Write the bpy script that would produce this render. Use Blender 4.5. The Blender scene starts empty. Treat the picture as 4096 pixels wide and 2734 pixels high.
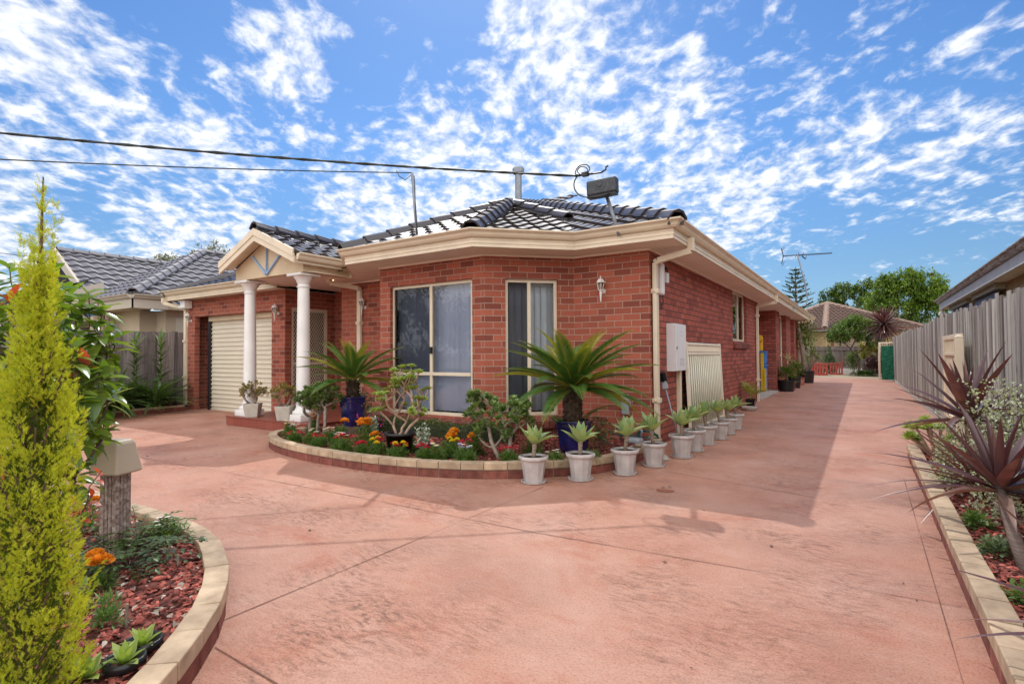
import bpy, math, random
import numpy as np
from mathutils import Vector, Matrix, Euler

PI = math.pi
scene = bpy.context.scene
COL = scene.collection
rng = random.Random(7)
nrg = np.random.default_rng(11)
R = math.radians

# ------------------------------------------------------------------ mesh builder
class MB:
    """Collects polygons and links them as ONE mesh object."""
    def __init__(s):
        s.v = []; s.f = []; s.m = []
    def poly(s, pts, m=0):
        i = len(s.v); s.v.extend([tuple(p) for p in pts])
        s.f.append(tuple(range(i, i + len(pts)))); s.m.append(m); return s
    def box(s, x0, y0, z0, x1, y1, z1, m=0):
        if x0 > x1: x0, x1 = x1, x0
        if y0 > y1: y0, y1 = y1, y0
        if z0 > z1: z0, z1 = z1, z0
        i = len(s.v)
        s.v += [(x0,y0,z0),(x1,y0,z0),(x1,y1,z0),(x0,y1,z0),(x0,y0,z1),(x1,y0,z1),(x1,y1,z1),(x0,y1,z1)]
        for q in ((0,3,2,1),(4,5,6,7),(0,1,5,4),(1,2,6,5),(2,3,7,6),(3,0,4,7)):
            s.f.append(tuple(i + k for k in q)); s.m.append(m)
        return s
    def bar(s, a, b, w, h, up=(0,0,1), m=0):
        """Rectangular bar from a to b, w across, h along 'up'."""
        a = Vector(a); b = Vector(b); d = (b - a).normalized(); up = Vector(up)
        sd = d.cross(up)
        if sd.length < 1e-5: sd = d.cross(Vector((1,0,0)))
        sd.normalize(); u = sd.cross(d).normalized()
        sd *= w / 2; u *= h / 2
        i = len(s.v)
        for p in (a, b):
            for q in (-sd - u, sd - u, sd + u, -sd + u): s.v.append(tuple(p + q))
        for q in ((0,1,2,3),(7,6,5,4),(0,4,5,1),(1,5,6,2),(2,6,7,3),(3,7,4,0)):
            s.f.append(tuple(i + k for k in q)); s.m.append(m)
        return s
    def prism(s, pts2, z0, z1, m=0):
        n = len(pts2); i = len(s.v)
        s.v += [(p[0],p[1],z0) for p in pts2] + [(p[0],p[1],z1) for p in pts2]
        s.f.append(tuple(i + k for k in range(n))[::-1]); s.m.append(m)
        s.f.append(tuple(i + n + k for k in range(n))); s.m.append(m)
        for k in range(n):
            j = (k + 1) % n
            s.f.append((i+k, i+j, i+n+j, i+n+k)); s.m.append(m)
        return s
    def extrude(s, prof, a, b, side, up=(0,0,1), m=0, caps=True):
        """Profile [(s,u)...] in (side, up) swept from a to b; the side vectors at both ends may differ (mitres)."""
        a = Vector(a); b = Vector(b)
        sa, sb = (Vector(side[0]), Vector(side[1])) if isinstance(side, list) else (Vector(side), Vector(side))
        up = Vector(up); n = len(prof); i = len(s.v)
        s.v += [tuple(a + sa*p + up*q) for p, q in prof] + [tuple(b + sb*p + up*q) for p, q in prof]
        for k in range(n):
            j = (k + 1) % n
            s.f.append((i+k, i+j, i+n+j, i+n+k)); s.m.append(m)
        if caps:
            s.f.append(tuple(range(i, i+n))[::-1]); s.m.append(m)
            s.f.append(tuple(range(i+n, i+2*n))); s.m.append(m)
        return s
    def tube(s, pts, rad, n=8, m=0, cap=True):
        P = [Vector(p) for p in pts]
        if not isinstance(rad, (list, tuple)): rad = [rad] * len(P)
        i0 = len(s.v); ref = None
        for k, p in enumerate(P):
            if k == 0: d = P[1] - P[0]
            elif k == len(P) - 1: d = P[-1] - P[-2]
            else: d = (P[k+1] - P[k]).normalized() + (P[k] - P[k-1]).normalized()
            if d.length < 1e-9: d = Vector((0,0,1))
            d.normalize()
            if ref is None:
                ref = d.orthogonal().normalized()
            else:
                ref = ref - d * ref.dot(d)
                if ref.length < 1e-6: ref = d.orthogonal()
                ref.normalize()
            w = d.cross(ref)
            for j in range(n):
                t = 2*PI*j/n
                s.v.append(tuple(p + (ref*math.cos(t) + w*math.sin(t)) * rad[k]))
        for k in range(len(P) - 1):
            for j in range(n):
                a = i0 + k*n + j; b = i0 + k*n + (j+1) % n
                s.f.append((a, b, b+n, a+n)); s.m.append(m)
        if cap:
            s.f.append(tuple(range(i0, i0+n))[::-1]); s.m.append(m)
            e = i0 + (len(P)-1)*n
            s.f.append(tuple(range(e, e+n))); s.m.append(m)
        return s
    def lathe(s, prof, c=(0,0,0), n=24, m=0, phase=0.0, cap=True):
        i0 = len(s.v); k = len(prof)
        for r, z in prof:
            for j in range(n):
                t = 2*PI*j/n + phase
                s.v.append((c[0] + r*math.cos(t), c[1] + r*math.sin(t), c[2] + z))
        for a in range(k-1):
            for j in range(n):
                p = i0 + a*n + j; q = i0 + a*n + (j+1) % n
                s.f.append((p, q, q+n, p+n)); s.m.append(m)
        if cap:
            s.f.append(tuple(range(i0, i0+n))[::-1]); s.m.append(m)
            e = i0 + (k-1)*n; s.f.append(tuple(range(e, e+n))); s.m.append(m)
        return s
    def scatter(s, tm, pos, dirs, scale, m=0, roll=None, up=None):
        """Copies template tm=(verts, faces) (y along the leaf, z its face normal) to many places as real faces."""
        tv = np.array(tm[0], float); tf = tm[1]
        pos = np.asarray(pos, float); d = np.asarray(dirs, float)
        n = len(pos)
        if n == 0: return s
        d = d / np.maximum(np.linalg.norm(d, axis=1, keepdims=True), 1e-9)
        upv = np.tile(np.array([0,0,1.0]), (n,1)) if up is None else np.asarray(up, float)
        sd = np.cross(d, upv); ln = np.linalg.norm(sd, axis=1, keepdims=True)
        bad = ln[:,0] < 1e-3
        sd[bad] = np.cross(d[bad], np.array([1.0,0.13,0])); ln = np.linalg.norm(sd, axis=1, keepdims=True)
        sd /= ln; nm = np.cross(sd, d)
        if roll is not None:
            c = np.cos(roll)[:,None]; q = np.sin(roll)[:,None]
            sd, nm = sd*c + nm*q, nm*c - sd*q
        sc = np.broadcast_to(np.asarray(scale, float), (n,))[:,None,None]
        V = pos[:,None,:] + sc*(tv[None,:,0:1]*sd[:,None,:] + tv[None,:,1:2]*d[:,None,:] + tv[None,:,2:3]*nm[:,None,:])
        i0 = len(s.v); k = len(tv)
        s.v.extend(map(tuple, V.reshape(-1,3)))
        for i in range(n):
            o = i0 + i*k
            for f in tf:
                s.f.append(tuple(o + q for q in f)); s.m.append(m)
        return s
    def build(s, name, mats, parent=None, smooth=False, uv=False, bevel=0.0, loc=None):
        me = bpy.data.meshes.new(name)
        me.from_pydata(s.v, [], s.f)
        if not isinstance(mats, (list, tuple)): mats = [mats]
        for q in mats: me.materials.append(q)
        if len(mats) > 1: me.polygons.foreach_set('material_index', s.m)
        if smooth: me.polygons.foreach_set('use_smooth', [True]*len(s.f))
        if uv:
            lay = me.uv_layers.new(name='UVMap'); dat = lay.data
            for p in me.polygons:
                nx, ny, nz = p.normal
                if abs(nz) > 0.75:
                    for li in p.loop_indices:
                        c = me.vertices[me.loops[li].vertex_index].co; dat[li].uv = (c.x, c.y)
                else:
                    h = math.hypot(nx, ny); tx, ty = -ny/h, nx/h
                    for li in p.loop_indices:
                        c = me.vertices[me.loops[li].vertex_index].co
                        dat[li].uv = (c.x*tx + c.y*ty, c.z)
        me.update()
        o = bpy.data.objects.new(name, me); COL.objects.link(o)
        if loc is not None: o.location = loc
        if parent is not None:
            o.parent = parent
            if not parent.get('_proto'):
                o.matrix_parent_inverse = Matrix.Translation(-Vector(parent['_base']))
        if bevel > 0:
            b = o.modifiers.new('bevel', 'BEVEL'); b.width = bevel; b.segments = 2; b.limit_method = 'ANGLE'
        return o

def tag(o, label=None, cat=None, group=None, kind=None):
    if label: o['label'] = label
    if cat: o['category'] = cat
    if group: o['group'] = group
    if kind: o['kind'] = kind
    return o
def thing(name, loc, label, cat, group=None, proto=False):
    """An Empty at the thing's base that parents its parts (parts are given in world coordinates; proto: in local ones)."""
    o = bpy.data.objects.new(name, None); COL.objects.link(o); o.location = loc
    o.empty_display_size = .1
    o['_base'] = tuple(loc)
    if proto: o['_proto'] = 1
    return tag(o, label, cat, group)
def sub(part):                                       # lets a part carry sub-parts given in the same coordinates
    part['_proto'] = 1
    return part
def dup(root, loc, rz=0.0, sc=1.0, label=None, group=None):
    r = root.copy(); COL.objects.link(r); r.location = loc; r.rotation_euler = (0,0,rz); r.scale = (sc,)*3
    if label: r['label'] = label
    if group: r['group'] = group
    for ch in list(root.children):
        c = ch.copy(); COL.objects.link(c); c.parent = r
        for g in list(ch.children):
            d = g.copy(); COL.objects.link(d); d.parent = c
    return r
def struct(o):
    o['kind'] = 'structure'; return o

# ------------------------------------------------------------------ materials
def mk(name):
    m = bpy.data.materials.new(name); m.use_nodes = True
    nt = m.node_tree; nt.nodes.clear()
    out = nt.nodes.new('ShaderNodeOutputMaterial')
    return m, nt, out
def N(nt, t, **kw):
    n = nt.nodes.new(t)
    for k, v in kw.items(): setattr(n, k, v)
    return n
def ramp(nt, src, stops):
    r = N(nt, 'ShaderNodeValToRGB'); e = r.color_ramp.elements
    while len(e) > 1: e.remove(e[-1])
    e[0].position = stops[0][0]; e[0].color = tuple(stops[0][1]) + (1,) if len(stops[0][1]) == 3 else stops[0][1]
    for p, c in stops[1:]:
        q = e.new(p); q.color = tuple(c) + (1,) if len(c) == 3 else c
    nt.links.new(src, r.inputs[0]); return r.outputs[0]
def mixc(nt, fac, a, b, mode='MIX'):
    n = N(nt, 'ShaderNodeMix', data_type='RGBA', blend_type=mode)
    for i, x in ((0, fac), (6, a), (7, b)):
        if isinstance(x, (int, float)): n.inputs[i].default_value = x
        elif isinstance(x, (tuple, list)): n.inputs[i].default_value = tuple(x) + (1,) if len(x) == 3 else x
        else: nt.links.new(x, n.inputs[i])
    return n.outputs[2]
def math_(nt, op, a, b=None, clamp=False):
    n = N(nt, 'ShaderNodeMath', operation=op, use_clamp=clamp)
    for i, x in ((0, a), (1, b)):
        if x is None: continue
        if isinstance(x, (int, float)): n.inputs[i].default_value = x
        else: nt.links.new(x, n.inputs[i])
    return n.outputs[0]
def noise(nt, vec, scale, detail=4, rough=.55, out=0, dist=0.0):
    n = N(nt, 'ShaderNodeTexNoise'); n.inputs['Scale'].default_value = scale
    n.inputs['Detail'].default_value = detail; n.inputs['Roughness'].default_value = rough
    n.inputs['Distortion'].default_value = dist
    if vec is not None: nt.links.new(vec, n.inputs['Vector'])
    return n.outputs[out]
def mapping(nt, vec, scale=(1,1,1), loc=(0,0,0), rot=(0,0,0)):
    n = N(nt, 'ShaderNodeMapping'); n.inputs['Scale'].default_value = scale
    n.inputs['Location'].default_value = loc; n.inputs['Rotation'].default_value = rot
    nt.links.new(vec, n.inputs['Vector']); return n.outputs[0]
def bump(nt, h, strength, dist=.01):
    b = N(nt, 'ShaderNodeBump'); b.inputs['Strength'].default_value = strength; b.inputs['Distance'].default_value = dist
    nt.links.new(h, b.inputs['Height']); return b.outputs[0]
def bsdf(nt, out, color, rough=.6, metal=0.0, spec=.4, normal=None, coat=0.0):
    p = N(nt, 'ShaderNodeBsdfPrincipled')
    for k, x in (('Base Color', color), ('Roughness', rough), ('Metallic', metal)):
        if isinstance(x, (int, float)): p.inputs[k].default_value = x
        elif isinstance(x, (tuple, list)): p.inputs[k].default_value = tuple(x) + (1,)
        else: nt.links.new(x, p.inputs[k])
    p.inputs['Specular IOR Level'].default_value = spec
    p.inputs['Coat Weight'].default_value = coat
    if normal is not None: nt.links.new(normal, p.inputs['Normal'])
    if out is not None: nt.links.new(p.outputs[0], out.inputs[0])
    return p.outputs[0]
def scl(c, k): return tuple(min(1, x*k) for x in c)

def plain(name, c, rough=.5, var=.12, scale=6, bmp=.0, bscale=60, metal=0.0, spec=.4, c2=None, coat=0.0, island=0.0, stretch=(1,1,1)):
    """Painted / plastic / stone surface: base colour with soft mottling, optional fine bump and per-piece variation."""
    m, nt, out = mk(name)
    co = N(nt, 'ShaderNodeTexCoord').outputs['Object']
    if stretch != (1,1,1): co = mapping(nt, co, stretch)
    n = noise(nt, co, scale, 5)
    col = ramp(nt, n, [(.3, scl(c, 1-var)), (.7, c2 if c2 else scl(c, 1+var))])
    if island:
        g = N(nt, 'ShaderNodeNewGeometry').outputs['Random Per Island']
        hv = N(nt, 'ShaderNodeHueSaturation'); nt.links.new(col, hv.inputs['Color'])
        nt.links.new(math_(nt, 'ADD', math_(nt, 'MULTIPLY', g, 2*island), 1-island), hv.inputs['Value'])
        col = hv.outputs[0]
    nrm = bump(nt, noise(nt, co, bscale, 3), bmp) if bmp else None
    r = math_(nt, 'ADD', math_(nt, 'MULTIPLY', noise(nt, co, scale*2.7, 3), .2), rough - .1, True)
    bsdf(nt, out, col, r, metal, spec, nrm, coat)
    return m
def leafm(name, c, c2, rough=.45, trans=.3, spec=.4, dry=None, tcol=None):
    """Leaves: colour varies from leaf to leaf, part of the light passes through."""
    m, nt, out = mk(name)
    geo = N(nt, 'ShaderNodeNewGeometry'); g = geo.outputs['Random Per Island']
    co = N(nt, 'ShaderNodeTexCoord').outputs['Object']
    stops = [(0, c), (.75, c2)]
    if dry: stops.append((.97, dry))
    f = math_(nt, 'ADD', math_(nt, 'MULTIPLY', g, .8), math_(nt, 'MULTIPLY', noise(nt, co, 9, 2), .25))
    col = ramp(nt, f, stops)
    p = bsdf(nt, None, col, rough, 0, spec)
    t = N(nt, 'ShaderNodeBsdfTranslucent')
    tc = mixc(nt, 1.0, col, tcol if tcol else (1.5,1.6,.5), 'MULTIPLY')
    nt.links.new(tc, t.inputs[0])
    mx = N(nt, 'ShaderNodeMixShader'); mx.inputs[0].default_value = trans
    nt.links.new(p, mx.inputs[1]); nt.links.new(t.outputs[0], mx.inputs[2])
    nt.links.new(mx.outputs[0], out.inputs[0])
    return m
def brickm(name, c1, c2, mortar, bw=.24, rh=.086, ms=.009, voff=0.0, flecks=.5, soft=.1, uo=0.0):
    m, nt, out = mk(name)
    uv = mapping(nt, N(nt, 'ShaderNodeUVMap').outputs[0], loc=(uo, voff, 0))
    b = N(nt, 'ShaderNodeTexBrick'); nt.links.new(uv, b.inputs['Vector'])
    b.inputs['Scale'].default_value = 1; b.inputs['Brick Width'].default_value = bw
    b.inputs['Row Height'].default_value = rh; b.inputs['Mortar Size'].default_value = ms/2
    b.inputs['Mortar Smooth'].default_value = soft; b.inputs['Bias'].default_value = 0
    b.inputs['Color1'].default_value = (0,0,0,1); b.inputs['Color2'].default_value = (1,1,1,1); b.inputs['Mortar'].default_value = (.5,.5,.5,1)
    co = N(nt, 'ShaderNodeTexCoord').outputs['Object']
    col = ramp(nt, b.outputs['Color'], [(0, c2), (.45, scl(c1, .95)), (.8, c1), (1, scl(c1, 1.18))])
    col = mixc(nt, math_(nt, 'MULTIPLY', noise(nt, co, 1.3, 4), .35), col, scl(c2, .8))
    fl = ramp(nt, noise(nt, co, 130, 2), [(.36, (0,0,0)), (.44, (1,1,1))])
    col = mixc(nt, flecks, col, mixc(nt, 1.0, col, fl, 'MULTIPLY'))
    mo = mixc(nt, noise(nt, co, 14, 3), scl(mortar, .8), scl(mortar, 1.1))
    col = mixc(nt, b.outputs['Fac'], col, mo)
    h = math_(nt, 'SUBTRACT', math_(nt, 'MULTIPLY', noise(nt, co, 90, 4), .35), b.outputs['Fac'])
    bsdf(nt, out, col, .82, 0, .25, bump(nt, h, .55, .006))
    return m

MAT = {}
CR = (.72, .615, .465)
MAT['brick'] = brickm('red_brick', (.42,.118,.072), (.22,.060,.042), (.42,.30,.235), voff=31*.086-2.62+.043*0)
MAT['brick_side'] = brickm('red_brick_joint_shade', (.44,.122,.086), (.25,.066,.050), (.105,.055,.045), voff=31*.086-2.62, ms=.015)  # shade of the joints at a grazing angle is put into the mortar colour
MAT['sill_brick'] = brickm('sill_brick', (.25,.066,.045), (.12,.038,.03), (.42,.30,.24), bw=.086, rh=.4, ms=.008, flecks=.3)
MAT['cream_brick'] = brickm('cream_brick', (.56,.40,.22), (.42,.30,.17), (.46,.38,.28))
MAT['cream'] = plain('cream_enamel', CR, .42, .09, 3.5)
MAT['cream_dull'] = plain('cream_render', (.62,.50,.34), .75, .08, 3, .15, 120)
MAT['soffit'] = plain('soffit_paint', (.84,.73,.64), .7, .04, 1.5)
MAT['white'] = plain('white_paint', (.78,.77,.75), .45, .06, 4)
MAT['white_metal'] = plain('white_metal', (.75,.74,.75), .35, .03, 4)
MAT['blue_trim'] = plain('blue_trim', (.30,.43,.62), .45, .05, 6)
MAT['lamp_white'] = plain('lamp_white', (.78,.74,.70), .4, .06, 20)
MAT['black_plastic'] = plain('black_plastic', (.016,.015,.017), .3, .2, 12)
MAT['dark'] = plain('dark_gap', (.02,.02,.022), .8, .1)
MAT['soil'] = plain('potting_soil', (.045,.03,.022), .95, .5, 40, .8, 60)
MAT['galv'] = plain('galvanised_steel', (.25,.27,.30), .5, .2, 14, metal=.35)
MAT['grey_plastic'] = plain('grey_plastic', (.36,.38,.43), .45, .08, 9)
MAT['cable'] = plain('cable_sheath', (.018,.025,.022), .5, .2, 9)
MAT['terracotta'] = plain('terracotta_plastic', (.30,.09,.055), .5, .12, 9)
MAT['stone'] = plain('grey_stone', (.36,.33,.30), .85, .25, 14, .4, 60)
MAT['concrete'] = plain('grey_concrete', (.42,.39,.36), .9, .2, 14, .3, 80)

def roof_tile(name, c, rough, spec, coat=0.0):
    m, nt, out = mk(name)
    geo = N(nt, 'ShaderNodeNewGeometry')
    co = N(nt, 'ShaderNodeTexCoord').outputs['Object']
    col = mixc(nt, noise(nt, co, 3.5, 4), scl(c, .7), scl(c, 1.25))
    r = math_(nt, 'ADD', math_(nt, 'MULTIPLY', noise(nt, co, 25, 3), .18), rough-.08)
    bsdf(nt, out, col, r, 0, spec, bump(nt, noise(nt, co, 150, 2), .12, .004), coat)
    return m
MAT['tile_black'] = roof_tile('glazed_black_tile', (.036,.028,.031), .33, .6)
MAT['tile_grey'] = roof_tile('grey_concrete_tile', (.155,.15,.17), .5, .5)
MAT['tile_brown'] = roof_tile('brown_concrete_tile', (.125,.080,.064), .85, .2)
MAT['mortar_grey'] = plain('ridge_mortar', (.10,.095,.095), .9, .3, 18, .5, 60)

def driveway_mat():
    m, nt, out = mk('salmon_concrete')
    co = N(nt, 'ShaderNodeTexCoord').outputs['Object']
    base = ramp(nt, noise(nt, co, 1.1, 8, .66), [(.28, (.37,.155,.102)), (.46, (.44,.218,.150)), (.62, (.48,.262,.192)), (.75, (.525,.328,.255))])
    # worn patches where the deeper orange colour coat shows
    blot = ramp(nt, noise(nt, mapping(nt, co, (1,1.5,1), rot=(0,0,.5)), 1.5, 9, .68, dist=.6), [(.32, (1,1,1)), (.47, (0,0,0))])
    col = mixc(nt, math_(nt, 'MULTIPLY', blot, .6), base, (.37,.115,.062))
    # brush-swept finish: fine arcs that catch dirt in places
    wx = N(nt, 'ShaderNodeVectorMath', operation='ADD'); nt.links.new(co, wx.inputs[0])
    ws = N(nt, 'ShaderNodeVectorMath', operation='SCALE'); nt.links.new(noise(nt, co, 1.6, 3, .5, out=1), ws.inputs[0]); ws.inputs['Scale'].default_value = .30; nt.links.new(ws.outputs[0], wx.inputs[1])
    sw = noise(nt, mapping(nt, wx.outputs[0], (6,17,1), rot=(0,0,.35)), 2.4, 8, .76)
    sw2 = noise(nt, mapping(nt, wx.outputs[0], (9,60,1), rot=(0,0,.25)), 2.2, 4, .7)
    st = ramp(nt, sw, [(.47, (0,0,0)), (.66, (1,1,1))])
    area = ramp(nt, noise(nt, mapping(nt, co, loc=(3.3,1.7,0)), 1.05, 6, .62), [(.46, (0,0,0)), (.64, (1,1,1))])
    col = mixc(nt, math_(nt, 'MULTIPLY', math_(nt, 'MULTIPLY', st, area), .95), col, (.105,.055,.038))
    area2 = ramp(nt, noise(nt, mapping(nt, co, loc=(8.1,5.2,0)), .8, 6, .62), [(.50, (0,0,0)), (.70, (1,1,1))])
    col = mixc(nt, math_(nt, 'MULTIPLY', area2, .36), col, (.17,.10,.08))
    pale = ramp(nt, sw, [(.36, (1,1,1)), (.50, (0,0,0))])
    col = mixc(nt, math_(nt, 'MULTIPLY', pale, .16), col, (.60,.42,.345))
    gr = ramp(nt, noise(nt, co, 95, 3), [(.34, (.52,.47,.43)), (.50, (1,1,1)), (.70, (1.08,1.08,1.08))])
    col = mixc(nt, .55, col, mixc(nt, 1.0, col, gr, 'MULTIPLY'))
    sp = ramp(nt, noise(nt, co, 24, 2), [(.20, (.35,.3,.28)), (.25, (1,1,1))])
    col = mixc(nt, .6, col, mixc(nt, 1.0, col, sp, 'MULTIPLY'))
    h = math_(nt, 'ADD', noise(nt, co, 80, 5, .65), math_(nt, 'ADD', sw, math_(nt, 'MULTIPLY', sw2, .8)))
    r = math_(nt, 'ADD', math_(nt, 'MULTIPLY', noise(nt, co, 1.5, 5), .35), .42)
    bsdf(nt, out, col, r, 0, .28, bump(nt, h, .5, .006))
    return m
MAT['drive'] = driveway_mat()
MAT['joint'] = plain('joint_dirt', (.16,.075,.055), .95, .4, 25)
def paling_mat(name, c1, c2, c3):
    m, nt, out = mk(name)
    geo = N(nt, 'ShaderNodeNewGeometry'); g = geo.outputs['Random Per Island']
    co = N(nt, 'ShaderNodeTexCoord').outputs['Object']
    gr = noise(nt, mapping(nt, co, (60,60,1.6)), 1.0, 5, .65)
    col = ramp(nt, math_(nt, 'ADD', math_(nt, 'MULTIPLY', gr, .75), math_(nt, 'MULTIPLY', g, .35)), [(.30, c1), (.55, c2), (.80, c3)])
    kn = ramp(nt, noise(nt, mapping(nt, co, (9,9,2.2)), 1.2, 3), [(.27, (.35,.28,.24)), (.36, (1,1,1))])
    col = mixc(nt, .8, col, mixc(nt, 1.0, col, kn, 'MULTIPLY'))
    bsdf(nt, out, col, .88, 0, .2, bump(nt, gr, .5, .006))
    return m
MAT['paling'] = paling_mat('weathered_paling', (.095,.08,.075), (.27,.245,.225), (.58,.545,.49))
MAT['paling_dark'] = paling_mat('dark_paling', (.085,.065,.06), (.17,.135,.125), (.29,.24,.225))  # darker palings for the back fence and the far end
def glass_mat(name, tint=(.9,.93,.97), refl=1.0):
    m, nt, out = mk(name)
    fr = N(nt, 'ShaderNodeFresnel'); fr.inputs[0].default_value = 1.55
    gl = N(nt, 'ShaderNodeBsdfGlossy'); gl.inputs['Roughness'].default_value = .01
    tr = N(nt, 'ShaderNodeBsdfTransparent'); tr.inputs[0].default_value = tint + (1,)
    f = math_(nt, 'MULTIPLY', fr.outputs[0], 1.5*refl, True)
    mx = N(nt, 'ShaderNodeMixShader'); nt.links.new(f, mx.inputs[0])
    nt.links.new(tr.outputs[0], mx.inputs[1]); nt.links.new(gl.outputs[0], mx.inputs[2])
    nt.links.new(mx.outputs[0], out.inputs[0]); return m
MAT['glass'] = glass_mat('window_glass')
MAT['flyscreen'] = glass_mat('flyscreen_glass', (.42,.43,.47), .7)
MAT['bark_red'] = plain('red_bark_chip', (.20,.036,.026), .85, .35, 30, .5, 80, c2=(.40,.115,.085), island=.75)
MAT['mulch_bed'] = plain('mulch_soil', (.10,.028,.02), .95, .5, 30, .9, 50, c2=(.22,.06,.045))
MAT['dead_leaf'] = plain('dead_leaf', (.38,.27,.19), .8, .3, 8, island=.5, c2=(.45,.38,.32))
MAT['gravel'] = plain('pale_gravel', (.28,.22,.145), .95, .3, 25, .6, 60, c2=(.42,.34,.235))
MAT['soilground'] = plain('dry_ground', (.26,.20,.13), .95, .3, 3, .5, 40, c2=(.36,.30,.19))

# ------------------------------------------------------------------ camera
CAMP = Vector((2.305, -6.788, 1.223)); YAW, PITCH, ROLL = .5785, .0244, -.006
def cam_axes():
    r = Vector((math.cos(YAW), math.sin(YAW), 0)); fw = Vector((-math.sin(YAW), math.cos(YAW), 0)); up = Vector((0,0,1))
    fwd = fw*math.cos(PITCH) + up*math.sin(PITCH); u = up*math.cos(PITCH) - fw*math.sin(PITCH)
    return r*math.cos(ROLL) + u*math.sin(ROLL), u*math.cos(ROLL) - r*math.sin(ROLL), fwd
cx, cy, cf = cam_axes()
cd = bpy.data.cameras.new('camera'); cam = bpy.data.objects.new('camera', cd); COL.objects.link(cam)
cam.matrix_world = Matrix(((cx.x,cy.x,-cf.x,CAMP.x),(cx.y,cy.y,-cf.y,CAMP.y),(cx.z,cy.z,-cf.z,CAMP.z),(0,0,0,1)))
cd.sensor_width = 36; cd.lens = 36*1230.26/2349; cd.clip_end = 2000; cd.clip_start = .05
scene.camera = cam

# ------------------------------------------------------------------ sun and sky
SUN = Vector((-1.40, 1.89, 2.86)).normalized()
sl = bpy.data.lights.new('sun', 'SUN'); sl.energy = 2.0; sl.angle = R(.53); sl.color = (1, .95, .88)
so = bpy.data.objects.new('sun', sl); COL.objects.link(so); so.rotation_euler = SUN.to_track_quat('Z', 'Y').to_euler()
w = bpy.data.worlds.new('World'); scene.world = w; w.use_nodes = True
nt = w.node_tree; nt.nodes.clear()
wo = N(nt, 'ShaderNodeOutputWorld'); bg = N(nt, 'ShaderNodeBackground'); nt.links.new(bg.outputs[0], wo.inputs[0])
bg.inputs[1].default_value = .15
sky = N(nt, 'ShaderNodeTexSky', sky_type='NISHITA'); sky.sun_disc = False
sky.sun_elevation = math.asin(SUN.z); sky.sun_rotation = math.atan2(SUN.x, SUN.y)
sky.air_density = 1.0; sky.dust_density = .3; sky.ozone_density = 4.0; sky.altitude = 50
gen = N(nt, 'ShaderNodeTexCoord').outputs['Generated']
sep = N(nt, 'ShaderNodeSeparateXYZ'); nt.links.new(gen, sep.inputs[0])
zz = math_(nt, 'ADD', math_(nt, 'MAXIMUM', sep.outputs[2], 0.0), .24)
cmb = N(nt, 'ShaderNodeCombineXYZ')
nt.links.new(math_(nt, 'DIVIDE', sep.outputs[0], zz), cmb.inputs[0]); nt.links.new(math_(nt, 'DIVIDE', sep.outputs[1], zz), cmb.inputs[1])
pl = cmb.outputs[0]
cov = None
CLOUDS = [(-0.912,0.235,0.337,0.160,0.28),
(-0.906,0.299,0.300,0.170,0.30),
(-0.882,0.390,0.264,0.130,0.25),
(-0.938,0.252,0.237,0.140,0.15),
(-0.938,0.286,0.197,0.200,0.22),
(-0.954,0.248,0.167,0.200,0.25),
(-0.918,0.359,0.170,0.120,0.22),
(-0.865,0.440,0.240,0.120,0.18),
(-0.716,0.483,0.504,0.090,0.15),
(-0.760,0.469,0.451,0.070,0.10),
(-0.734,0.519,0.438,0.050,0.09),
(-0.777,0.510,0.369,0.080,0.11),
(-0.656,0.592,0.468,0.070,0.06),
(-0.724,0.605,0.330,0.120,0.15),
(-0.661,0.698,0.275,0.160,0.28),
(-0.567,0.765,0.307,0.160,0.28),
(-0.366,0.762,0.534,0.140,0.30),
(-0.436,0.773,0.461,0.130,0.25),
(-0.340,0.823,0.455,0.140,0.28),
(-0.434,0.814,0.387,0.160,0.30),
(-0.360,0.868,0.343,0.140,0.30),
(-0.482,0.821,0.306,0.150,0.28),
(-0.280,0.861,0.425,0.100,0.18),
(-0.217,0.888,0.405,0.090,0.06),
(-0.156,0.854,0.496,0.100,0.08),
(-0.006,0.882,0.471,0.110,0.11),
(0.096,0.910,0.402,0.100,0.09),
(-0.218,0.942,0.254,0.130,0.10),
(-0.108,0.935,0.339,0.120,0.09),
(-0.009,0.941,0.338,0.090,0.06),
(0.069,0.947,0.315,0.110,0.08),
(0.059,0.961,0.271,0.150,0.10),
(-0.099,0.953,0.286,0.160,0.09),
(0.139,0.949,0.282,0.120,0.06),
(-0.168,0.967,0.192,0.100,0.08),
(0.012,0.980,0.196,0.020,0.12),
(-0.571,0.709,0.413,0.100,0.12),
(0.157,0.906,0.392,0.100,0.05),
]
for (dx, dy, dz, rad, wt) in CLOUDS:
    d = N(nt, 'ShaderNodeVectorMath', operation='DOT_PRODUCT'); nt.links.new(gen, d.inputs[0]); d.inputs[1].default_value = (dx, dy, dz)
    mr = N(nt, 'ShaderNodeMapRange', interpolation_type='SMOOTHSTEP'); nt.links.new(d.outputs['Value'], mr.inputs[0])
    mr.inputs[1].default_value = math.cos(rad*1.25); mr.inputs[2].default_value = math.cos(rad*.2)
    mr.inputs[3].default_value = 0; mr.inputs[4].default_value = wt
    cov = mr.outputs[0] if cov is None else math_(nt, 'ADD', cov, mr.outputs[0])
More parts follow.
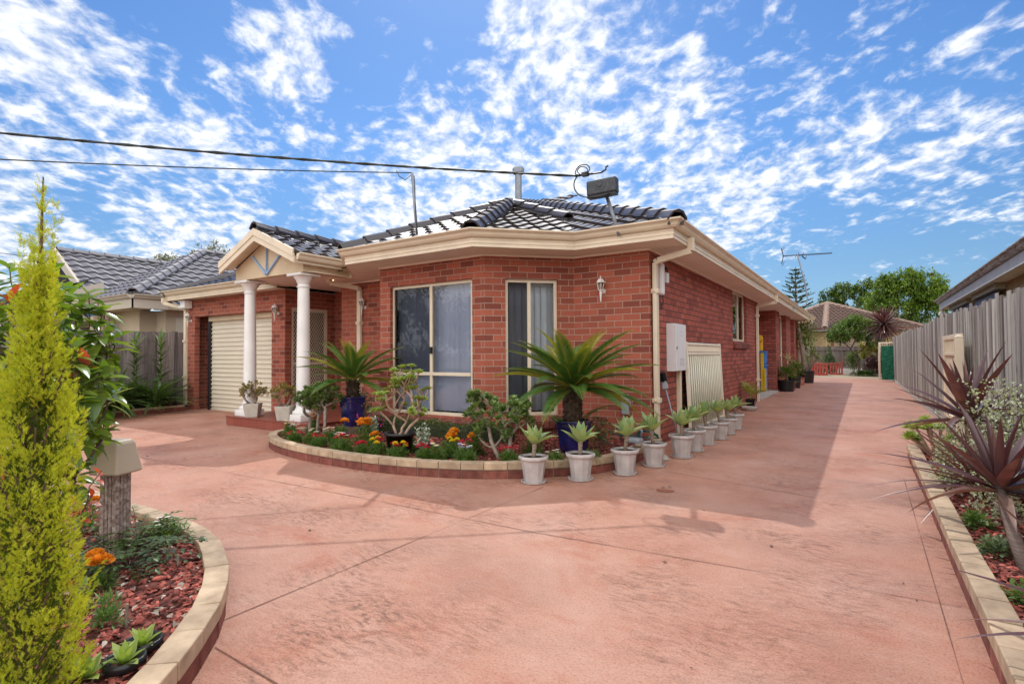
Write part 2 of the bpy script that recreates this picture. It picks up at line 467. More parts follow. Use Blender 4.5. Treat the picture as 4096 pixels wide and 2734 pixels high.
# bright cloud added out of view behind the camera to lift the shaded front
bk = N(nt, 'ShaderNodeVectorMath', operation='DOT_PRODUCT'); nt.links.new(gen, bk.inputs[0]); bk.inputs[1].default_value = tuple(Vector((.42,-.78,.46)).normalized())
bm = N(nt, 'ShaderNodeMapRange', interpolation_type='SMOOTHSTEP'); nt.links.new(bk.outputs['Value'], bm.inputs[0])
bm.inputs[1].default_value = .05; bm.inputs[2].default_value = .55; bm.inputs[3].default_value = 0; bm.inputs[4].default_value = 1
wv = N(nt, 'ShaderNodeVectorMath', operation='ADD'); nt.links.new(pl, wv.inputs[0])
wn = N(nt, 'ShaderNodeVectorMath', operation='SCALE'); nt.links.new(noise(nt, pl, 2.0, 3, .5, out=1), wn.inputs[0]); wn.inputs['Scale'].default_value = .16; nt.links.new(wn.outputs[0], wv.inputs[1])
pst = mapping(nt, wv.outputs[0], (1.0, 1.0, 1.0), rot=(0,0,-.62))
n1 = noise(nt, mapping(nt, pst, (1.7,1.0,1)), 3.2, 3, .5)
n2 = noise(nt, mapping(nt, pst, (1.25,1.0,1)), 16.5, 6, .58, dist=.15)
nn = math_(nt, 'ADD', math_(nt, 'MULTIPLY', n1, .42), math_(nt, 'MULTIPLY', n2, .58))
dens = N(nt, 'ShaderNodeMapRange', interpolation_type='SMOOTHSTEP')
nt.links.new(math_(nt, 'ADD', nn, math_(nt, 'MINIMUM', math_(nt, 'MULTIPLY', cov, .72), .175)), dens.inputs[0])
dens.inputs[1].default_value = .575; dens.inputs[2].default_value = .78; dens.inputs[4].default_value = .90
shade = ramp(nt, n2, [(.34, (3.9,4.3,5.1)), (.62, (6.2,6.25,6.4))])
hv = N(nt, 'ShaderNodeHueSaturation'); hv.inputs['Saturation'].default_value = 1.12; hv.inputs['Value'].default_value = .80
nt.links.new(sky.outputs[0], hv.inputs['Color'])
zr = N(nt, 'ShaderNodeMapRange'); nt.links.new(sep.outputs[2], zr.inputs[0]); zr.inputs[1].default_value = 0; zr.inputs[2].default_value = .50; zr.inputs[3].default_value = 0; zr.inputs[4].default_value = 1
skt = ramp(nt, zr.outputs[0], [(0, (.38,.46,.58)), (.3, (.52,.60,.66)), (.7, (.68,.80,.90)), (1, (.66,.80,.92))])
skc = mixc(nt, 1.0, hv.outputs[0], skt, 'MULTIPLY')
allsky = mixc(nt, dens.outputs[0], skc, shade)
fill_cloud = mixc(nt, n1, (10.0,10.0,10.1), (12.8,12.5,12.2))
nt.links.new(mixc(nt, bm.outputs[0], allsky, fill_cloud), bg.inputs[0])
#SKYEND
vs = scene.view_settings
scene.display_settings.display_device = 'sRGB'
vs.view_transform = 'Standard'; vs.look = 'None'; vs.exposure = EXPOSURE = .33; vs.gamma = 1.0; vs.use_curve_mapping = False

# ------------------------------------------------------------------ ground, driveway
g = MB(); g.poly([(-600,-600,-.012),(600,-600,-.012),(600,600,-.012),(-600,600,-.012)]); struct(g.build('ground', MAT['soilground']))
d = MB()
d.poly([(-11.9,-30,0),(3.43,-30,0),(3.43,21.7,0),(2.9,24.0,0),(.3,24.2,0),(-.15,19.4,0),(-11.9,19.4,0)])
struct(d.build('driveway', MAT['drive']))
yd = MB(); yd.poly([(-9,19.5,-.006),(3.45,19.5,-.006),(3.45,34.2,-.006),(-9,34.2,-.006)]); struct(yd.build('gravel_yard', MAT['gravel']))
def joint(name, pts, wd=.010):
    b = MB()
    for a, c in zip(pts[:-1], pts[1:]):
        L = (Vector(c)-Vector(a)); n = max(1, int(L.length/.25)); nx, ny = -L.y/L.length, L.x/L.length
        for k in range(n):
            p = Vector(a)+L*(k/n); q = Vector(a)+L*((k+1)/n)
            w0 = wd*(.5+.25*math.sin(k*1.7)+.2*math.sin(k*.6)); w1 = wd*(.5+.25*math.sin((k+1)*1.7)+.2*math.sin((k+1)*.6))
            b.poly([(p.x-nx*w0,p.y-ny*w0,.004),(q.x-nx*w1,q.y-ny*w1,.004),(q.x+nx*w1,q.y+ny*w1,.004),(p.x+nx*w0,p.y+ny*w0,.004)])
    struct(b.build(name, MAT['joint']))
joint('driveway_joint', [(-.20,-5.50),(-.19,-2.45)], .004)
joint('driveway_joint', [(-5.3,-3.78),(-2.67,-3.64),(-1.1,-3.60),(.35,-3.59),(2.68,-3.43)], .004)
joint('driveway_joint', [(-5.15,-2.03),(-4.7,-2.28)], .005)
joint('driveway_joint', [(-5.15,-2.03),(-6.6,-3.6),(-8.5,-5.6)], .004)
joint('driveway_joint', [(.0,-5.56),(.45,-5.57),(1.6,-5.6)], .004)
joint('driveway_joint', [(.55,-1.2),(2.68,-1.74)], .004)
joint('driveway_joint', [(2.62,-.3),(2.605,-2.5),(2.58,-6.5)], .003)

# ------------------------------------------------------------------ main house
HOUSE = thing('brick_house', (-3, 4, 0), 'red brick bungalow with cream gutters, bay windows, columned porch and glossy black tiled roof', 'house')
TH = .11
def seg_points(pts):
    """Offset (inner, right-hand) points of an outer polyline, mitred."""
    q = []
    for i, p in enumerate(pts):
        ns = []
        if i > 0: d = Vector(p) - Vector(pts[i-1]); d.normalize(); ns.append(Vector((d.y,-d.x)))
        if i < len(pts)-1: d = Vector(pts[i+1]) - Vector(p); d.normalize(); ns.append(Vector((d.y,-d.x)))
        m = ns[0] if len(ns) == 1 else (ns[0]+ns[1]) / (1 + ns[0].dot(ns[1]))
        q.append(Vector(p) + m*TH)
    return q
def wall_run(b, pts, z0, z1, openings={}):
    pts = [Vector(p) for p in pts]; q = seg_points(pts)
    for i in range(len(pts)-1):
        a, c = pts[i], pts[i+1]; L = (c-a).length; d = (c-a)/L; nr = Vector((d.y,-d.x))*TH
        if i not in openings:
            b.prism([a, q[i], q[i+1], c], z0, z1); continue
        t0, t1, zb, zt = openings[i]
        o0 = a+d*t0; o1 = a+d*t1
        b.prism([a, q[i], o0+nr, o0], z0, z1); b.prism([o1, o1+nr, q[i+1], c], z0, z1)
        if zb > z0+.01: b.prism([o0, o0+nr, o1+nr, o1], z0, zb)
        if zt < z1-.01: b.prism([o0, o0+nr, o1+nr, o1], zt, z1)
A_, B_, C_, D_, E_ = (0,0), (-1.0856,0), (-1.9867,-.9011), (-4.005,-.9011), (-4.906,0)
LD = math.dist(B_, C_)
ZW = 2.598
b = MB()
wall_run(b, [A_, B_, C_, D_, E_, (-6.012,0), (-6.012,.85), (-7.27,.85)], 0, ZW,
         {1: (.23, .98, .385, 2.275), 2: (.205, 1.79, .36, 2.285)})
b.build('brick_wall', MAT['brick'], HOUSE, uv=True)
b = MB()
wall_run(b, [(-7.27,.85), (-7.27,-.35), (-11.07,-.35), (-11.07,19.3)], 0, 2.56, {0: (.19, 1.06, .0, 2.21), 1: (.45, 3.49, 0, 2.155)})
b.build('brick_wall', MAT['brick'], HOUSE, uv=True)
b = MB()    # long side wall, recess and the piers between the tall windows
wall_run(b, [(-1.0,12.14), (-1.0,8.69), (0,8.69), (0,TH)], 0, ZW, {2: (8.69-6.95, 8.69-5.37, 1.50, 2.5985)})
b.prism([(-.11,.1105),(-.0005,.1105),(-.0005,.11),(-.11,.11)], 0, .02)
for y0, y1 in ((12.14,13.10), (14.95,16.35), (17.6,19.3)): b.box(-.22, y0, 0, 0, y1, ZW)
for y0, y1 in ((13.10,14.95), (16.35,17.6)): b.box(-.2, y0, 0, 0, y1, .62)
b.box(-1.0, 12.14, 0, -.22, 12.26, ZW); b.box(-11, 19.18, 0, -.22, 19.3, ZW)
b.build('brick_wall', MAT['brick_side'], HOUSE, uv=True)
b = MB()    # slab edge of the side porch
b.box(-.998, 8.70, 0, .05, 12.13, .05); b.build('porch_slab', MAT['concrete'], HOUSE)

# eave outline: soffit, fascia, gutter
EAVE = [(.46,21.0), (.46,-.46), (-.83,-.46), (-1.79,-1.42), (-4.20,-1.42), (-5.16,-.46), (-5.30,-.46)]
GAR = [(-7.10,-.66), (-11.50,-.66), (-11.50,21.0)]
def mitres(pts):
    out = []
    for i in range(len(pts)):
        ns = []
        if i > 0: d = (Vector(pts[i])-Vector(pts[i-1])).normalized(); ns.append(Vector((-d.y, d.x)))
        if i < len(pts)-1: d = (Vector(pts[i+1])-Vector(pts[i])).normalized(); ns.append(Vector((-d.y, d.x)))
        m = ns[0] if len(ns) == 1 else (ns[0]+ns[1]) / (1 + ns[0].dot(ns[1]))
        out.append(Vector((-m.x, -m.y, 0)))
    return out
GUT = [(0.004, 0.1159), (0.012, 0.112), (0.045, 0.1182), (0.066, 0.1416), (0.078, 0.1666), (0.1, 0.1838), (0.118, 0.1947), (0.12, 0.2118), (0.108, 0.215), (0.106, 0.2017), (0.004, 0.2017)]
FAS = [(-.024,-.004), (.0,-.004), (.0,.030), (-.006,.033), (-.006,.040), (.004,.043), (.004,.072), (-.003,.075), (-.003,.082), (.003,.085), (.003,.14), (-.024,.14)]
def eave_run(pts, z, who):
    ms = mitres(pts); f = MB(); gt = MB()
    for i in range(len(pts)-1):
        a = (*pts[i], z); c = (*pts[i+1], z); sd = [ms[i], ms[i+1]]
        f.extrude(FAS, a, c, sd); gt.extrude(GUT, a, c, sd)
    f.build('fascia', MAT['cream'], who); gt.build('gutter', MAT['cream'], who)
# travelling right to left keeps the house on the right hand: outward is the left hand
def flip(ms): return [-m for m in ms]
_m = mitres
def mitres(pts): return [-v for v in _m(pts)]
eave_run(EAVE, 2.60, HOUSE); eave_run(GAR, 2.55, HOUSE)
s = MB()
s.prism([(p[0]*1.0, p[1]) for p in [(.435,20.95), (.435,-.435), (-.84,-.435), (-1.80,-1.395), (-4.19,-1.395), (-5.17,-.435), (-5.21,-.435), (-5.21,20.95)]][::-1], 2.601, 2.612)
s.prism([(-7.272,-.635), (-11.475,-.635), (-11.475,20.9), (-7.272,20.9)], 2.562, 2.572)
s.prism([(-5.212,-1.24), (-7.12,-1.24), (-7.12,.97), (-5.212,.97)], 2.603, 2.614)
s.build('soffit', MAT['soffit'], HOUSE)
bd = MB()     # quad bead where wall meets soffit
for p, q in (((.012,.0),(.012,8.6)), ((.012,-.012),(-1.09,-.012)), ((-1.09,-.012),(-1.99,-.913)), ((-1.99,-.913),(-4.0,-.913)), ((-4.0,-.913),(-4.91,-.012)), ((-4.91,-.012),(-6.0,-.012))):
    bd.bar((*p,2.586), (*q,2.586), .024, .026)
bd.build('soffit_bead', MAT['soffit'], HOUSE)

# roof tiles ---------------------------------------------------------------
def clip(poly, f):
    out = []
    for i in range(len(poly)):
        p, q = poly[i], poly[(i+1) % len(poly)]; a, c = f(p), f(q)
        if a >= 0: out.append(p)
        if (a > 0 and c < 0) or (a < 0 and c > 0):
            t = a/(a-c); out.append((p[0]+(q[0]-p[0])*t, p[1]+(q[1]-p[1])*t))
    return out
def tiles(b, P, course=.335, tw=.30, amp=.038, lift=.028, power=1.2, per=6, m=0):
    """Real tile courses over a convex planar polygon P (first edge = eave): rolls across, a step up at every course."""
    P = [Vector(p) for p in P]; o = P[0]; eu = (P[1]-P[0]); eu.z = 0; eu.normalize()
    nrm = (P[1]-P[0]).cross(P[2]-P[0]).normalized()
    if nrm.z < 0: nrm = -nrm
    ev = nrm.cross(eu).normalized()
    if ev.z < 0: ev = -ev
    Q = [((p-o).dot(eu), (p-o).dot(ev)) for p in P]
    ar = sum(Q[i][0]*Q[(i+1)%len(Q)][1]-Q[(i+1)%len(Q)][0]*Q[i][1] for i in range(len(Q)))
    if ar < 0: Q = Q[::-1]
    def edge(i):
        p, q = Q[i], Q[(i+1)%len(Q)]
        return lambda r: (q[0]-p[0])*(r[1]-p[1]) - (q[1]-p[1])*(r[0]-p[0])
    E = [edge(i) for i in range(len(Q))]
    u0 = min(q[0] for q in Q); u1 = max(q[0] for q in Q); v1 = max(q[1] for q in Q)
    du = tw/per
    def h(u): return amp*(.5+.5*math.cos(2*PI*u/tw))**power
    def W(u, v, z): return o + eu*u + ev*v + nrm*z
    nv = int(v1/course)+1
    for r in range(nv):
        va, vb = r*course, (r+1)*course; off = (r % 2)*tw*.0
        ii0, ii1 = int(math.floor(u0/du))-1, int(math.ceil(u1/du))+1
        for i in range(ii0, ii1):
            ua, ub = i*du, (i+1)*du
            c = [(ua,va),(ub,va),(ub,vb),(ua,vb)]
            inside = all(e(p) >= 0 for e in E for p in c)
            if not inside:
                for e in E:
                    c = clip(c, e)
                    if len(c) < 3: break
                if len(c) < 3: continue
            b.poly([W(p[0], p[1], h(p[0]+off) + lift*(1-(p[1]-va)/course)) for p in c], m)
            mid = ((ua+ub)/2, va+.001)
            if r >= 0 and all(e(mid) >= 0 for e in E):
                b.poly([W(ua,va,-.01 if r == 0 else h(ua+off)), W(ub,va,-.01 if r == 0 else h(ub+off)), W(ub,va,h(ub+off)+lift), W(ua,va,h(ua+off)+lift)], m)
def caps(b, a, c, wd=.24, ht=.10, ln=.40, m=0, mm=1, over=.02, start_round=True):
    """Ridge or hip capping from the low end a to the high end c: overlapping trapezoid caps on a mortar bed."""
    a = Vector(a); c = Vector(c); d = (c-a).normalized(); L = (c-a).length; n = max(1, int(round(L/ln)))
    sd = d.cross(Vector((0,0,1))).normalized(); up = sd.cross(d).normalized()
    prof = [(-.5,-.25),(-.47,.05),(-.25,.78),(0,1),(.25,.78),(.47,.05),(.5,-.25)]
    prof = [(p*wd, q*ht) for p, q in prof] + [(.44*wd,-.25*ht),(.2*wd,.6*ht),(-.2*wd,.6*ht),(-.44*wd,-.25*ht)]
    for k in range(n):
        p = a + d*(L*k/n - .03); q = a + d*(L*(k+1)/n + .01)
        i = len(b.v); np_ = len(prof)
        b.v += [tuple(p + sd*(x*1.06) + up*(y+over+.022)) for x, y in prof] + [tuple(q + sd*x*.94 + up*(y+over-.006)) for x, y in prof]
        for j in range(np_):
            jj = (j+1) % np_; b.f.append((i+j, i+jj, i+np_+jj, i+np_+j)); b.m.append(m)
        b.f.append(tuple(range(i, i+np_))[::-1]); b.m.append(m); b.f.append(tuple(range(i+np_, i+2*np_))); b.m.append(m)
    b.extrude([(-.42*wd,-.45*ht),(.42*wd,-.45*ht),(.38*wd,.25*ht),(-.38*wd,.25*ht)], a - d*.01, c, sd, up, mm)
S = .43; Z0 = 2.795
def MZ(y): return Z0 + S*(y+.46)
APEX = (-5.30, 5.30, MZ(5.30))
K = (-3.0, 1.30, Z0 + S*(1.30+1.42)); VT = (-1.61, .74, MZ(.74)+.02)
r = MB()
tiles(r, [(-.90,-.50,MZ(-.50)), (.52,-.50,MZ(-.50)), APEX])                         # front plane, right of the bay
tiles(r, [(-11.52,-.70,MZ(-.70)), (-5.1,-.70,MZ(-.70)), (-3.0,4.4,MZ(4.4)), APEX])                           # front plane, left part
tiles(r, [(-4.24,-1.47,Z0-.02), (-1.77,-1.47,Z0-.02), K])                                                       # bay front
tiles(r, [(-1.80,-1.46,Z0-.02), (-.83,-.49,Z0-.02), VT, K], course=.32)                                         # bay right
tiles(r, [(-5.17,-.49,Z0-.02), (-4.20,-1.46,Z0-.02), K], course=.32)                                            # bay left
tiles(r, [(.52,-.50,MZ(-.50)), (.52,21.05,MZ(-.50)), (-5.30,15.3,APEX[2]), APEX], per=4)                     # side plane
tiles(r, [(-11.55,21.05,MZ(-.70)), (-11.55,-.70,MZ(-.70)), APEX, (-5.30,15.3,APEX[2])], per=4)
tiles(r, [(.5,21.05,MZ(-.50)), (-11.5,21.05,MZ(-.50)), (-5.3,15.3,APEX[2])], per=4)
ROOF = sub(r.build('roof', MAT['tile_black'], HOUSE))
ROOF.matrix_parent_inverse = Matrix.Translation(-Vector(HOUSE['_base']))
c = MB()
caps(c, (.50,-.48,MZ(-.48)), APEX, ln=.37); caps(c, (-1.79,-1.44,Z0), K, ln=.36, wd=.26); caps(c, (-4.21,-1.44,Z0), K, ln=.42, wd=.26)
caps(c, (VT[0]+.06,VT[1]-.02,VT[2]+.02), K, ln=.42, wd=.22, ht=.08); caps(c, (-11.5,-.68,MZ(-.68)), APEX, ln=.42); caps(c, APEX, (-5.3,15.3,APEX[2]), ln=.4)
c.build('ridge_capping', [MAT['tile_black'], MAT['mortar_grey']], ROOF)
v = MB(); v.lathe([(.085,-.25),(.085,.72),(.10,.72)], (-4.96,4.68,5.10), 14); v.lathe([(.135,.74),(.15,.76),(.15,.86),(.13,.89)], (-4.96,4.68,5.10), 14)
v.build('flue_pipe', MAT['galv'], ROOF, smooth=False)

# porch: gable, beam, columns, tiled step
pr = MB(); XC = -6.235
tiles(pr, [(-5.12,1.0,2.86), (-5.12,-1.63,2.86), (XC,-1.63,3.345), (XC,1.0,3.345)]); tiles(pr, [(-7.35,-1.63,2.86), (-7.35,1.0,2.86), (XC,1.0,3.345), (XC,-1.63,3.345)])
pr.build('porch_roof', MAT['tile_black'], HOUSE)
pc = MB(); caps(pc, (XC,-1.62,3.36), (XC,1.2,3.36), ln=.4); pc.build('ridge_capping', [MAT['tile_black'], MAT['mortar_grey']], HOUSE)
bg_ = MB()   # barge boards: two stepped boards each side
for sx in (-1, 1):
    e = XC + sx*1.085
    for (y0, y1, top, dep) in ((-1.655,-1.615,.030,.115), (-1.640,-1.600,-.078,.105)):
        P = [(e, 2.885+top), (XC, 3.352+top), (XC, 3.352+top-dep), (e, 2.885+top-dep)]
        i = len(bg_.v); bg_.v += [(x,y0,z) for x, z in P] + [(x,y1,z) for x, z in P]
        for q in ((0,1,2,3),(7,6,5,4),(0,4,5,1),(1,5,6,2),(2,6,7,3),(3,7,4,0)): bg_.f.append(tuple(i+k for k in q)); bg_.m.append(0)
    # soffit under the gable overhang
    bg_.poly([(e,-1.61,2.80),(XC,-1.61,3.262),(XC,-1.385,3.262),(e,-1.385,2.80)])
bg_.build('barge_board', MAT['cream'], HOUSE)
gi = MB()
gi.poly([(-7.22,-1.385,2.595),(-5.25,-1.385,2.595),(-5.25,-1.385,2.80),(XC,-1.385,3.262),(-7.22,-1.385,2.80)])
gi.box(-5.40,-1.383,2.597,-5.252,-.30,2.80); gi.box(-7.218,-1.383,2.597,-7.06,-.352,2.80); gi.box(-7.06,-1.383,2.599,-5.40,-1.24,2.76)
gi.build('gable_beam', MAT['cream_dull'], HOUSE)
bt = MB()
for p, q in (((-6.235,2.625),(-6.235,3.08)), ((-6.235,2.625),(-6.66,2.985)), ((-6.235,2.625),(-5.82,2.95))): bt.bar((p[0],-1.40,p[1]), (q[0],-1.40,q[1]), .026, .05, (0,1,0))
bt.build('gable_batten', MAT['blue_trim'], HOUSE)

gg = MB(); gg.extrude([(p*.8, (q-.112)*1.1+2.745) for p, q in GUT], (-5.13,-1.60,0), (-5.13,-.42,0), (1,0,0)); gg.extrude([(-.02,2.70),(0,2.70),(0,2.78),(-.02,2.78)], (-5.14,-1.58,0), (-5.14,-.42,0), (1,0,0)); gg.poly([(-5.252,-1.38,2.70),(-5.14,-1.38,2.70),(-5.14,-.42,2.70),(-5.252,-.42,2.70)])
gg.build('gutter', MAT['cream'], HOUSE)
for xx in (-7.04, -5.48):
    k = MB(); yy = -1.215; r0 = .107
    k.box(xx-.175, yy-.175, .164, xx+.175, yy+.175, .27)
    prof = [(.160,.27),(.170,.285),(.170,.310),(.157,.328),(.132,.338),(.128,.352),(.117,.37),(.111,.41)]
    for i in range(9): z = .41 + (2.36-.41)*i/8; prof.append((r0 + .004 - .018*(i/8)**1.6, z))
    prof += [(.091,2.36),(.106,2.365),(.108,2.385),(.094,2.395),(.094,2.43),(.106,2.44),(.112,2.47),(.134,2.50),(.158,2.535),(.162,2.55)]
    k.lathe(prof, (xx,yy,0), 40)
    k.box(xx-.19, yy-.19, 2.55, xx+.19, yy+.19, 2.590)
    o = k.build('column', MAT['white'], HOUSE, bevel=.003)
    for p in o.data.polygons:
        if len(p.vertices) == 4 and abs(p.normal.z) < .95 and p.area < .1: p.use_smooth = True
m, nt_, out = mk('terracotta_tile')
uvn = N(nt_, 'ShaderNodeUVMap').outputs[0]; bk = N(nt_, 'ShaderNodeTexBrick'); nt_.links.new(uvn, bk.inputs['Vector'])
bk.offset = 0; bk.inputs['Scale'].default_value = 1; bk.inputs['Brick Width'].default_value = .235; bk.inputs['Row Height'].default_value = .3; bk.inputs['Mortar Size'].default_value = .004
bk.inputs['Color1'].default_value = (.23,.06,.04,1); bk.inputs['Color2'].default_value = (.28,.08,.055,1); bk.inputs['Mortar'].default_value = (.10,.04,.03,1)
bsdf(nt_, out, bk.outputs[0], .45, 0, .4, bump(nt_, bk.outputs['Fac'], -.4, .004)); MAT['step_tile'] = m
st = MB(); st.box(-7.30,-1.50,0,-4.9,.84,.15); st.box(-7.31,-1.515,.15,-4.88,.845,.165)
st.build('porch_step', MAT['step_tile'], HOUSE, uv=True, bevel=.006)
e = MB(); e.lathe([(.0,0),(.045,0)], (-5.75,-.45,2.600), 16, cap=False)
m, nt_, out = mk('downlight_glow'); em = N(nt_, 'ShaderNodeEmission'); em.inputs[0].default_value = (1,.78,.45,1); em.inputs[1].default_value = 4; nt_.links.new(em.outputs[0], out.inputs[0])
dl = e.build('downlight', m, HOUSE)

# downpipes ----------------------------------------------------------------
def downpipe(pts, brackets, wd=.095, dp=.055, up0=(1,0,0)):
    b = MB()
    for i, (a, c) in enumerate(zip(pts[:-1], pts[1:])):
        b.bar(a, c, wd if abs(c[2]-a[2]) > .5 else dp+.02, dp if abs(c[2]-a[2]) > .5 else dp+.02, up0 if abs(Vector(c).z-Vector(a).z) > .5 else (0,0,1))
    for z in brackets:
        p = Vector(pts[-1]); b.box(p.x-.052, p.y-.052, z-.03, p.x+.052, p.y+.052, z+.03)
        b.lathe([(.018,-.012),(.018,.012)], (p.x+.0-.06*up0[1], p.y-.06*up0[0], z), 8)
    return b.build('downpipe', MAT['cream'], HOUSE, bevel=.004)
downpipe([(.50,.16,2.70),(.50,.16,2.535),(.08,.13,2.45),(.045,.13,2.42),(.045,.13,0)], (2.05,.62))
downpipe([(.50,8.25,2.70),(.50,8.25,2.52),(.05,8.25,2.45),(.045,8.25,.0)], (2.2,.55))
downpipe([(.50,19.15,2.70),(.50,19.15,2.52),(.05,19.35,2.45),(.045,19.38,.0)], (2.2,.55))
downpipe([(-5.73,-.50,2.69),(-5.73,-.50,2.54),(-5.46,-.08,2.47),(-5.46,-.045,2.44),(-5.46,-.045,.0)], (1.83,.68), up0=(0,1,0))
downpipe([(-11.5,-.70,2.62),(-11.5,-.70,2.50),(-11.16,-.39,2.38),(-11.14,-.37,2.33),(-11.14,-.37,.10)], (1.6,.75), up0=(0,1,0))

# windows -------------------------------------------------------------------
def blind_mat():
    m, nt, out = mk('blind_fabric')
    co = N(nt, 'ShaderNodeTexCoord').outputs['Object']
    fig = ramp(nt, noise(nt, mapping(nt, co, (7,7,3.2)), 2.4, 4, .6, dist=2.5), [(.485, (0,0,0)), (.50, (1,1,1)), (.515, (0,0,0))])
    col = mixc(nt, math_(nt, 'MULTIPLY', fig, .5), (.74,.79,.93), (.88,.82,.62))
    p = bsdf(nt, None, col, .8, 0, .2)
    t = N(nt, 'ShaderNodeBsdfTranslucent'); nt.links.new(col, t.inputs[0])
    mx = N(nt, 'ShaderNodeMixShader'); mx.inputs[0].default_value = .25; nt.links.new(p, mx.inputs[1]); nt.links.new(t.outputs[0], mx.inputs[2]); nt.links.new(mx.outputs[0], out.inputs[0])
    return m
MAT['blind'] = blind_mat()
MAT['blind_pale'] = plain('pale_blind_fabric', (.86,.87,.88), .8, .05, 3)
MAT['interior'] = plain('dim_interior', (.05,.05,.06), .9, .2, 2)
def window(a, c, zb, zt, mull, transom=None, recess=.075, blind=True, screen=(), bmat='blind', fw=.045, ang=38, sill=True):
    """Window in the wall from a to c (left to right as seen from outside); mull = mullion positions along it."""
    a = Vector((a[0],a[1],0)); c = Vector((c[0],c[1],0)); d = (c-a).normalized(); L = (c-a).length
    inn = Vector((-d.y, d.x, 0))                      # into the house
    def P(t, dep, z): return a + d*t + inn*dep + Vector((0,0,z))
    f = MB()
    def fb(t0, z0, t1, z1, d0=recess-.02, d1=recess+.035):
        i = len(f.v)
        for dep in (d0, d1): f.v.extend([tuple(P(t0,dep,z0)), tuple(P(t1,dep,z0)), tuple(P(t1,dep,z1)), tuple(P(t0,dep,z1))])
        for q in ((0,1,2,3),(7,6,5,4),(0,4,5,1),(1,5,6,2),(2,6,7,3),(3,7,4,0)): f.f.append(tuple(i+k for k in q)); f.m.append(0)
    fb(0,zb,fw,zt); fb(L-fw,zb,L,zt); fb(fw,zt-fw,L-fw,zt); fb(fw,zb,L-fw,zb+fw)
    for mu in mull: fb(mu-.024,zb+fw,mu+.024,zt-fw, recess-.024)
    if transom: fb(fw,transom-.024,L-fw,transom+.024, recess-.028)
    W = f.build('window', MAT['cream'], HOUSE, bevel=.003)
    sub(W)
    edges = [fw] + list(mull) + [L-fw]
    for i in range(len(edges)-1):
        gm = MAT['flyscreen'] if i in screen else MAT['glass']
        lv = [zb+fw] + ([transom] if transom else []) + [zt-fw]
        for j in range(len(lv)-1):
            mat = gm if (j == len(lv)-2) else MAT['glass']
            q = MB(); q.poly([P(edges[i],recess,lv[j]), P(edges[i+1],recess,lv[j]), P(edges[i+1],recess,lv[j+1]), P(edges[i],recess,lv[j+1])])
            q.build('pane', mat, W)
    if blind:
        s = MB(); n = int(L/.088); s_ = L/n
        for i in range(n):
            t = (i+.5)*s_; an = R(ang + rng.uniform(-6,6)); hx = s_*.57; hy = s_*.57*math.tan(an)
            col = []
            for k in range(5):
                u = -1 + k*.5; bow = .012*(1-u*u)
                col.append((P(t+u*hx, recess+.16+u*hy+bow, zb+.05), P(t+u*hx, recess+.16+u*hy+bow, zt-.06)))
            for k in range(4): s.poly([col[k][0], col[k+1][0], col[k+1][1], col[k][1]])
        s.build('vertical_blind', MAT[bmat], W, smooth=True)
        h = MB(); h.bar(P(.03,recess+.16,zt-.045), P(L-.03,recess+.16,zt-.045), .05, .05); h.build('blind_rail', MAT['white'], W)
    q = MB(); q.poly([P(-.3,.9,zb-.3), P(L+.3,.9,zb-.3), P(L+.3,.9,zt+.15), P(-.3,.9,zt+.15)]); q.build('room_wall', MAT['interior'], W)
    return W, P, L
W1, P1, L1 = window((-3.795,-.9011), (-2.215,-.9011), .36, 2.285, [.80], .955, screen=(0,))
lk = MB(); q = P1(.815,.035,1.30); lk.box(q.x-.012,q.y-.02,q.z-.05,q.x+.025,q.y+.012,q.z+.05); lk.build('latch', MAT['black_plastic'], W1)
def onD(t): return (B_[0]+(C_[0]-B_[0])*t/LD, B_[1]+(C_[1]-B_[1])*t/LD)
window(onD(.98), onD(.23), .385, 2.275, [.345], None, screen=(0,), bmat='blind_pale', ang=30)
W3, P3, L3 = window((0,5.37), (0,6.95), 1.50, 2.588, [.88], None, screen=(1,), blind=False)
window((-.12,13.10), (-.12,14.95), .68, 2.55, [.92], 1.15, bmat='blind_pale', blind=True, recess=.05)
window((-.12,16.35), (-.12,17.6), .68, 2.55, [], 1.15, bmat='blind_pale', blind=True, recess=.05)
# brick sills: a row of bricks on edge, tilted outwards
def sill(a, c, z, out=.085, name='window_sill'):
    a = Vector((*a,0)); c = Vector((*c,0)); d = (c-a).normalized(); o = Vector((d.y,-d.x,0)); L = (c-a).length; n = max(2, int(round(L/.086)))
    b = MB()
    for k in range(n):
        p = a + d*(k*L/n + .004); q = a + d*((k+1)*L/n - .004)
        i = len(b.v)
        for s_ in (p, q):
            for (u, zz_) in ((-.05, z+.0), (out, z-.07), (out-.012, z-.165), (-.04, z-.13)): b.v.append(tuple(s_ + o*u + Vector((0,0,zz_))))
        for f in ((0,1,2,3),(7,6,5,4),(0,4,5,1),(1,5,6,2),(2,6,7,3),(3,7,4,0)): b.f.append(tuple(i+x for x in f)); b.m.append(0)
    b.poly([a-o*.04+Vector((0,0,z-.006)), c-o*.04+Vector((0,0,z-.006)), c+o*(out-.006)+Vector((0,0,z-.078)), a+o*(out-.006)+Vector((0,0,z-.078))], 1)
    return b.build(name, [MAT['sill_dark'], MAT['mortar_l']], HOUSE)
MAT['sill_dark'] = plain('sill_brick_edge', (.20,.055,.040), .7, .3, 14, .3, 90, island=.35, c2=(.27,.085,.062))
MAT['mortar_l'] = plain('mortar_pale', (.50,.38,.30), .9, .1, 20)
sill((-3.80,-.9011), (-2.20,-.9011), .362); sill(onD(.99), onD(.22), .387); sill((0,5.35), (0,6.98), 1.505, .07)
sill((0,13.1), (0,14.95), .69, .05); sill((0,16.35), (0,17.6), .69, .05)

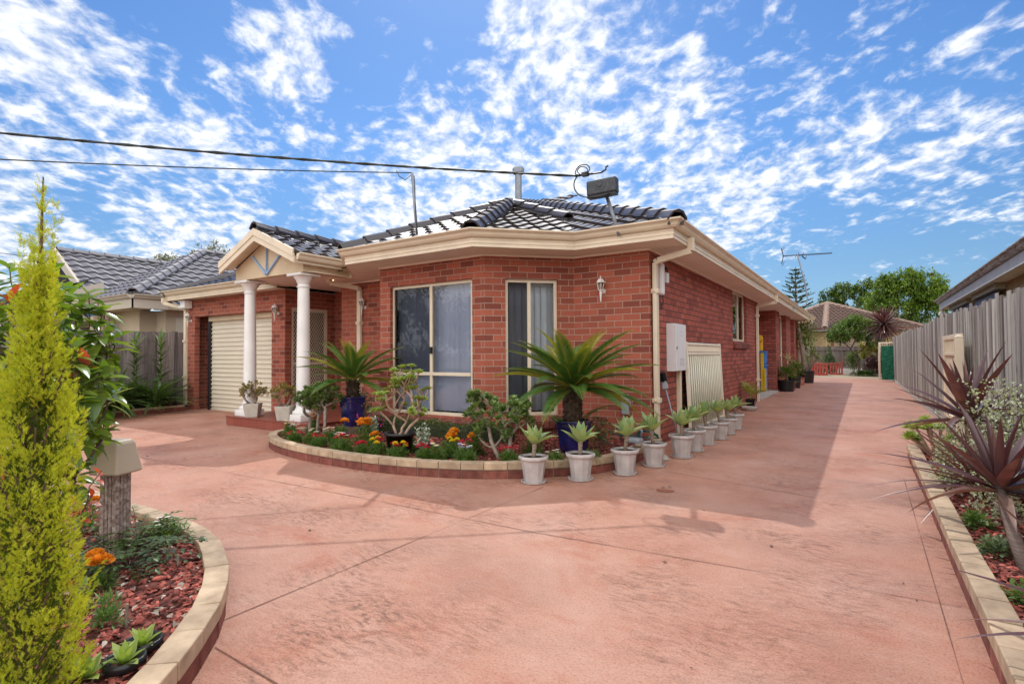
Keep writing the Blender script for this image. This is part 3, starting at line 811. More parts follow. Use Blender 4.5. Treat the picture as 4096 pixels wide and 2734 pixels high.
# roller door -----------------------------------------------------------------
rd = MB(); x0, x1 = -10.40, -7.75; prof = []; z = .02
while z < 2.10:
    prof += [(-.135,z),(-.135,z+.055),(-.158,z+.068),(-.158,z+.083),(-.135,z+.096)]; z += .0985
for (ya, za), (yb, zb_) in zip(prof[:-1], prof[1:]): rd.poly([(x0,ya,za),(x1,ya,za),(x1,yb,zb_),(x0,yb,zb_)])
rd.box(x0,-.16,.0,x1,-.12,.03)
GD = sub(rd.build('garage_door', plain('roller_door_enamel', (.70,.63,.51), .42, .03, 2), HOUSE))
GD.matrix_parent_inverse = Matrix.Translation(-Vector(HOUSE['_base']))
q = MB(); q.box(x0-.06,-.20,0,x0,-.10,2.15); q.build('door_track', MAT['black_plastic'], GD)
q = MB(); q.box(x1,-.17,0,x1+.028,-.10,2.15); q.build('door_track', MAT['black_plastic'], GD)
q = MB(); q.box(x0,-.22,2.045,x1,-.10,2.154); q.build('door_head', MAT['cream_dull'], GD)
q = MB(); q.box(-9.0,-.185,.80,-8.80,-.158,.835); q.build('handle', MAT['black_plastic'], GD)
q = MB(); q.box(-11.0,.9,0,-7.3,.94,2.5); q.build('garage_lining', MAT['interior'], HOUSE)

# front security door -----------------------------------------------------------
dr = MB(); xd = -7.30
for (ya, yb, za, zb_) in ((-.21,-.15,.17,2.21),(.60,.66,.17,2.21),(-.15,.60,2.14,2.21),(-.15,.60,.17,.26),(-.15,.60,1.05,1.10)): dr.box(xd-.03,ya,za,xd+.012,yb,zb_)
FD = sub(dr.build('front_door', MAT['cream'], HOUSE)); FD.matrix_parent_inverse = Matrix.Translation(-Vector(HOUSE['_base']))
dm = MB(); y0, y1, z0, z1 = -.15, .60, .26, 2.14; st_ = .075; sl_ = 1.7
for sg in (-1, 1):
    k = -40
    while k < 60:
        # line z = z0 + sl*(sg*(y-yc)) + k*step
        pts = [(y, z0 + sl_*sg*(y-y0) + k*st_*sl_*.72) for y in (y0, y1)]
        (ya, za), (yb, zb_) = pts
        if not (max(za,zb_) < z0 or min(za,zb_) > z1):
            def cl(z): return ya + (z-za)/(zb_-za)*(yb-ya)
            if za < z0: ya2, za2 = cl(z0), z0
            elif za > z1: ya2, za2 = cl(z1), z1
            else: ya2, za2 = ya, za
            if zb_ < z0: yb2, zb2 = cl(z0), z0
            elif zb_ > z1: yb2, zb2 = cl(z1), z1
            else: yb2, zb2 = yb, zb_
            if abs(za2-zb2) > .01: dm.bar((xd,ya2,za2), (xd,yb2,zb2), .008, .010, (1,0,0))
        k += 1
dm.build('security_grille', MAT['cream'], FD)
q = MB(); q.box(xd-.10,-.2,.17,xd-.06,.65,2.2); q.build('door_leaf', plain('dark_door', (.035,.018,.014), .5, .2), FD)
q = MB(); q.box(xd-.02,.66,.16,xd+.02,.73,2.27); q.box(xd-.02,-.21,2.215,xd+.02,.66,2.27); q.build('door_frame', plain('timber_jamb', (.42,.26,.14), .5, .1), FD)

# ------------------------------------------------------------------ leaf shapes and plant helpers
def leaf(w, l=1.0, bend=0.0, fold=0.0, n=4, prof='ovate', tipbend=0.0):
    """Leaf along +y: half-width profile, lengthwise droop (bend) and V-fold; the upper side faces +z."""
    V = []; F = []
    for i in range(n+1):
        t = i/n
        if prof == 'ovate': h = math.sin(PI*min(1, t**.8))**.8
        elif prof == 'obovate': h = math.sin(PI*min(1, t**1.5*.96+.02))**.7
        elif prof == 'lance': h = min(1, t*5+.25)*(1-t**2.2)
        elif prof == 'strap': h = min(1, t*6+.6)*(1-t**5)
        elif prof == 'agave': h = (.42 + .58*math.sin(PI*min(1, t*.9+.05)))*(1-t**3.2)
        h = max(h, .0)*w/2
        y = l*t*(1-.12*abs(bend)*t); z = -bend*l*t*t - tipbend*l*t**4
        V += [(-h, y, z+fold*h), (0, y, z), (h, y, z+fold*h)]
        if i:
            a = 3*(i-1); F += [(a, a+1, a+4, a+3), (a+1, a+2, a+5, a+4)]
    return V, F
def quadleaf(w, l=1.0, fold=.3):
    return ([(0,0,0),(w/2,l*.45,fold*w/2),(0,l,0),(-w/2,l*.45,fold*w/2),(0,l*.5,0)], [(0,1,2,4),(0,4,2,3)])
def rdir(n, g, zmin=-1.0, zmax=1.0):
    z = g.uniform(zmin, zmax, n); a = g.uniform(0, 2*PI, n); r = np.sqrt(1-z*z)
    return np.stack([r*np.cos(a), r*np.sin(a), z], 1)
def skeleton(base, tips, r, step=.06, jit=.012, lead=None):
    """Branch network growing from base to every tip; returns node positions, parents and tip node ids."""
    P = [Vector(base)]; par = [-1]; ends = []
    for q in (lead or []): P.append(Vector(q)); par.append(len(P)-2)
    b0 = Vector(base)
    for t in sorted([Vector(t) for t in tips], key=lambda t: (t-b0).length):
        best, bi = 1e9, 0
        for i, p in enumerate(P):
            dv = t - p; c = dv.length + .35*max(0, .7*dv.length - dv.z) + .10*(p-b0).length*0
            if (p-b0).length > .82*(t-b0).length: c += 1e3*0 + .3
            if c < best: best, bi = c, i
        p0 = P[bi]; L = (t-p0).length; n = max(2, int(L/step)); prev = bi
        side = Vector((r.uniform(-1,1), r.uniform(-1,1), r.uniform(-.6,.1)))*L*.16
        for k in range(1, n+1):
            f = k/n; q = p0.lerp(t, f) + side*math.sin(PI*f)
            if k < n: q += Vector((r.gauss(0,jit), r.gauss(0,jit), r.gauss(0,jit)))
            P.append(q); par.append(prev); prev = len(P)-1
        ends.append(prev)
    return P, par, ends
def branches(b, P, par, rtip, power=.5, n=6, m=0, rmax=None):
    kids = [[] for _ in P]
    for i, p in enumerate(par):
        if p >= 0: kids[p].append(i)
    cnt = [0]*len(P)
    for i in range(len(P)-1, -1, -1):
        cnt[i] = max(1, sum(cnt[k] for k in kids[i]))
    rad = [rtip*c**power for c in cnt]
    if rmax: rad = [min(x, rmax) for x in rad]
    starts = [(0, None)]
    while starts:
        i, pre = starts.pop(); chain = [P[i]] if pre is None else [P[pre], P[i]]
        rr = [rad[i]] if pre is None else [min(rad[i]*1.1, rad[pre]), rad[i]]
        while kids[i]:
            ks = sorted(kids[i], key=lambda k: -cnt[k])
            for k in ks[1:]: starts.append((k, i))
            i = ks[0]; chain.append(P[i]); rr.append(rad[i])
        if len(chain) > 1: b.tube(chain, rr, n, m)
def petals(b, c, r, n, m, tilt=.2, wd=.5):
    tm = leaf(wd, 1.0, 0, .1, 2, 'obovate'); a = np.arange(n)*2*PI/n
    b.scatter(tm, np.tile(c, (n,1)), np.stack([np.cos(a), np.sin(a), np.full(n, tilt)], 1), r, m)

MAT['leaf_dark'] = leafm('dark_green_leaf', (.030,.065,.016), (.075,.125,.030), .4, .25)
MAT['leaf_mid'] = leafm('mid_green_leaf', (.055,.11,.022), (.14,.21,.045), .45, .3)
MAT['leaf_jade'] = leafm('jade_leaf', (.085,.15,.045), (.20,.28,.085), .32, .2, .5)
MAT['leaf_jade_gold'] = leafm('golden_jade_leaf', (.15,.16,.035), (.34,.27,.075), .35, .2, .5, dry=(.36,.14,.05))
MAT['leaf_agave'] = leafm('agave_leaf', (.20,.32,.15), (.40,.47,.22), .42, .22, .35)
MAT['leaf_cycad'] = leafm('cycad_leaf', (.035,.095,.020), (.085,.165,.030), .38, .14, .45)
MAT['leaf_cycad_tip'] = leafm('young_cycad_leaf', (.22,.25,.03), (.34,.30,.045), .4, .3, .4)
MAT['leaf_aeon'] = leafm('aeonium_leaf', (.17,.25,.045), (.36,.42,.10), .4, .25, .4)
MAT['leaf_silver'] = leafm('silver_felt_leaf', (.26,.31,.25), (.42,.46,.37), .85, .1, .1)
MAT['leaf_purple'] = leafm('purple_cordyline_leaf', (.060,.026,.032), (.125,.058,.056), .33, .12, .6, dry=(.32,.22,.17), tcol=(2.0,.8,.6))
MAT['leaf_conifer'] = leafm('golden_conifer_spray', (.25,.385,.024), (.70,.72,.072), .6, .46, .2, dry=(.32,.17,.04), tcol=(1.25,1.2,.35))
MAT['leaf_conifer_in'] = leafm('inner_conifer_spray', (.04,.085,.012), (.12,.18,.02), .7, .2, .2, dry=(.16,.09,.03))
MAT['leaf_big'] = leafm('glossy_shrub_leaf', (.065,.14,.028), (.20,.29,.05), .24, .38, .6)
MAT['leaf_red'] = leafm('young_red_leaf', (.42,.075,.045), (.55,.16,.08), .4, .35, .4, tcol=(1.6,.8,.5))
MAT['leaf_strap'] = leafm('strap_leaf', (.045,.095,.025), (.10,.17,.05), .3, .2, .6)
MAT['leaf_wire'] = leafm('pale_tiny_leaf', (.28,.33,.19), (.52,.55,.39), .45, .2, .4)
MAT['leaf_box'] = leafm('box_hedge_leaf', (.030,.075,.016), (.085,.15,.035), .4, .2)
MAT['leaf_herb'] = leafm('annual_leaf', (.06,.13,.028), (.16,.25,.07), .5, .3)
MAT['bark_grey'] = plain('grey_bark', (.26,.20,.155), .85, .3, 18, .6, 40, c2=(.38,.31,.25))
MAT['bark_brown'] = plain('brown_bark', (.12,.075,.05), .9, .35, 16, .7, 40)
MAT['stem_pink'] = plain('fleshy_stem', (.36,.22,.15), .7, .25, 20, .3, 60, c2=(.46,.33,.24))
MAT['cycad_trunk'] = plain('cycad_trunk', (.05,.032,.02), .95, .5, 22, .9, 30, c2=(.13,.085,.055))
MAT['agave_trunk'] = plain('agave_trunk', (.25,.17,.12), .85, .4, 30, .6, 60, c2=(.42,.32,.24), stretch=(1,1,3))
MAT['pot_white'] = plain('white_plastic_pot', (.50,.455,.44), .55, .16, 9, .1, 40)
MAT['pot_blue'] = plain('cobalt_glazed_pot', (.011,.012,.065), .14, .5, 9, .15, 14, c2=(.026,.024,.15), spec=.7, coat=.4)
MAT['pot_grey'] = plain('pale_grey_pot', (.46,.43,.37), .7, .12, 9, .15, 60)
MAT['fl_orange'] = plain('marigold_orange', (.78,.25,.010), .7, .15, 30, island=.25, c2=(.85,.34,.02))
MAT['fl_yellow'] = plain('yellow_bloom', (.75,.55,.02), .7, .1, 30, island=.2)
MAT['fl_red'] = plain('red_bloom', (.48,.015,.025), .6, .2, 30, island=.3, c2=(.62,.02,.05))
MAT['fl_white'] = plain('white_bloom', (.78,.77,.76), .7, .04, 30, island=.1)
MAT['fl_lilac'] = plain('lilac_bloom', (.50,.40,.66), .7, .1, 30, island=.2)
MAT['fl_pink'] = plain('magenta_bloom', (.50,.03,.20), .6, .2, 30, island=.3)

# ------------------------------------------------------------------ garden beds
def resample(pts, step):
    P = [Vector((p[0],p[1],0)) for p in pts]
    fine = []
    for i in range(len(P)-1):
        a = P[max(i-1,0)]; b_ = P[i]; c = P[i+1]; e = P[min(i+2,len(P)-1)]
        for k in range(12):
            t = k/12
            fine.append(.5*((2*b_) + (c-a)*t + (2*a-5*b_+4*c-e)*t*t + (3*b_-a-3*c+e)*t**3))
    fine.append(P[-1])
    out = [fine[0]]; acc = 0
    for p, q in zip(fine[:-1], fine[1:]):
        L = (q-p).length; pos = 0
        while acc + (L-pos) >= step:
            pos += step-acc; acc = 0; out.append(p.lerp(q, pos/L))
        acc += L-pos
    return out
def edging(label, pts, cat='garden edging', side=1, ztop=.16, step=.235, base=True, cw=.11):
    """Low brick border: a red course and a cream capping course, each brick its own block with joints between."""
    P = resample(pts, step)
    T = thing('garden_edging', (P[len(P)//2].x, P[len(P)//2].y, 0), label, cat, 'brick garden edgings')
    def blocks(z0, z1, inset, wd, gap, mat, name, bev):
        b = MB()
        for p, q in zip(P[:-1], P[1:]):
            d = (q-p).normalized(); nr = Vector((d.y,-d.x,0))*side
            jz = rng.uniform(-.002,.002); ji = rng.uniform(-.0025,.0025)
            a = p + d*gap + nr*(inset+ji); c = q - d*gap + nr*(inset+ji); e = c + nr*wd; f = a + nr*wd
            b.prism([a.xy, f.xy, e.xy, c.xy] if side > 0 else [a.xy, c.xy, e.xy, f.xy], z0, z1+jz)
        return b.build(name, mat, T, bevel=bev)
    if base:
        blocks(0, .080, .008, cw-.016, .005, MAT['edge_red'], 'brick_course', .004)
    blocks(.088 if base else 0, ztop, 0, cw, .0035, MAT['edge_cream'], 'capping', .006)
    b = MB()
    for p, q in zip(P[:-1], P[1:]):
        d = (q-p).normalized(); nr = Vector((d.y,-d.x,0))*side
        a = p + nr*.016; c = q + nr*.016; e = q + nr*(cw-.014); f = p + nr*(cw-.014)
        b.prism([a.xy, f.xy, e.xy, c.xy] if side > 0 else [a.xy, c.xy, e.xy, f.xy], 0, ztop-.010)
    b.build('mortar_bed', MAT['edge_mortar'], T)
    return P
MAT['edge_red'] = plain('edging_red_brick', (.20,.060,.042), .8, .3, 12, .35, 70, island=.25, c2=(.27,.09,.068))
MAT['edge_cream'] = plain('edging_cream_brick', (.40,.285,.185), .7, .2, 9, .2, 120, island=.13, c2=(.55,.41,.275))
MAT['edge_mortar'] = plain('edging_mortar', (.25,.19,.15), .9, .3, 20, .4, 60)
BED1 = [(-4.60,-1.53),(-4.80,-1.78),(-4.84,-2.10),(-4.60,-2.40),(-4.15,-2.63),(-3.79,-2.74),(-3.42,-2.81),(-2.96,-2.85),(-2.54,-2.86),(-2.19,-2.85),(-1.89,-2.82),(-1.61,-2.77),(-1.37,-2.70),(-1.14,-2.62),(-.93,-2.53),(-.66,-2.36),(-.41,-2.15),(-.22,-1.95),(-.03,-1.72),(.09,-1.45),(.15,-1.05),(.17,-.55),(.17,-.04)]
PB1 = edging('curved brick edging with cream capping round the flower bed below the bay window', BED1, side=-1)
BED2 = [(-6.2,-5.6),(-5.0,-5.22),(-4.0,-5.06),(-3.0,-5.00),(-2.27,-4.99),(-1.86,-4.98),(-1.54,-4.98),(-1.21,-5.0),(-.99,-5.04),(-.79,-5.10),(-.63,-5.17),(-.45,-5.25),(-.26,-5.36),(-.10,-5.47),(.06,-5.61),(.20,-5.75),(.34,-5.90),(.46,-6.06),(.55,-6.25),(.62,-6.6),(.64,-7.2)]
PB2 = edging('curved brick edging with wide cream capping round the near bed with the bollard light', BED2, side=1)
PB3 = edging('straight brick edging with cream capping along the bed by the tall paling fence', [(2.715,1.0),(2.712,-1.0),(2.705,-3.0),(2.69,-7.0)], side=-1)
PB4 = edging('low brick edging in front of the strap leaved plants by the grey fence', [(-7.6,-5.6),(-8.6,-4.5),(-9.5,-3.5),(-10.05,-2.85),(-10.45,-2.24),(-10.62,-1.46),(-10.75,-.40)], side=-1, ztop=.135)

def inside_poly(poly, x, y):
    c = False; j = len(poly)-1
    for i in range(len(poly)):
        xi, yi = poly[i]; xj, yj = poly[j]
        if (yi > y) != (yj > y) and x < (xj-xi)*(y-yi)/(yj-yi)+xi: c = not c
        j = i
    return c
def offs(P, d):
    out = []
    for i, p in enumerate(P):
        t = (P[min(i+1,len(P)-1)] - P[max(i-1,0)]).normalized(); out.append((p.x + t.y*d, p.y - t.x*d))
    return out
def bed(name, poly, z, nchips, size, leaves=0, near=None):
    b = MB(); b.poly([(x,y,z) for x, y in poly]); struct(b.build(name+'_soil', MAT['mulch_bed']))
    xs = [p[0] for p in poly]; ys = [p[1] for p in poly]
    def pick(n):
        out = []
        while len(out) < n:
            x, y = nrg.uniform(min(xs), max(xs)), nrg.uniform(min(ys), max(ys))
            if inside_poly(poly, x, y) and (near is None or near(x, y)): out.append((x, y))
        return np.array(out)
    chip = ([(-.5,-.28,0),(.42,-.34,.02),(.55,.2,0),(-.36,.32,.02),(-.42,-.2,.16),(.36,-.26,.19),(.44,.14,.15),(-.30,.24,.18)],
            [(4,5,6,7),(0,1,5,4),(1,2,6,5),(2,3,7,6),(3,0,4,7)])
    q = pick(nchips); c = MB()
    pos = np.column_stack([q, z + nrg.uniform(-.003,.014,len(q))])
    dirs = rdir(len(q), nrg, -.35, .35); up = rdir(len(q), nrg, .75, 1)
    c.scatter(chip, pos, dirs, nrg.uniform(.6,1.5,len(q))*size, 0, None, up)
    o = c.build('bark_mulch', MAT['bark_red']); o['kind'] = 'stuff'
    if leaves:
        q = pick(leaves); c = MB(); pos = np.column_stack([q, z + nrg.uniform(.008,.022,len(q))])
        c.scatter(leaf(.42,1,.15,.25,3), pos, rdir(len(q), nrg, -.15, .2), .02+.055*nrg.uniform(0,1,len(q))**2, 0, nrg.uniform(-.4,.4,len(q)))
        o = c.build('fallen_leaves', MAT['dead_leaf']); o['kind'] = 'stuff'
bed('front_bed', offs(PB1, -.10) + [(-.0,-.002),(-1.08,-.002),(-1.99,-.905),(-4.0,-.905),(-4.55,-.40),(-4.88,-.45),(-4.88,-1.5)], .105, 5200, .034, 60)
bed('bollard_bed', offs(PB2, .10) + [(.5,-9),(-7,-9)],   .115, 6500, .031, 900, near=lambda x, y: y > -6.6 and x > -2.6)
bed('fence_bed', offs(PB3, -.10) + [(3.42,-7),(3.42,1.0)], .11, 4200, .034, 40, near=lambda x, y: y > -5.2)
bed('strap_plant_bed', offs(PB4, -.10) + [(-11.38,-.35),(-11.38,-5.6)], .09, 500, .05, 0)

# ------------------------------------------------------------------ potted agaves
def agave_variant(i, seed):
    r = random.Random(seed)
    T = thing('potted_agave', (0,0,0), 'x', 'potted plant', 'agaves in white pots', proto=True)
    p = MB(); n = 10; ph = PI/10
    p.lathe([(.092,.016),(.120,.215),(.124,.222),(.142,.226),(.145,.234),(.145,.252),(.138,.258),(.126,.256),(.118,.225)], (0,0,0), n, 0, ph, cap=False)
    p.lathe([(.0,.017),(.092,.017)], (0,0,0), n, 0, ph, cap=False)
    for k in range(n):     # raised panel on every side
        a = ph + (k+.5)*2*PI/n; c, s = math.cos(a), math.sin(a); f = math.cos(PI/n)
        for (z0, z1, hw) in ((.045,.155,.016),):
            r0 = (.092+(z0-.016)*.1407)*f+.0025; r1 = (.092+(z1-.016)*.1407)*f+.0025
            p.poly([(r0*c-s*hw*.8, r0*s+c*hw*.8, z0)[0:3], (r0*c+s*hw*.8, r0*s-c*hw*.8, z0), (r1*c+s*hw*.9, r1*s-c*hw*.9, z1), (r1*c-s*hw*.9, r1*s+c*hw*.9, z1)][::-1])
    P = p.build('pot', MAT['pot_white'], T, bevel=.002); sub(P)
    s = MB(); s.lathe([(.10,0),(.118,.004),(.124,.022),(.118,.022),(.112,.01),(.0,.01)], (0,0,0), n, 0, ph, cap=False); s.build('saucer', MAT['pot_white'], P)
    s = MB(); s.lathe([(.0,.246),(.09,.240),(.120,.236)], (0,0,0), 20, cap=False); s.lathe([(.121,.232),(.128,.259),(.123,.259)], (0,0,0), 20, cap=False, m=1)
    s.build('soil', [MAT['soil'], MAT['black_plastic']], T)
    h = .085 + .045*r.random() + (.02 if i else 0); lx, ly = r.uniform(-.02,.02), r.uniform(-.02,.02)
    t = MB(); t.tube([(0,0,.23),(lx*.4,ly*.4,.23+h*.35),(lx*.8,ly*.8,.23+h*.7),(lx,ly,.23+h+.02)], [.021,.019,.021,.026], 10); t.build('trunk', MAT['agave_trunk'], T, smooth=True)
    b = MB(); nl = 14 + i
    for k in range(nl):
        f = k/(nl-1); el = R(28 + 56*f**1.0 + r.uniform(-5,5)); az = k*2.39996 + r.uniform(-.15,.15)
        L = (.245 - .075*f)*r.uniform(.9,1.1); wd = .40 - .05*f
        tm = leaf(wd+.10, 1, -.16 + .10*f - (.28*r.random() if f < .25 else 0)*-1, .42, 7, 'agave', -.03 if f > .3 else .1)
        b.scatter(tm, [(lx+.012*math.cos(az), ly+.012*math.sin(az), .23+h+.004+.02*f)], [(math.cos(el)*math.cos(az), math.cos(el)*math.sin(az), math.sin(el))], L)
    b.build('leaves', MAT['leaf_agave'], T, smooth=True)
    return T
AG = [agave_variant(i, 20+i) for i in range(4)]
AGL = ['potted agave at the left end of the row, in front of the leaning jade tree', 'potted agave in front of the blue pot of the big cycad',
 'potted agave standing in front of the gas meter, third along the curved edging', 'potted agave where the curved edging meets the corner of the house',
 'potted agave beside the broom at the foot of the corner downpipe', 'potted agave below the white meter box, behind the pot beside the broom',
 'potted agave at the near end of the leaning cream gate', 'potted agave in front of the middle of the leaning cream gate',
 'potted agave at the far end of the leaning cream gate', 'potted agave last of the row, next to the grey dish by the wall']
for i, (x, y, rz, sc) in enumerate([(-.36,-2.34,.3,1.0),(-.03,-2.00,1.2,1.02),(.25,-1.54,2.0,1.0),(.37,-1.00,3.2,1.0),(.49,-.34,.8,1.02),(.50,.16,4.2,1.02),(.52,.74,5.1,1.0),(.57,1.32,2.7,1.0),(.57,1.87,1.0,1.0),(.56,2.48,.2,1.02)]):
    v = [0,1,2,3,1,0,2,3,0,1][i]
    if i == v and i < 4:
        o = AG[v]; o.location = (x,y,.001); o.rotation_euler = (0,0,rz); o.scale = (sc,)*3; o['label'] = AGL[i]
    else: dup(AG[v], (x,y,.001), rz, sc*(1+.04*math.sin(i*5.3)), AGL[i])

# ------------------------------------------------------------------ cycads in blue pots
def cycad(name, loc, label, nf, fl, trunk_h, trunk_r, pot_h, pot_r, lift, seed, stump=0.0, els=(-8,72), pup=False):
    r = random.Random(seed); g = np.random.default_rng(seed)
    T = thing(name, loc, label, 'potted plant', None, proto=True); z0 = stump
    if stump:
        s = MB(); s.lathe([(pot_r*.62,0),(pot_r*.64,stump*.5),(pot_r*.60,stump)], (0,0,0), 16); s.build('stump', MAT['bark_brown'], T)
    p = MB(); n = 6 if stump else 8
    p.lathe([(pot_r*.66,z0),(pot_r*.78,z0+pot_h*.25),(pot_r*.90,z0+pot_h*.72),(pot_r*.93,z0+pot_h*.80),(pot_r*.95,z0+pot_h*.81),(pot_r*.95,z0+pot_h*.92),(pot_r*1.02,z0+pot_h*.93),(pot_r*1.03,z0+pot_h),(pot_r*.90,z0+pot_h),(pot_r*.86,z0+pot_h*.9)], (0,0,0), n, 0, .2)
    if not stump:
        for k in range(32):      # key pattern band
            a = .2 + (k+.5)*2*PI/32; fr = ((a-.2) % (2*PI/n)) - PI/n; rr = pot_r*.955*math.cos(PI/n)/math.cos(fr)
            c, s_ = math.cos(a), math.sin(a); zc = z0+pot_h*.868; q = .012
            for (da, db, ea, eb) in ((-q,-q*1.4,-q*.4,q*1.4),(q*.4,-q*1.4,q,q*1.4),(-q,q*.9,q,q*1.4)):
                p.box(0,0,0,.0001,.0001,.0001) if False else p.poly([(rr*c-s_*da, rr*s_+c*da, zc+db),(rr*c-s_*ea, rr*s_+c*ea, zc+db),(rr*c-s_*ea, rr*s_+c*ea, zc+eb),(rr*c-s_*da, rr*s_+c*da, zc+eb)], 0)
    p.build('pot', MAT['pot_blue'], T, bevel=.006)
    s = MB(); s.lathe([(0,z0+pot_h*.95),(pot_r*.9,z0+pot_h*.93)], (0,0,0), 20, cap=False); s.build('soil', MAT['soil'], T)
    zt = z0 + pot_h*.93; t = MB(); tip = Vector((r.uniform(-.02,.02), 0, zt+trunk_h))
    t.lathe([(trunk_r*.9,zt),(trunk_r*1.05,zt+trunk_h*.3),(trunk_r,zt+trunk_h*.75),(trunk_r*.55,zt+trunk_h)], (0,0,0), 18)
    ns = 300; a = g.uniform(0,2*PI,ns); zz_ = g.uniform(zt, zt+trunk_h*.97, ns)     # old leaf bases
    t.scatter(quadleaf(.5,1,.4), np.stack([trunk_r*.93*np.cos(a), trunk_r*.93*np.sin(a), zz_], 1), np.stack([np.cos(a)*.7, np.sin(a)*.7, np.full(ns,.75)], 1), .05)
    t.build('trunk', MAT['cycad_trunk'], T)
    fb = MB(); rb = MB()
    ft = leaf(.165, 1, .08, .0, 2, 'lance')
    for k in range(nf):
        f = (k+.5)/nf; el0 = R(els[0] + (els[1]-els[0])*f**.9 + r.uniform(-7,7)); az = k*2.39996 + r.uniform(-.2,.2)
        L = fl*r.uniform(.86,1.08)*(1-.12*(f > .8)); droop = R(26 + 14*(1-f)*r.uniform(.6,1.3) + 10*f)
        pts = []; nrm = []; p_ = Vector((tip.x, tip.y, tip.z - .02)) ; m_ = 26
        tw = r.uniform(-.25,.25)
        for j in range(m_+1):
            s_ = j/m_; el = el0 - droop*s_**1.3; aa = az + tw*s_*s_
            d_ = Vector((math.cos(el)*math.cos(aa), math.cos(el)*math.sin(aa), math.sin(el)))
            pts.append(p_.copy()); nrm.append((d_, Vector((-math.sin(el)*math.cos(aa), -math.sin(el)*math.sin(aa), math.cos(el)))))
            p_ += d_*L/m_
        rb.tube(pts, [.0075*(1-.8*j/m_)*fl/.8 for j in range(m_+1)], 5)
        pos = []; dr = []; up = []; sc = []
        nl = 46
        for j in range(nl):
            s_ = .10 + .90*(j+.5)/nl; x = s_*m_; i0 = min(int(x), m_-1); q = pts[i0].lerp(pts[i0+1], x-i0); d_, n_ = nrm[i0]; sd = d_.cross(n_)
            ln = (.07+fl*.07)*(math.sin(PI*min(1,.14+.86*s_))**.55)*(1.06-.45*s_**4)
            for sg in (-1, 1):
                v = (sd*sg*.80 + d_*(.50+.40*s_) + n_*.36).normalized()
                pos.append(q); dr.append(v); up.append(n_ - sd*sg*.5); sc.append(ln)
        fb.scatter(ft, np.array(pos), np.array(dr), np.array(sc), 1 if (f > .90 or (k % 9 == 3)) else 0, None, np.array(up))
    F = fb.build('fronds', [MAT['leaf_cycad'], MAT['leaf_cycad_tip']], T); sub(F)
    rb.build('frond_stalks', MAT['leaf_cycad_tip'], F, smooth=True)
    return T
cycad('potted_cycad', (-.50,-1.22,.105), 'big cycad in a cobalt blue pot with a key pattern beside the narrow window', 48, 1.0, .40, .105, .37, .225, 0, 5, els=(-4,70))
cycad('potted_cycad', (-3.86,-1.55,.105), 'smaller cycad in a dark blue pot raised on a stump near the porch', 24, .88, .27, .085, .42, .215, 0, 9, stump=.12, els=(-4,78))
def small_frond(loc, label):
    g = random.Random(3); T = thing('cycad_seedling', loc, label, 'plant', None, proto=True); fb = MB(); ft = leaf(.10, 1, .12, 0, 2, 'lance')
    for az, L in ((.25,.42),(.75,.34),(-.3,.30)):
        pts = []; p_ = Vector((0,0,0)); pos = []; dr = []; up = []; sc = []
        for j in range(27):
            s_ = j/26; el = R(62-70*s_); d_ = Vector((math.cos(el)*math.cos(az), math.cos(el)*math.sin(az), math.sin(el))); n_ = Vector((-math.sin(el)*math.cos(az), -math.sin(el)*math.sin(az), math.cos(el))); sd = d_.cross(n_)
            pts.append(p_.copy())
            if s_ > .12:
                for sg in (-1,1): pos.append(p_.copy()); dr.append((sd*sg+d_*.6+n_*.4).normalized()); up.append(n_); sc.append(.085*math.sin(PI*min(1,.2+.75*s_)))
            p_ += d_*L/26
        fb.tube(pts, .004, 5); fb.scatter(ft, np.array(pos), np.array(dr), np.array(sc), 0, None, np.array(up))
    fb.build('fronds', MAT['leaf_cycad'], T)
small_frond((-.34,-1.26,.46), 'short arching cycad frond sprouting at the rim of the cobalt blue pot')
def weeds(name, loc, rad, h, n, label, seed, mat='leaf_herb', sz=.035, cat='plant'):
    g = np.random.default_rng(seed); T = thing(name, loc, label, cat, None, proto=True); b = MB()
    d = rdir(n, g, .05, 1); pos = d*np.array([rad, rad, h])*g.uniform(.35,1,(n,1))
    b.scatter(leaf(.5,1,.15,.2,3), pos, d + rdir(n, g)*.6, g.uniform(.7,1.3,n)*sz)
    for k in range(14): b.tube([(0,0,0), tuple(pos[k]*.6), tuple(pos[k])], .0022, 4)
    b.build('foliage', MAT[mat], T, smooth=True); return T
weeds('clover_weed', (-.62,-1.38,.45), .10, .07, 130, 'small leafy weed growing round the cycad trunk at the rim of the cobalt pot', 4, sz=.03)

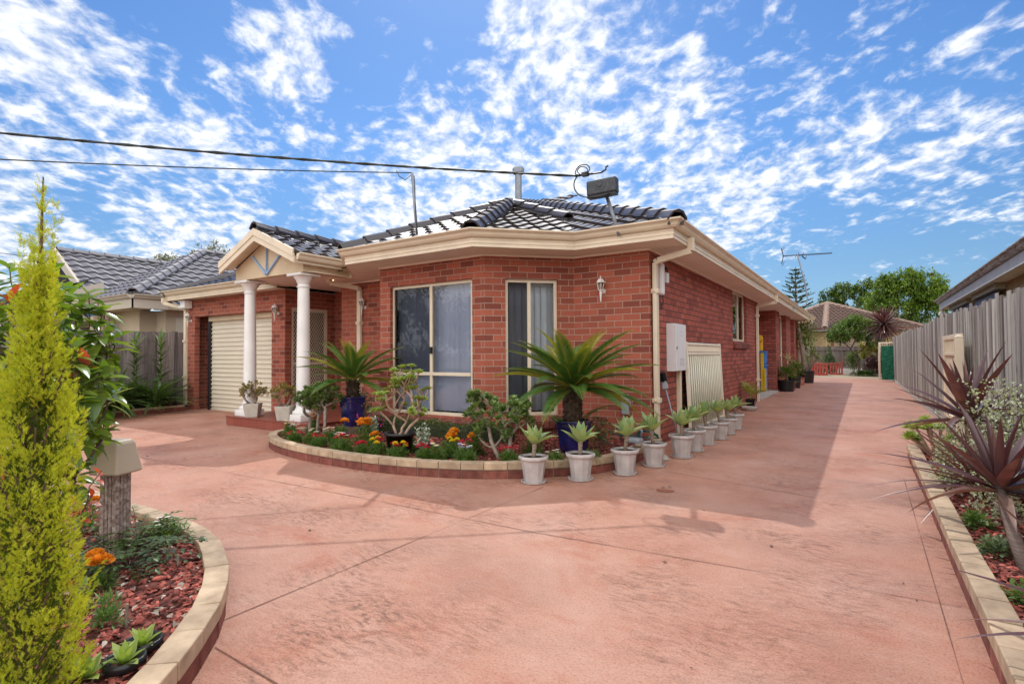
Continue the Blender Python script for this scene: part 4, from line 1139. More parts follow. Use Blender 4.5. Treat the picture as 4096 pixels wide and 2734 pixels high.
# ------------------------------------------------------------------ jade trees, aeonium, succulents
def rosette_leaves(b, ends, P, par, n, sz, tm, g, spread=1.0, m=0):
    pos = []; dr = []
    for e in ends:
        ax = (P[e]-P[par[e]]).normalized()
        d = rdir(n, g); d = d*.85*spread + np.array(ax)*.8
        pos.append(np.tile(np.array(P[e]), (n,1)) + d*sz*.25); dr.append(d)
    pos = np.concatenate(pos); dr = np.concatenate(dr)
    b.scatter(tm, pos, dr, g.uniform(.75,1.2,len(pos))*sz, m, g.uniform(-.5,.5,len(pos)))
def jade(name, loc, label, tips, base, mat, leafsz, rtip, seed, nleaf=14, lead=None, rmax=None, power=.5, pot=None, cat='plant', group=None):
    r = random.Random(seed); g = np.random.default_rng(seed); T = thing(name, loc, label, cat, group, proto=True)
    W = MB(); Lf = MB()
    for bs, tp, ld in zip(base, tips, lead or [None]*len(base)):
        P, par, ends = skeleton(bs, tp, r, .035, .004, ld)
        branches(W, P, par, rtip, power, 7, 0, rmax)
        rosette_leaves(Lf, ends, P, par, nleaf, leafsz, leaf(.56,1,.05,.25,3,'obovate'), g)
        mid = [i for i in ends]
        rosette_leaves(Lf, [par[par[i]] for i in ends if par[par[i]] > 0], P, par, nleaf//3, leafsz*.8, leaf(.56,1,.05,.25,3,'obovate'), g)
    if pot: pot(T)
    W.build('branches', MAT['bark_grey'], T, smooth=True); Lf.build('leaves', MAT[mat], T, smooth=True)
    return T
def cloud_tips(c, rx, ry, rz, n, seed, zmin=-.5):
    g = np.random.default_rng(seed); d = rdir(n, g, zmin, 1); k = g.uniform(.45,1,(n,1))**.6
    return [tuple(np.array(c) + q) for q in d*k*np.array([rx,ry,rz])]
jade('jade_tree', (-4.13,-1.95,.105), 'multi stemmed jade tree with pale trunks in front of the hexagonal blue pot',
     [cloud_tips((-.12,.02,.60),.26,.22,.22,46,1), cloud_tips((.02,0,.52),.20,.20,.20,26,2), cloud_tips((.22,.02,.66),.22,.18,.24,30,3)], [(-.20,.02,0),(-.01,-.01,0),(.20,-.05,0)], 'leaf_jade', .052, .0042, 31,
     lead=[[(-.21,.02,.15),(-.19,.02,.28)], [(.0,0,.16),(.02,0,.30)], [(.22,-.04,.2),(.21,-.03,.4)]], rmax=.028, nleaf=32)
jade('jade_tree', (-.98,-2.02,.105), 'gnarled jade tree with a bent trunk left of the first white pot',
     [cloud_tips((-.30,.06,.60),.26,.20,.20,32,5), cloud_tips((.17,.05,.56),.22,.2,.18,30,6), cloud_tips((-.06,0,.34),.26,.18,.12,16,7)], [(.03,-.04,0),(.10,.03,0),(.0,-.02,.02)], 'leaf_jade', .058, .0042, 33,
     lead=[[(-.03,-.03,.10),(-.10,-.02,.22),(-.14,0,.36),(-.22,.02,.46)], [(.12,.03,.14),(.13,.04,.30)], [(-.06,-.03,.14)]], rmax=.026, nleaf=27)
def sqpot(T):
    p = MB(); h, a, t = .24, .115, .165; i = len(p.v)
    p.v += [(-a/1.0*sx*.85, -a*sy*.85, 0) for sx, sy in ((1,1),(-1,1),(-1,-1),(1,-1))] + [(-t*.8*sx, -t*.8*sy, h) for sx, sy in ((1,1),(-1,1),(-1,-1),(1,-1))] + [(-t*.70*sx, -t*.70*sy, h) for sx, sy in ((1,1),(-1,1),(-1,-1),(1,-1))]+ [(-t*.68*sx, -t*.68*sy, h-.04) for sx, sy in ((1,1),(-1,1),(-1,-1),(1,-1))]
    for f in ((0,1,2,3),): p.f.append(f); p.m.append(0)
    for o in (0,4,8):
        for k in range(4): j = (k+1) % 4; p.f.append((o+k,o+4+k,o+4+j,o+j)); p.m.append(0)
    p.build('pot', MAT['pot_grey'], T, bevel=.006)
    s = MB(); s.box(-.11,-.11,h-.05,.11,.11,h-.025); s.build('soil', MAT['soil'], T)
t1 = jade('potted_jade', (-6.70,-1.36,.165), 'golden jade plant in a square pot at the foot of the left column', [cloud_tips((0,0,.44),.23,.23,.17,52,8)], [(0,0,.2)], 'leaf_jade_gold', .040, .0042, 35, pot=sqpot, cat='potted plant', group='jade plants in square pots', rmax=.022, nleaf=15)
t2 = jade('potted_jade', (-5.74,-1.37,.165), 'golden jade plant in a square pot at the foot of the right column', [cloud_tips((-.04,0,.46),.24,.22,.17,52,11)], [(0,0,.2)], 'leaf_jade_gold', .042, .0042, 36, pot=sqpot, cat='potted plant', group='jade plants in square pots', rmax=.022, nleaf=15)
t1.rotation_euler = (0,0,.75); t2.rotation_euler = (0,0,.55)
def roundpot(T, rt, rb, h, mat, rim=.015, n=32, soil=True):
    p = MB(); p.lathe([(rb,0),(rb*1.0,.004),(rt*.97,h*.9),(rt*.97,h-.03),(rt+rim,h-.028),(rt+rim,h),(rt-.006,h),(rt-.012,h-.05)], (0,0,0), n)
    o = p.build('pot', MAT[mat], T)
    for q in o.data.polygons: q.use_smooth = len(q.vertices) == 4
    if soil: s = MB(); s.lathe([(0,h-.03),(rt*.96,h-.04)], (0,0,0), 20, cap=False); s.build('soil', MAT['soil'], T)
def aeonium():
    r = random.Random(44); g = np.random.default_rng(44)
    T = thing('potted_aeonium', (-2.12,-2.36,.105), 'branching aeonium with green rosettes in a glossy black pot below the wide window', 'potted plant', None, proto=True)
    roundpot(T, .165, .125, .25, 'black_plastic')
    tips = []
    for k in range(58):
        a = r.uniform(0, 2*PI); e = R(r.uniform(8,84)); L = r.uniform(.42,.70)
        tips.append((L*.62*math.cos(e)*math.cos(a)-.03+.10*math.sin(e), L*.45*math.cos(e)*math.sin(a), .27+L*.95*math.sin(e)*1.05+.10))
    W = MB(); Lf = MB()
    groups = [[], [], [], []]
    for i, t in enumerate(tips): groups[(0 if t[0] < -.08 else 1 if t[0] < .06 else 2)].append(t)
    for gi_, bx in ((0,(-.05,.0,.22)), (1,(.01,-.02,.22)), (2,(.06,.02,.22))):
        P, par, ends = skeleton(bx, groups[gi_], r, .05, .006)
        branches(W, P, par, .0062, .38, 7, 0, .017)
        for e in ends:
            ax = (P[e]-P[par[e]]).normalized(); ax = (ax + Vector((0,-.25,.7))).normalized(); o = ax.orthogonal().normalized(); q = ax.cross(o); n = 26; s = r.uniform(.056,.078)
            for k in range(n):
                f = k/n; an = k*2.39996; tl = R(8 + 70*f)
                d = (o*math.cos(an)+q*math.sin(an))*math.cos(tl) + ax*math.sin(tl)
                Lf.scatter(leaf(.62,1,-.12,.3,2,'obovate'), [tuple(P[e]+ax*.004*k/n)], [tuple(d)], s*(1-.62*f), 0, None, [tuple(ax)])
    W.build('branches', MAT['stem_pink'], T, smooth=True); Lf.build('rosettes', MAT['leaf_aeon'], T)
aeonium()
def silver(loc, label, h, seed, pr):
    r = random.Random(seed); T = thing('potted_succulent', loc, label, 'potted plant', 'silver succulents in black pots', proto=True)
    roundpot(T, pr, pr*.72, .12, 'black_plastic', .008)
    b = MB()
    for s in range(11):
        a = r.uniform(0,2*PI); rr = r.uniform(.0,pr*.75); x, y = rr*math.cos(a), rr*math.sin(a); lean = Vector((x*.9, y*.9, .25)).normalized(); hh = h*r.uniform(.6,1)
        for k in range(12):
            f = (k+1)/12; an = k*PI/2 + (k//2)*.4 + s; q = Vector((x,y,.11)) + lean*hh*f
            d = Vector((math.cos(an), math.sin(an), .75))
            b.scatter(leaf(.62,1,-.06,.25,3,'obovate'), [tuple(q)], [tuple(d)], .052*(1.1-.35*f))
    b.build('leaves', MAT['leaf_silver'], T, smooth=True)
    f = MB(); g = np.random.default_rng(seed); n = 26; q = rdir(n, g)*.03 + np.array([-.07,-.05,.13]); f.scatter(leaf(.5,1,.1,.2,2,'obovate'), q, rdir(n, g, -.2, 1), .03); f.build('dry_leaves', MAT['dead_cream'], T)
MAT['dead_cream'] = plain('bleached_leaf', (.62,.52,.40), .8, .15, 20, island=.2)
silver((-2.95,-1.98,.105), 'silver grey felt succulent left of the black aeonium pot', .22, 51, .075)
silver((-1.80,-2.30,.105), 'silver grey felt succulent right of the black aeonium pot', .24, 52, .085)

# hedge and shrubs of the front bed
def shrub(name, loc, label, rx, ry, rz, n, sz, mat, seed, cz=0.0, wd=.5, cat='shrub', lumps=10, group=None, zmin=-.2, stem='bark_brown', nst=9, tmpl=None):
    g = np.random.default_rng(seed); r = random.Random(seed); T = thing(name, loc, label, cat, group, proto=True); b = MB()
    C = rdir(lumps, g, zmin, 1)*np.array([rx,ry,rz])*.62 + np.array([0,0,cz]); C[0] = (0,0,cz)
    k = g.integers(0, lumps, n); d = rdir(n, g, -.7, 1); rad = .50*g.uniform(.45,1,(n,1))**.5
    pos = C[k] + d*rad*np.array([rx,ry,rz]); pos[:,2] = np.maximum(pos[:,2], .01)
    b.scatter(tmpl or leaf(wd,1,.1,.25,2), pos, d+rdir(n, g)*.7+np.array([0,0,.2]), g.uniform(.7,1.25,n)*sz, 0, g.uniform(-.6,.6,n))
    b.build('foliage', MAT[mat], T)
    w_ = MB()
    P, par, ends = skeleton((0,0,0), [tuple(c) for c in C] + [tuple(p) for p in pos[:nst]], r, max(rx,rz)*.2, max(rx,rz)*.02)
    branches(w_, P, par, max(rx,rz)*.010, .45, 5); w_.build('stems', MAT[stem], T)
    return T
def hedge(name, label, pts, w, h, n, sz, seed):
    g = np.random.default_rng(seed); P = [Vector((*p,.105)) for p in pts]; T = thing(name, tuple(P[0]), label, 'hedge'); b = MB(); pos = []; dr = []
    for _ in range(n):
        i = g.integers(0, len(P)-1); q = P[i].lerp(P[i+1], g.uniform()); a = g.uniform(0, PI); x = math.cos(a); z = math.sin(a)**.6; kk = g.uniform(.75,1.0)
        d = (P[i+1]-P[i]).normalized(); nr = Vector((-d.y,d.x,0)); hh = h*(1+.10*math.sin(q.x*9)+.07*math.sin(q.x*23))
        pos.append(q + nr*x*w*.5*kk + Vector((0,0,max(.02,hh*z*kk)))); dr.append(nr*x + Vector((g.normal(0,.5),g.normal(0,.5),z)))
    b.scatter(leaf(.55,1,.1,.2,2), np.array(pos), np.array(dr), g.uniform(.7,1.3,n)*sz, 0, g.uniform(-.7,.7,n)); b.build('foliage', MAT['leaf_box'], T)
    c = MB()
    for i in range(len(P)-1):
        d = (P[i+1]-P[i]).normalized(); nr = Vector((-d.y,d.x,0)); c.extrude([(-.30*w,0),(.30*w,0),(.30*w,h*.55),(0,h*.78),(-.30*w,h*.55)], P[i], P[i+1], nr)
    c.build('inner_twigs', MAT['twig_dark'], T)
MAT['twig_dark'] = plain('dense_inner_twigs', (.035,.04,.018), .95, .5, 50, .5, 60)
hedge('box_hedge', 'low clipped dark green hedge along the brickwork under the wide window', [(-4.0,-1.12),(-3.0,-1.16),(-2.0,-1.20),(-1.45,-1.02)], .24, .22, 4200, .026, 61)
shrub('round_shrub', (-.24,-1.05,.105), 'small round dark shrub between the cobalt pot and the gas meter', .17,.16,.26,700,.03,'leaf_box',62, cz=.12)
def fuchsia():
    T = shrub('fuchsia_bush', (-3.72,-1.42,.105), 'fuchsia bush with magenta flowers between the blue pot and the wide window', .30,.20,.34,620,.048,'leaf_silvergreen',63, cz=.20)
    g = np.random.default_rng(64); f = MB(); n = 34; q = rdir(n, g, -.4, .5)*np.array([.27,.2,.2]) + np.array([.03,-.02,.20])
    for p in q: petals(f, p, .022, 5, 0, -.8, .6); f.tube([tuple(p), tuple(p+np.array([0,0,.025]))], .004, 5)
    f.build('flowers', MAT['fl_pink'], T)
MAT['leaf_silvergreen'] = leafm('grey_green_leaf', (.10,.15,.07), (.22,.28,.16), .5, .25)
fuchsia()

# ------------------------------------------------------------------ bedding flowers
def bedder(name, loc, label, rad, h, seed, kinds, group, n=210, lsz=.05, lw=.20):
    """Leafy annual: fine foliage mound and flower heads, each head a part of its own. kinds: (type, material, count, radius)"""
    g = np.random.default_rng(seed); r = random.Random(seed); T = thing(name, loc, label, 'flowering plant', group, proto=True); b = MB()
    d = rdir(n, g, .1, 1); pos = d*np.array([rad,rad,h])*g.uniform(.3,1,(n,1))
    for k in range(5):
        b.scatter(leaf(lw,1,.1,.2,2,'lance'), pos, d+rdir(n, g)*.75, g.uniform(.7,1.3,n)*lsz)
    heads = []
    for (ty, m, cnt, fr) in kinds:
        for _ in range(cnt):
            a = r.uniform(0,2*PI); q = rad*r.uniform(.1,.85); z = h*r.uniform(1.0,1.35) if ty != 'low' else h*r.uniform(.8,1.05)
            heads.append((ty, m, fr, Vector((q*math.cos(a), q*math.sin(a)-.0, z))))
    for ty, m, fr, p in heads: b.tube([(p.x*.3,p.y*.3,.01),(p.x*.7,p.y*.7,p.z*.6),tuple(p)], .0022, 4)
    b.build('foliage', MAT['leaf_herb'], T)
    for ty, m, fr, p in heads:
        f = MB()
        if ty == 'pom':
            nn_ = 110; q = rdir(nn_, g, -.25, 1); f.scatter(leaf(.9,1,-.2,.3,2,'obovate'), np.array(p)+q*np.array([1,1,.6])*fr*.55, q, fr*.55, 0, g.uniform(-.8,.8,nn_))
        elif ty == 'daisy':
            petals(f, np.array(p), fr, 12, 0, .12, .30); f.lathe([(fr*.28,0),(fr*.2,fr*.16),(0,fr*.2)], tuple(p), 8, 1)
        else:
            nn_ = 26; q = rdir(nn_, g, -.1, 1); f.scatter(leaf(.8,1,-.1,.2,2,'obovate'), np.array(p)+q*np.array([1,1,.5])*fr*.6, q, fr*.5, 0, g.uniform(-.8,.8,nn_))
        f.build('flower', [MAT[m], MAT['fl_yellow']] if ty == 'daisy' else MAT[m], T)
    return T
MG, DG, RG = 'orange marigolds', 'daisies in the front bed', 'red bedding flowers'
z = .105
bedder('marigold', (-4.46,-1.78,z), 'orange marigold behind the jade trunks near the porch step', .10,.20,71,[('pom','fl_orange',4,0.050)],MG)
bedder('marigold', (-3.60,-1.98,z), 'orange marigold in front of the stump of the hexagonal blue pot', .10,.18,72,[('pom','fl_orange',1,0.059)],MG)
bedder('marigold', (-3.0,-2.10,z), 'tall orange marigold between the stump and the silver succulent', .14,.24,73,[('pom','fl_orange',4,0.062)],MG, n=220)
bedder('marigold', (-1.66,-2.02,z), 'orange marigold in front of the hedge with three heads close together', .14,.19,74,[('pom','fl_orange',3,0.059)],MG, n=200)
bedder('marigold', (-1.36,-1.95,z), 'single headed orange marigold left of the gnarled jade tree', .11,.20,75,[('pom','fl_orange',1,0.059)],MG)
bedder('marigold', (-.80,-1.62,z), 'orange marigold half hidden between the gnarled jade tree and the cobalt pot', .12,.20,76,[('pom','fl_orange',2,0.056)],MG)
bedder('daisy', (-4.45,-2.18,z), 'white daisies at the left tip of the flower bed', .09,.17,77,[('daisy','fl_white',11,0.034)],DG)
bedder('daisy', (-4.16,-2.32,z), 'lilac and white daisies near the left tip of the flower bed', .10,.15,78,[('daisy','fl_lilac',7,0.034),('daisy','fl_white',4,0.031)],DG)
bedder('daisy', (-3.62,-2.42,z), 'sparse white daisies in front of the jade trunks', .11,.14,79,[('daisy','fl_white',7,0.031)],DG)
bedder('daisy', (-2.98,-2.52,z), 'lilac and white striped daisies in front of the stump', .11,.15,80,[('daisy','fl_lilac',6,0.042),('daisy','fl_white',4,0.036)],DG)
bedder('daisy', (-1.50,-2.45,z), 'white daisies right of the small black succulent pot', .10,.15,81,[('daisy','fl_white',5,0.031)],DG)
bedder('daisy', (-1.16,-2.38,z), 'pink and white daisies on bright foliage at the foot of the gnarled jade tree', .12,.15,82,[('daisy','fl_white',6,0.025),('cl','fl_lilac',3,0.031)],DG)
bedder('daisy', (-.36,-1.92,z), 'white flowered low plant between the first two white pots', .12,.11,83,[('daisy','fl_white',4,0.028)],DG)
bedder('red_flower', (-3.86,-2.50,z), 'small red flowers among dark leaves left of the sparse white daisies', .10,.12,84,[('cl','fl_red',4,0.031)],RG)
bedder('red_flower', (-3.30,-2.55,z), 'bright red flowers on the edge in front of the jade trunks', .11,.12,85,[('cl','fl_red',4,0.036)],RG)
bedder('red_flower', (-2.78,-2.60,z), 'red flowers on dense green leaves in front of the lilac daisies', .13,.15,86,[('cl','fl_red',6,0.038)],RG)
bedder('red_flower', (-2.46,-2.62,z), 'cluster of red flowers left of the yellow flowers by the edging', .08,.11,87,[('cl','fl_red',7,0.036)],RG)
bedder('yellow_flower', (-2.30,-2.52,z), 'yellow and red flowers left of the black aeonium pot', .12,.14,88,[('pom','fl_yellow',3,0.034),('cl','fl_red',4,0.034)],None)
bedder('yellow_flower', (-1.94,-2.58,z), 'yellow and red flowers in front of the black aeonium pot', .12,.13,89,[('pom','fl_yellow',4,0.031),('cl','fl_red',4,0.036)],None)
bedder('red_flower', (-1.62,-2.50,z), 'red flowers in front of the small black succulent pot', .09,.13,90,[('cl','fl_red',6,0.036)],RG)
bedder('red_flower', (-.76,-2.18,z), 'red flowers at the root of the gnarled jade tree beside the first white pot', .11,.13,91,[('cl','fl_red',5,0.034)],RG)
bedder('low_herb', (-.10,-1.62,z), 'low green herb behind the second white pot', .13,.10,92,[],None)
bedder('low_herb', (-.52,-2.06,z), 'low feathery green herb left of the first white pot', .12,.10,93,[],None)
for nm, x, y, lb, kd, gp in (('daisy',-2.10,-2.22,'white daisies just behind the black aeonium pot on its right',[('daisy','fl_white',8,.030)],DG),
    ('marigold',-2.62,-2.30,'low orange marigold between the lilac daisies and the yellow flowers',[('pom','fl_orange',2,.050)],MG),
    ('daisy',-3.45,-2.28,'white daisies between the jade trunks and the stump',[('daisy','fl_white',8,.030)],DG),
    ('red_flower',-1.30,-2.20,'red flowers in front of the single headed marigold',[('cl','fl_red',5,.034)],RG),
    ('yellow_flower',-1.48,-2.22,'yellow flowers in front of the hedge beside the single headed marigold',[('pom','fl_yellow',3,.032)],None)):
    bedder(nm, (x,y,z), lb, .11, .15, int(-x*100), kd, gp)
rk = MB()
g_ = np.random.default_rng(5)
def rock(loc, s, label):
    b = MB(); n = 9; prof = []
    for i in range(6): t = i/5*PI*.55; prof.append((s*math.cos(t)*1.0+.001, s*.8*math.sin(t)))
    b.lathe(prof, (0,0,0), n); o = b.build('rock', MAT['stone'], None, loc=loc, smooth=True)
    for v in o.data.vertices: v.co.x *= 1+.25*math.sin(v.co.y*31+1); v.co.y *= 1+.2*math.sin(v.co.z*40+v.co.x*20)
    tag(o, label, 'rock')
rock((.33,-.62,0), .085, 'grey rock at the end of the edging behind the pot by the house corner')

for o in list(COL.objects):
    if o.name.startswith('jade_tree'): o.scale = (.95,.95,.88)
T = MB(); n = 150; q = np.column_stack([nrg.uniform(-6,2.6,n), nrg.uniform(-5.2,9,n), np.full(n,.006)]); q = q[(q[:,1] < -3.0) | ((q[:,0] > .8) & (q[:,1] > -3))]
T.scatter(leaf(.55,1,.2,.25,3), q, rdir(len(q), nrg, -.1, .15), .010+.028*nrg.uniform(0,1,len(q))**3, 0, nrg.uniform(-.4,.4,len(q)))
o = T.build('leaf_litter', MAT['bark_brown']); o['kind'] = 'stuff'

# ------------------------------------------------------------------ wall lanterns and fittings
MAT['lamp_glass'] = glass_mat('lantern_glass', (.80,.84,.72), .8)
def lantern(loc, label):
    """White coach lantern; local -y points away from the wall."""
    T = thing('wall_lantern', loc, label, 'wall lamp', 'white wall lanterns', proto=True)
    b = MB()
    b.tube([(0,0,0),(0,-.018,0)], [.055,.042], 20); b.tube([(0,-.018,0),(0,-.05,-.02),(0,-.085,-.03),(0,-.11,.0)], [.020,.016,.016,.018], 10)
    b.lathe([(.004,-.225),(.014,-.215),(.010,-.205),(.018,-.13),(.026,-.03),(.020,-.02),(.036,.0),(.045,.012)], (0,-.12,.0), 12)
    b.build('bracket', MAT['lamp_white'], T, smooth=False)
    f = MB(); n = 6
    f.lathe([(.044,.012),(.050,.022),(.044,.024)], (0,-.12,0), n)
    for k in range(n):
        a = k*2*PI/n; f.bar((.046*math.cos(a),-.12+.046*math.sin(a),.02), (.074*math.cos(a),-.12+.074*math.sin(a),.155), .009, .009)
    f.lathe([(.100,.155),(.104,.162),(.088,.172),(.066,.205),(.058,.222),(.030,.240),(.012,.245),(.012,.262),(.016,.270),(.006,.295),(.001,.30)], (0,-.12,0), n)
    f.build('lantern_frame', MAT['lamp_white'], T)
    g = MB()
    for k in range(n):
        a, c = k*2*PI/n, (k+1)*2*PI/n
        g.poly([(.044*math.cos(a),-.12+.044*math.sin(a),.024),(.044*math.cos(c),-.12+.044*math.sin(c),.024),(.071*math.cos(c),-.12+.071*math.sin(c),.155),(.071*math.cos(a),-.12+.071*math.sin(a),.155)])
    g.build('lantern_glass', MAT['lamp_glass'], T)
    u = MB(); u.lathe([(.012,.02),(.018,.05),(.026,.085),(.020,.115),(.004,.128)], (0,-.12,0), 12); u.build('bulb', MAT['white'], T, smooth=True)
    return T
ln = lantern((-.64,0,2.085), 'white wall lantern on the brick wall by the house corner')
for loc, lb in (((-5.36,0,2.115), 'white wall lantern beside the downpipe near the hexagonal blue pot'), ((-7.50,-.35,2.085), 'white wall lantern on the pier between garage door and porch'), ((-10.93,-.35,2.075), 'white wall lantern at the left end of the garage under the alarm box')):
    dup(ln, loc, 0, .68, lb)
ln.scale = (.68,.68,.68)
T = thing('alarm_siren', (-11.0,-.35,2.42), 'white alarm siren box with a blue strobe under the garage eave', 'alarm box')
b = MB(); b.box(-11.12,-.55,2.36,-10.84,-.37,2.54); b.build('housing', MAT['white'], T, bevel=.012)
b = MB(); b.lathe([(.035,0),(.035,.04),(.02,.05)], (-11.07,-.56,2.45), 14); o = b.build('strobe', plain('blue_strobe', (.01,.10,.35), .2, .1), T)
T = thing('meter_box', (0,.96,.98), 'white metal meter box with vent slots on the side wall', 'meter box')
b = MB(); b.box(.002,.705,.983,.112,1.225,1.655); b.build('cabinet', MAT['white_metal'], T, bevel=.004)
b = MB(); b.box(.114,.712,.988,.135,1.222,1.648); D = sub(b.build('door', MAT['white_metal'], T, bevel=.004)); D.matrix_parent_inverse = Matrix.Translation(-Vector(T['_base']))
b = MB()
for zz_ in (1.065,1.09,1.125,1.15):
    for k in range(5): y = .96+.045*k-.06; b.box(.1355,y,zz_,.138,y+.026,zz_+.008)
for zz_ in (1.48,1.535):
    for k in range(2): y = .95+.05*k; b.box(.1355,y,zz_,.138,y+.018,zz_+.008)
b.build('vent_slots', MAT['grey_plastic'], D)
b = MB(); b.box(.135,.725,1.29,.15,.745,1.33); b.build('latch', MAT['galv'], D)
T = thing('conduit_cover', (0,1.42,0), 'cream cable duct running down the wall under the meter box', 'cable duct')
b = MB(); b.box(.002,1.16,0,.055,1.26,.98); b.build('duct', MAT['cream'], T, bevel=.004)
T = thing('outlet_box', (-.31,-.06,.50), 'grey weatherproof outlet box on the brickwork under the big cycad fronds', 'outlet box')
b = MB(); b.box(-.375,-.06,.43,-.275,-.002,.70); b.build('housing', MAT['grey_plastic'], T, bevel=.015)
b = MB(); b.box(-.268,-.05,.53,-.252,-.01,.61); b.box(-.366,-.066,.50,-.284,-.058,.68); b.build('lid', MAT['grey_plastic'], T, bevel=.006)
T = thing('phone_box', (0,.38,2.2), 'white plastic connection box with dangling black wires high on the side wall', 'connection box')
b = MB(); b.box(.002,.32,2.02,.075,.46,2.46); b.build('housing', MAT['white'], T, bevel=.03)
b = MB(); b.box(.002,.62,2.22,.05,.72,2.36); b.build('junction_cover', MAT['white'], T, bevel=.008)
b = MB(); b.tube([(.05,.40,2.03),(.055,.42,1.93),(.06,.36,1.88),(.06,.30,1.90),(.055,.31,1.82),(.05,.38,1.86)], .006, 6); b.tube([(.03,.50,2.46),(.05,.56,2.38),(.04,.60,2.44),(.05,.66,2.36)], .007, 6); b.build('wire', MAT['cable'], T)

# gas meter with hose
T = thing('gas_meter', (-.16,-.20,.06), 'grey gas meter with regulator pipes at the corner behind the third white pot', 'gas meter')
b = MB(); b.box(-.24,-.34,.02,-.04,-.14,.17); b.build('meter_body', MAT['grey_plastic'], T, bevel=.03)
b = MB(); b.lathe([(.075,0),(.085,.012),(.085,.03),(.055,.05),(.02,.06)], (-.22,-.18,.25), 18); b.build('regulator', MAT['galv'], T)
b = MB(); b.tube([(-.36,-.12,.08),(-.36,-.12,.27),(-.30,-.15,.28),(-.22,-.18,.28)], .017, 8); b.tube([(-.12,-.18,.28),(-.05,-.19,.26),(-.06,-.2,.17)], .015, 8); b.tube([(.0,-.14,.14),(.05,-.10,.2),(.05,-.03,.22)], .015, 8); b.build('pipework', MAT['galv'], T, smooth=True)
b = MB(); b.box(-.19,-.348,.06,-.09,-.34,.12); b.build('dial', MAT['black_plastic'], T)
T = thing('garden_hose', (.02,-.16,.2), 'green garden hose looped over the gas meter pipes', 'garden hose')
b = MB(); pts = []
for k in range(70):
    a = k*.42; rr = .105 + .012*math.sin(k*1.3); pts.append((-.02+rr*math.cos(a)*1.3, -.07-.012*(k % 5), .16+rr*.82*math.sin(a)))
b.tube(pts, .009, 6); b.tube([pts[0], (-.30,-.30,.20), (-.42,-.42,.25), (-.46,-.5,.15), (-.30,-.55,.115)], .009, 6); b.build('hose', plain('green_hose', (.012,.075,.055), .4, .2), T, smooth=True)
T = thing('drain_cover', (.13,-.92,.16), 'small square brown drain cover lying on the edging behind the fourth pot', 'drain cover')
b = MB(); b.box(.06,-.99,.161,.22,-.83,.175); b.build('cover', MAT['cream_dull'], T, bevel=.004); b = MB(); b.box(.085,-.965,.1755,.195,-.855,.178); b.build('grate', MAT['bark_brown'], T)
T = thing('broom', (.30,.22,0), 'broom with a black head and grey handle leaning head up against the side wall', 'broom')
b = MB(); b.tube([(.30,.30,.01),(.085,.36,.78)], .011, 8); b.build('handle', MAT['galv'], T, smooth=True)
b = MB(); b.prism([(0,0),(.0,0),(.0,0)], 0, 0) if False else b.bar((.09,.36,.76), (.07,.365,.86), .07, .03, (0,1,0)); b.build('head', MAT['grey_plastic'], T, bevel=.004)
b = MB()
for k in range(60):
    u = -.05+.10*k/59; b.poly([(.07+.008*(k % 3-1), .36+u*.7, .85), (.07+.008*(k % 3-1), .366+u*.7, .85), (.035+.01*(k % 4), .366+u*1.1, 1.0), (.035+.01*(k % 4), .36+u*1.1, 1.0)])
b.bar((.072,.365,.84), (.045,.365,.97), .09, .03, (0,1,0)); b.build('bristles', MAT['black_plastic'], T)

MAT['cream_pale'] = plain('pale_cream_enamel', (.80,.72,.58), .4, .05, 3)
# leaning gate leaf ------------------------------------------------------------
def gate_leaf(T, L, H, mat, nb, mesh=None, band=.15, rt=.05):
    """Tubular gate in the local x-z plane: frame, ring band and round bars."""
    f = MB(); f.box(0,-.02,0,rt,.02,H+.02); f.box(L-rt,-.02,0,L,.02,H+.02)
    for z0 in (.04, H-band-.03, H-.03): f.box(rt,-.0195,z0-.0,L-rt,.0195,z0+.04)
    f.build('frame', mat, T, bevel=.004)
    r_ = MB(); n = int((L-2*rt)/.085) if L > 1.5 else int((L-2*rt)/.07)
    for k in range(n):
        cx_ = rt+(k+.5)*(L-2*rt)/n; zc = H-band/2-.01; rr = band/2-.032; pts = [(cx_+rr*.62*math.cos(a), 0, zc+rr*math.sin(a)) for a in [i*2*PI/16 for i in range(17)]]
        r_.tube(pts, .010, 6, cap=False)
    r_.build('ring_band', mat, T)
    bb = MB()
    for k in range(nb): cx_ = rt+(k+.5)*(L-2*rt)/nb; bb.tube([(cx_,0,.08),(cx_,0,H-band-.03)], .0145, 8)
    bb.build('bars', mat, T, smooth=True)
T = thing('gate_leaf', (.16,1.30,.03), 'cream tubular gate panel with a band of rings leaning against the side wall', 'gate panel', None, proto=True)
gate_leaf(T, 2.28, 1.36, MAT['cream_pale'], 18); T.rotation_euler = (R(-2.5),0,PI/2)
b = MB(); b.box(.06,.03,.05,2.2,.034,1.15); b.build('shade_cloth', plain('green_shade_cloth', (.015,.13,.075), .85, .25, 20, .4, 40), T)
MAT['shade_cloth'] = bpy.data.materials['green_shade_cloth']

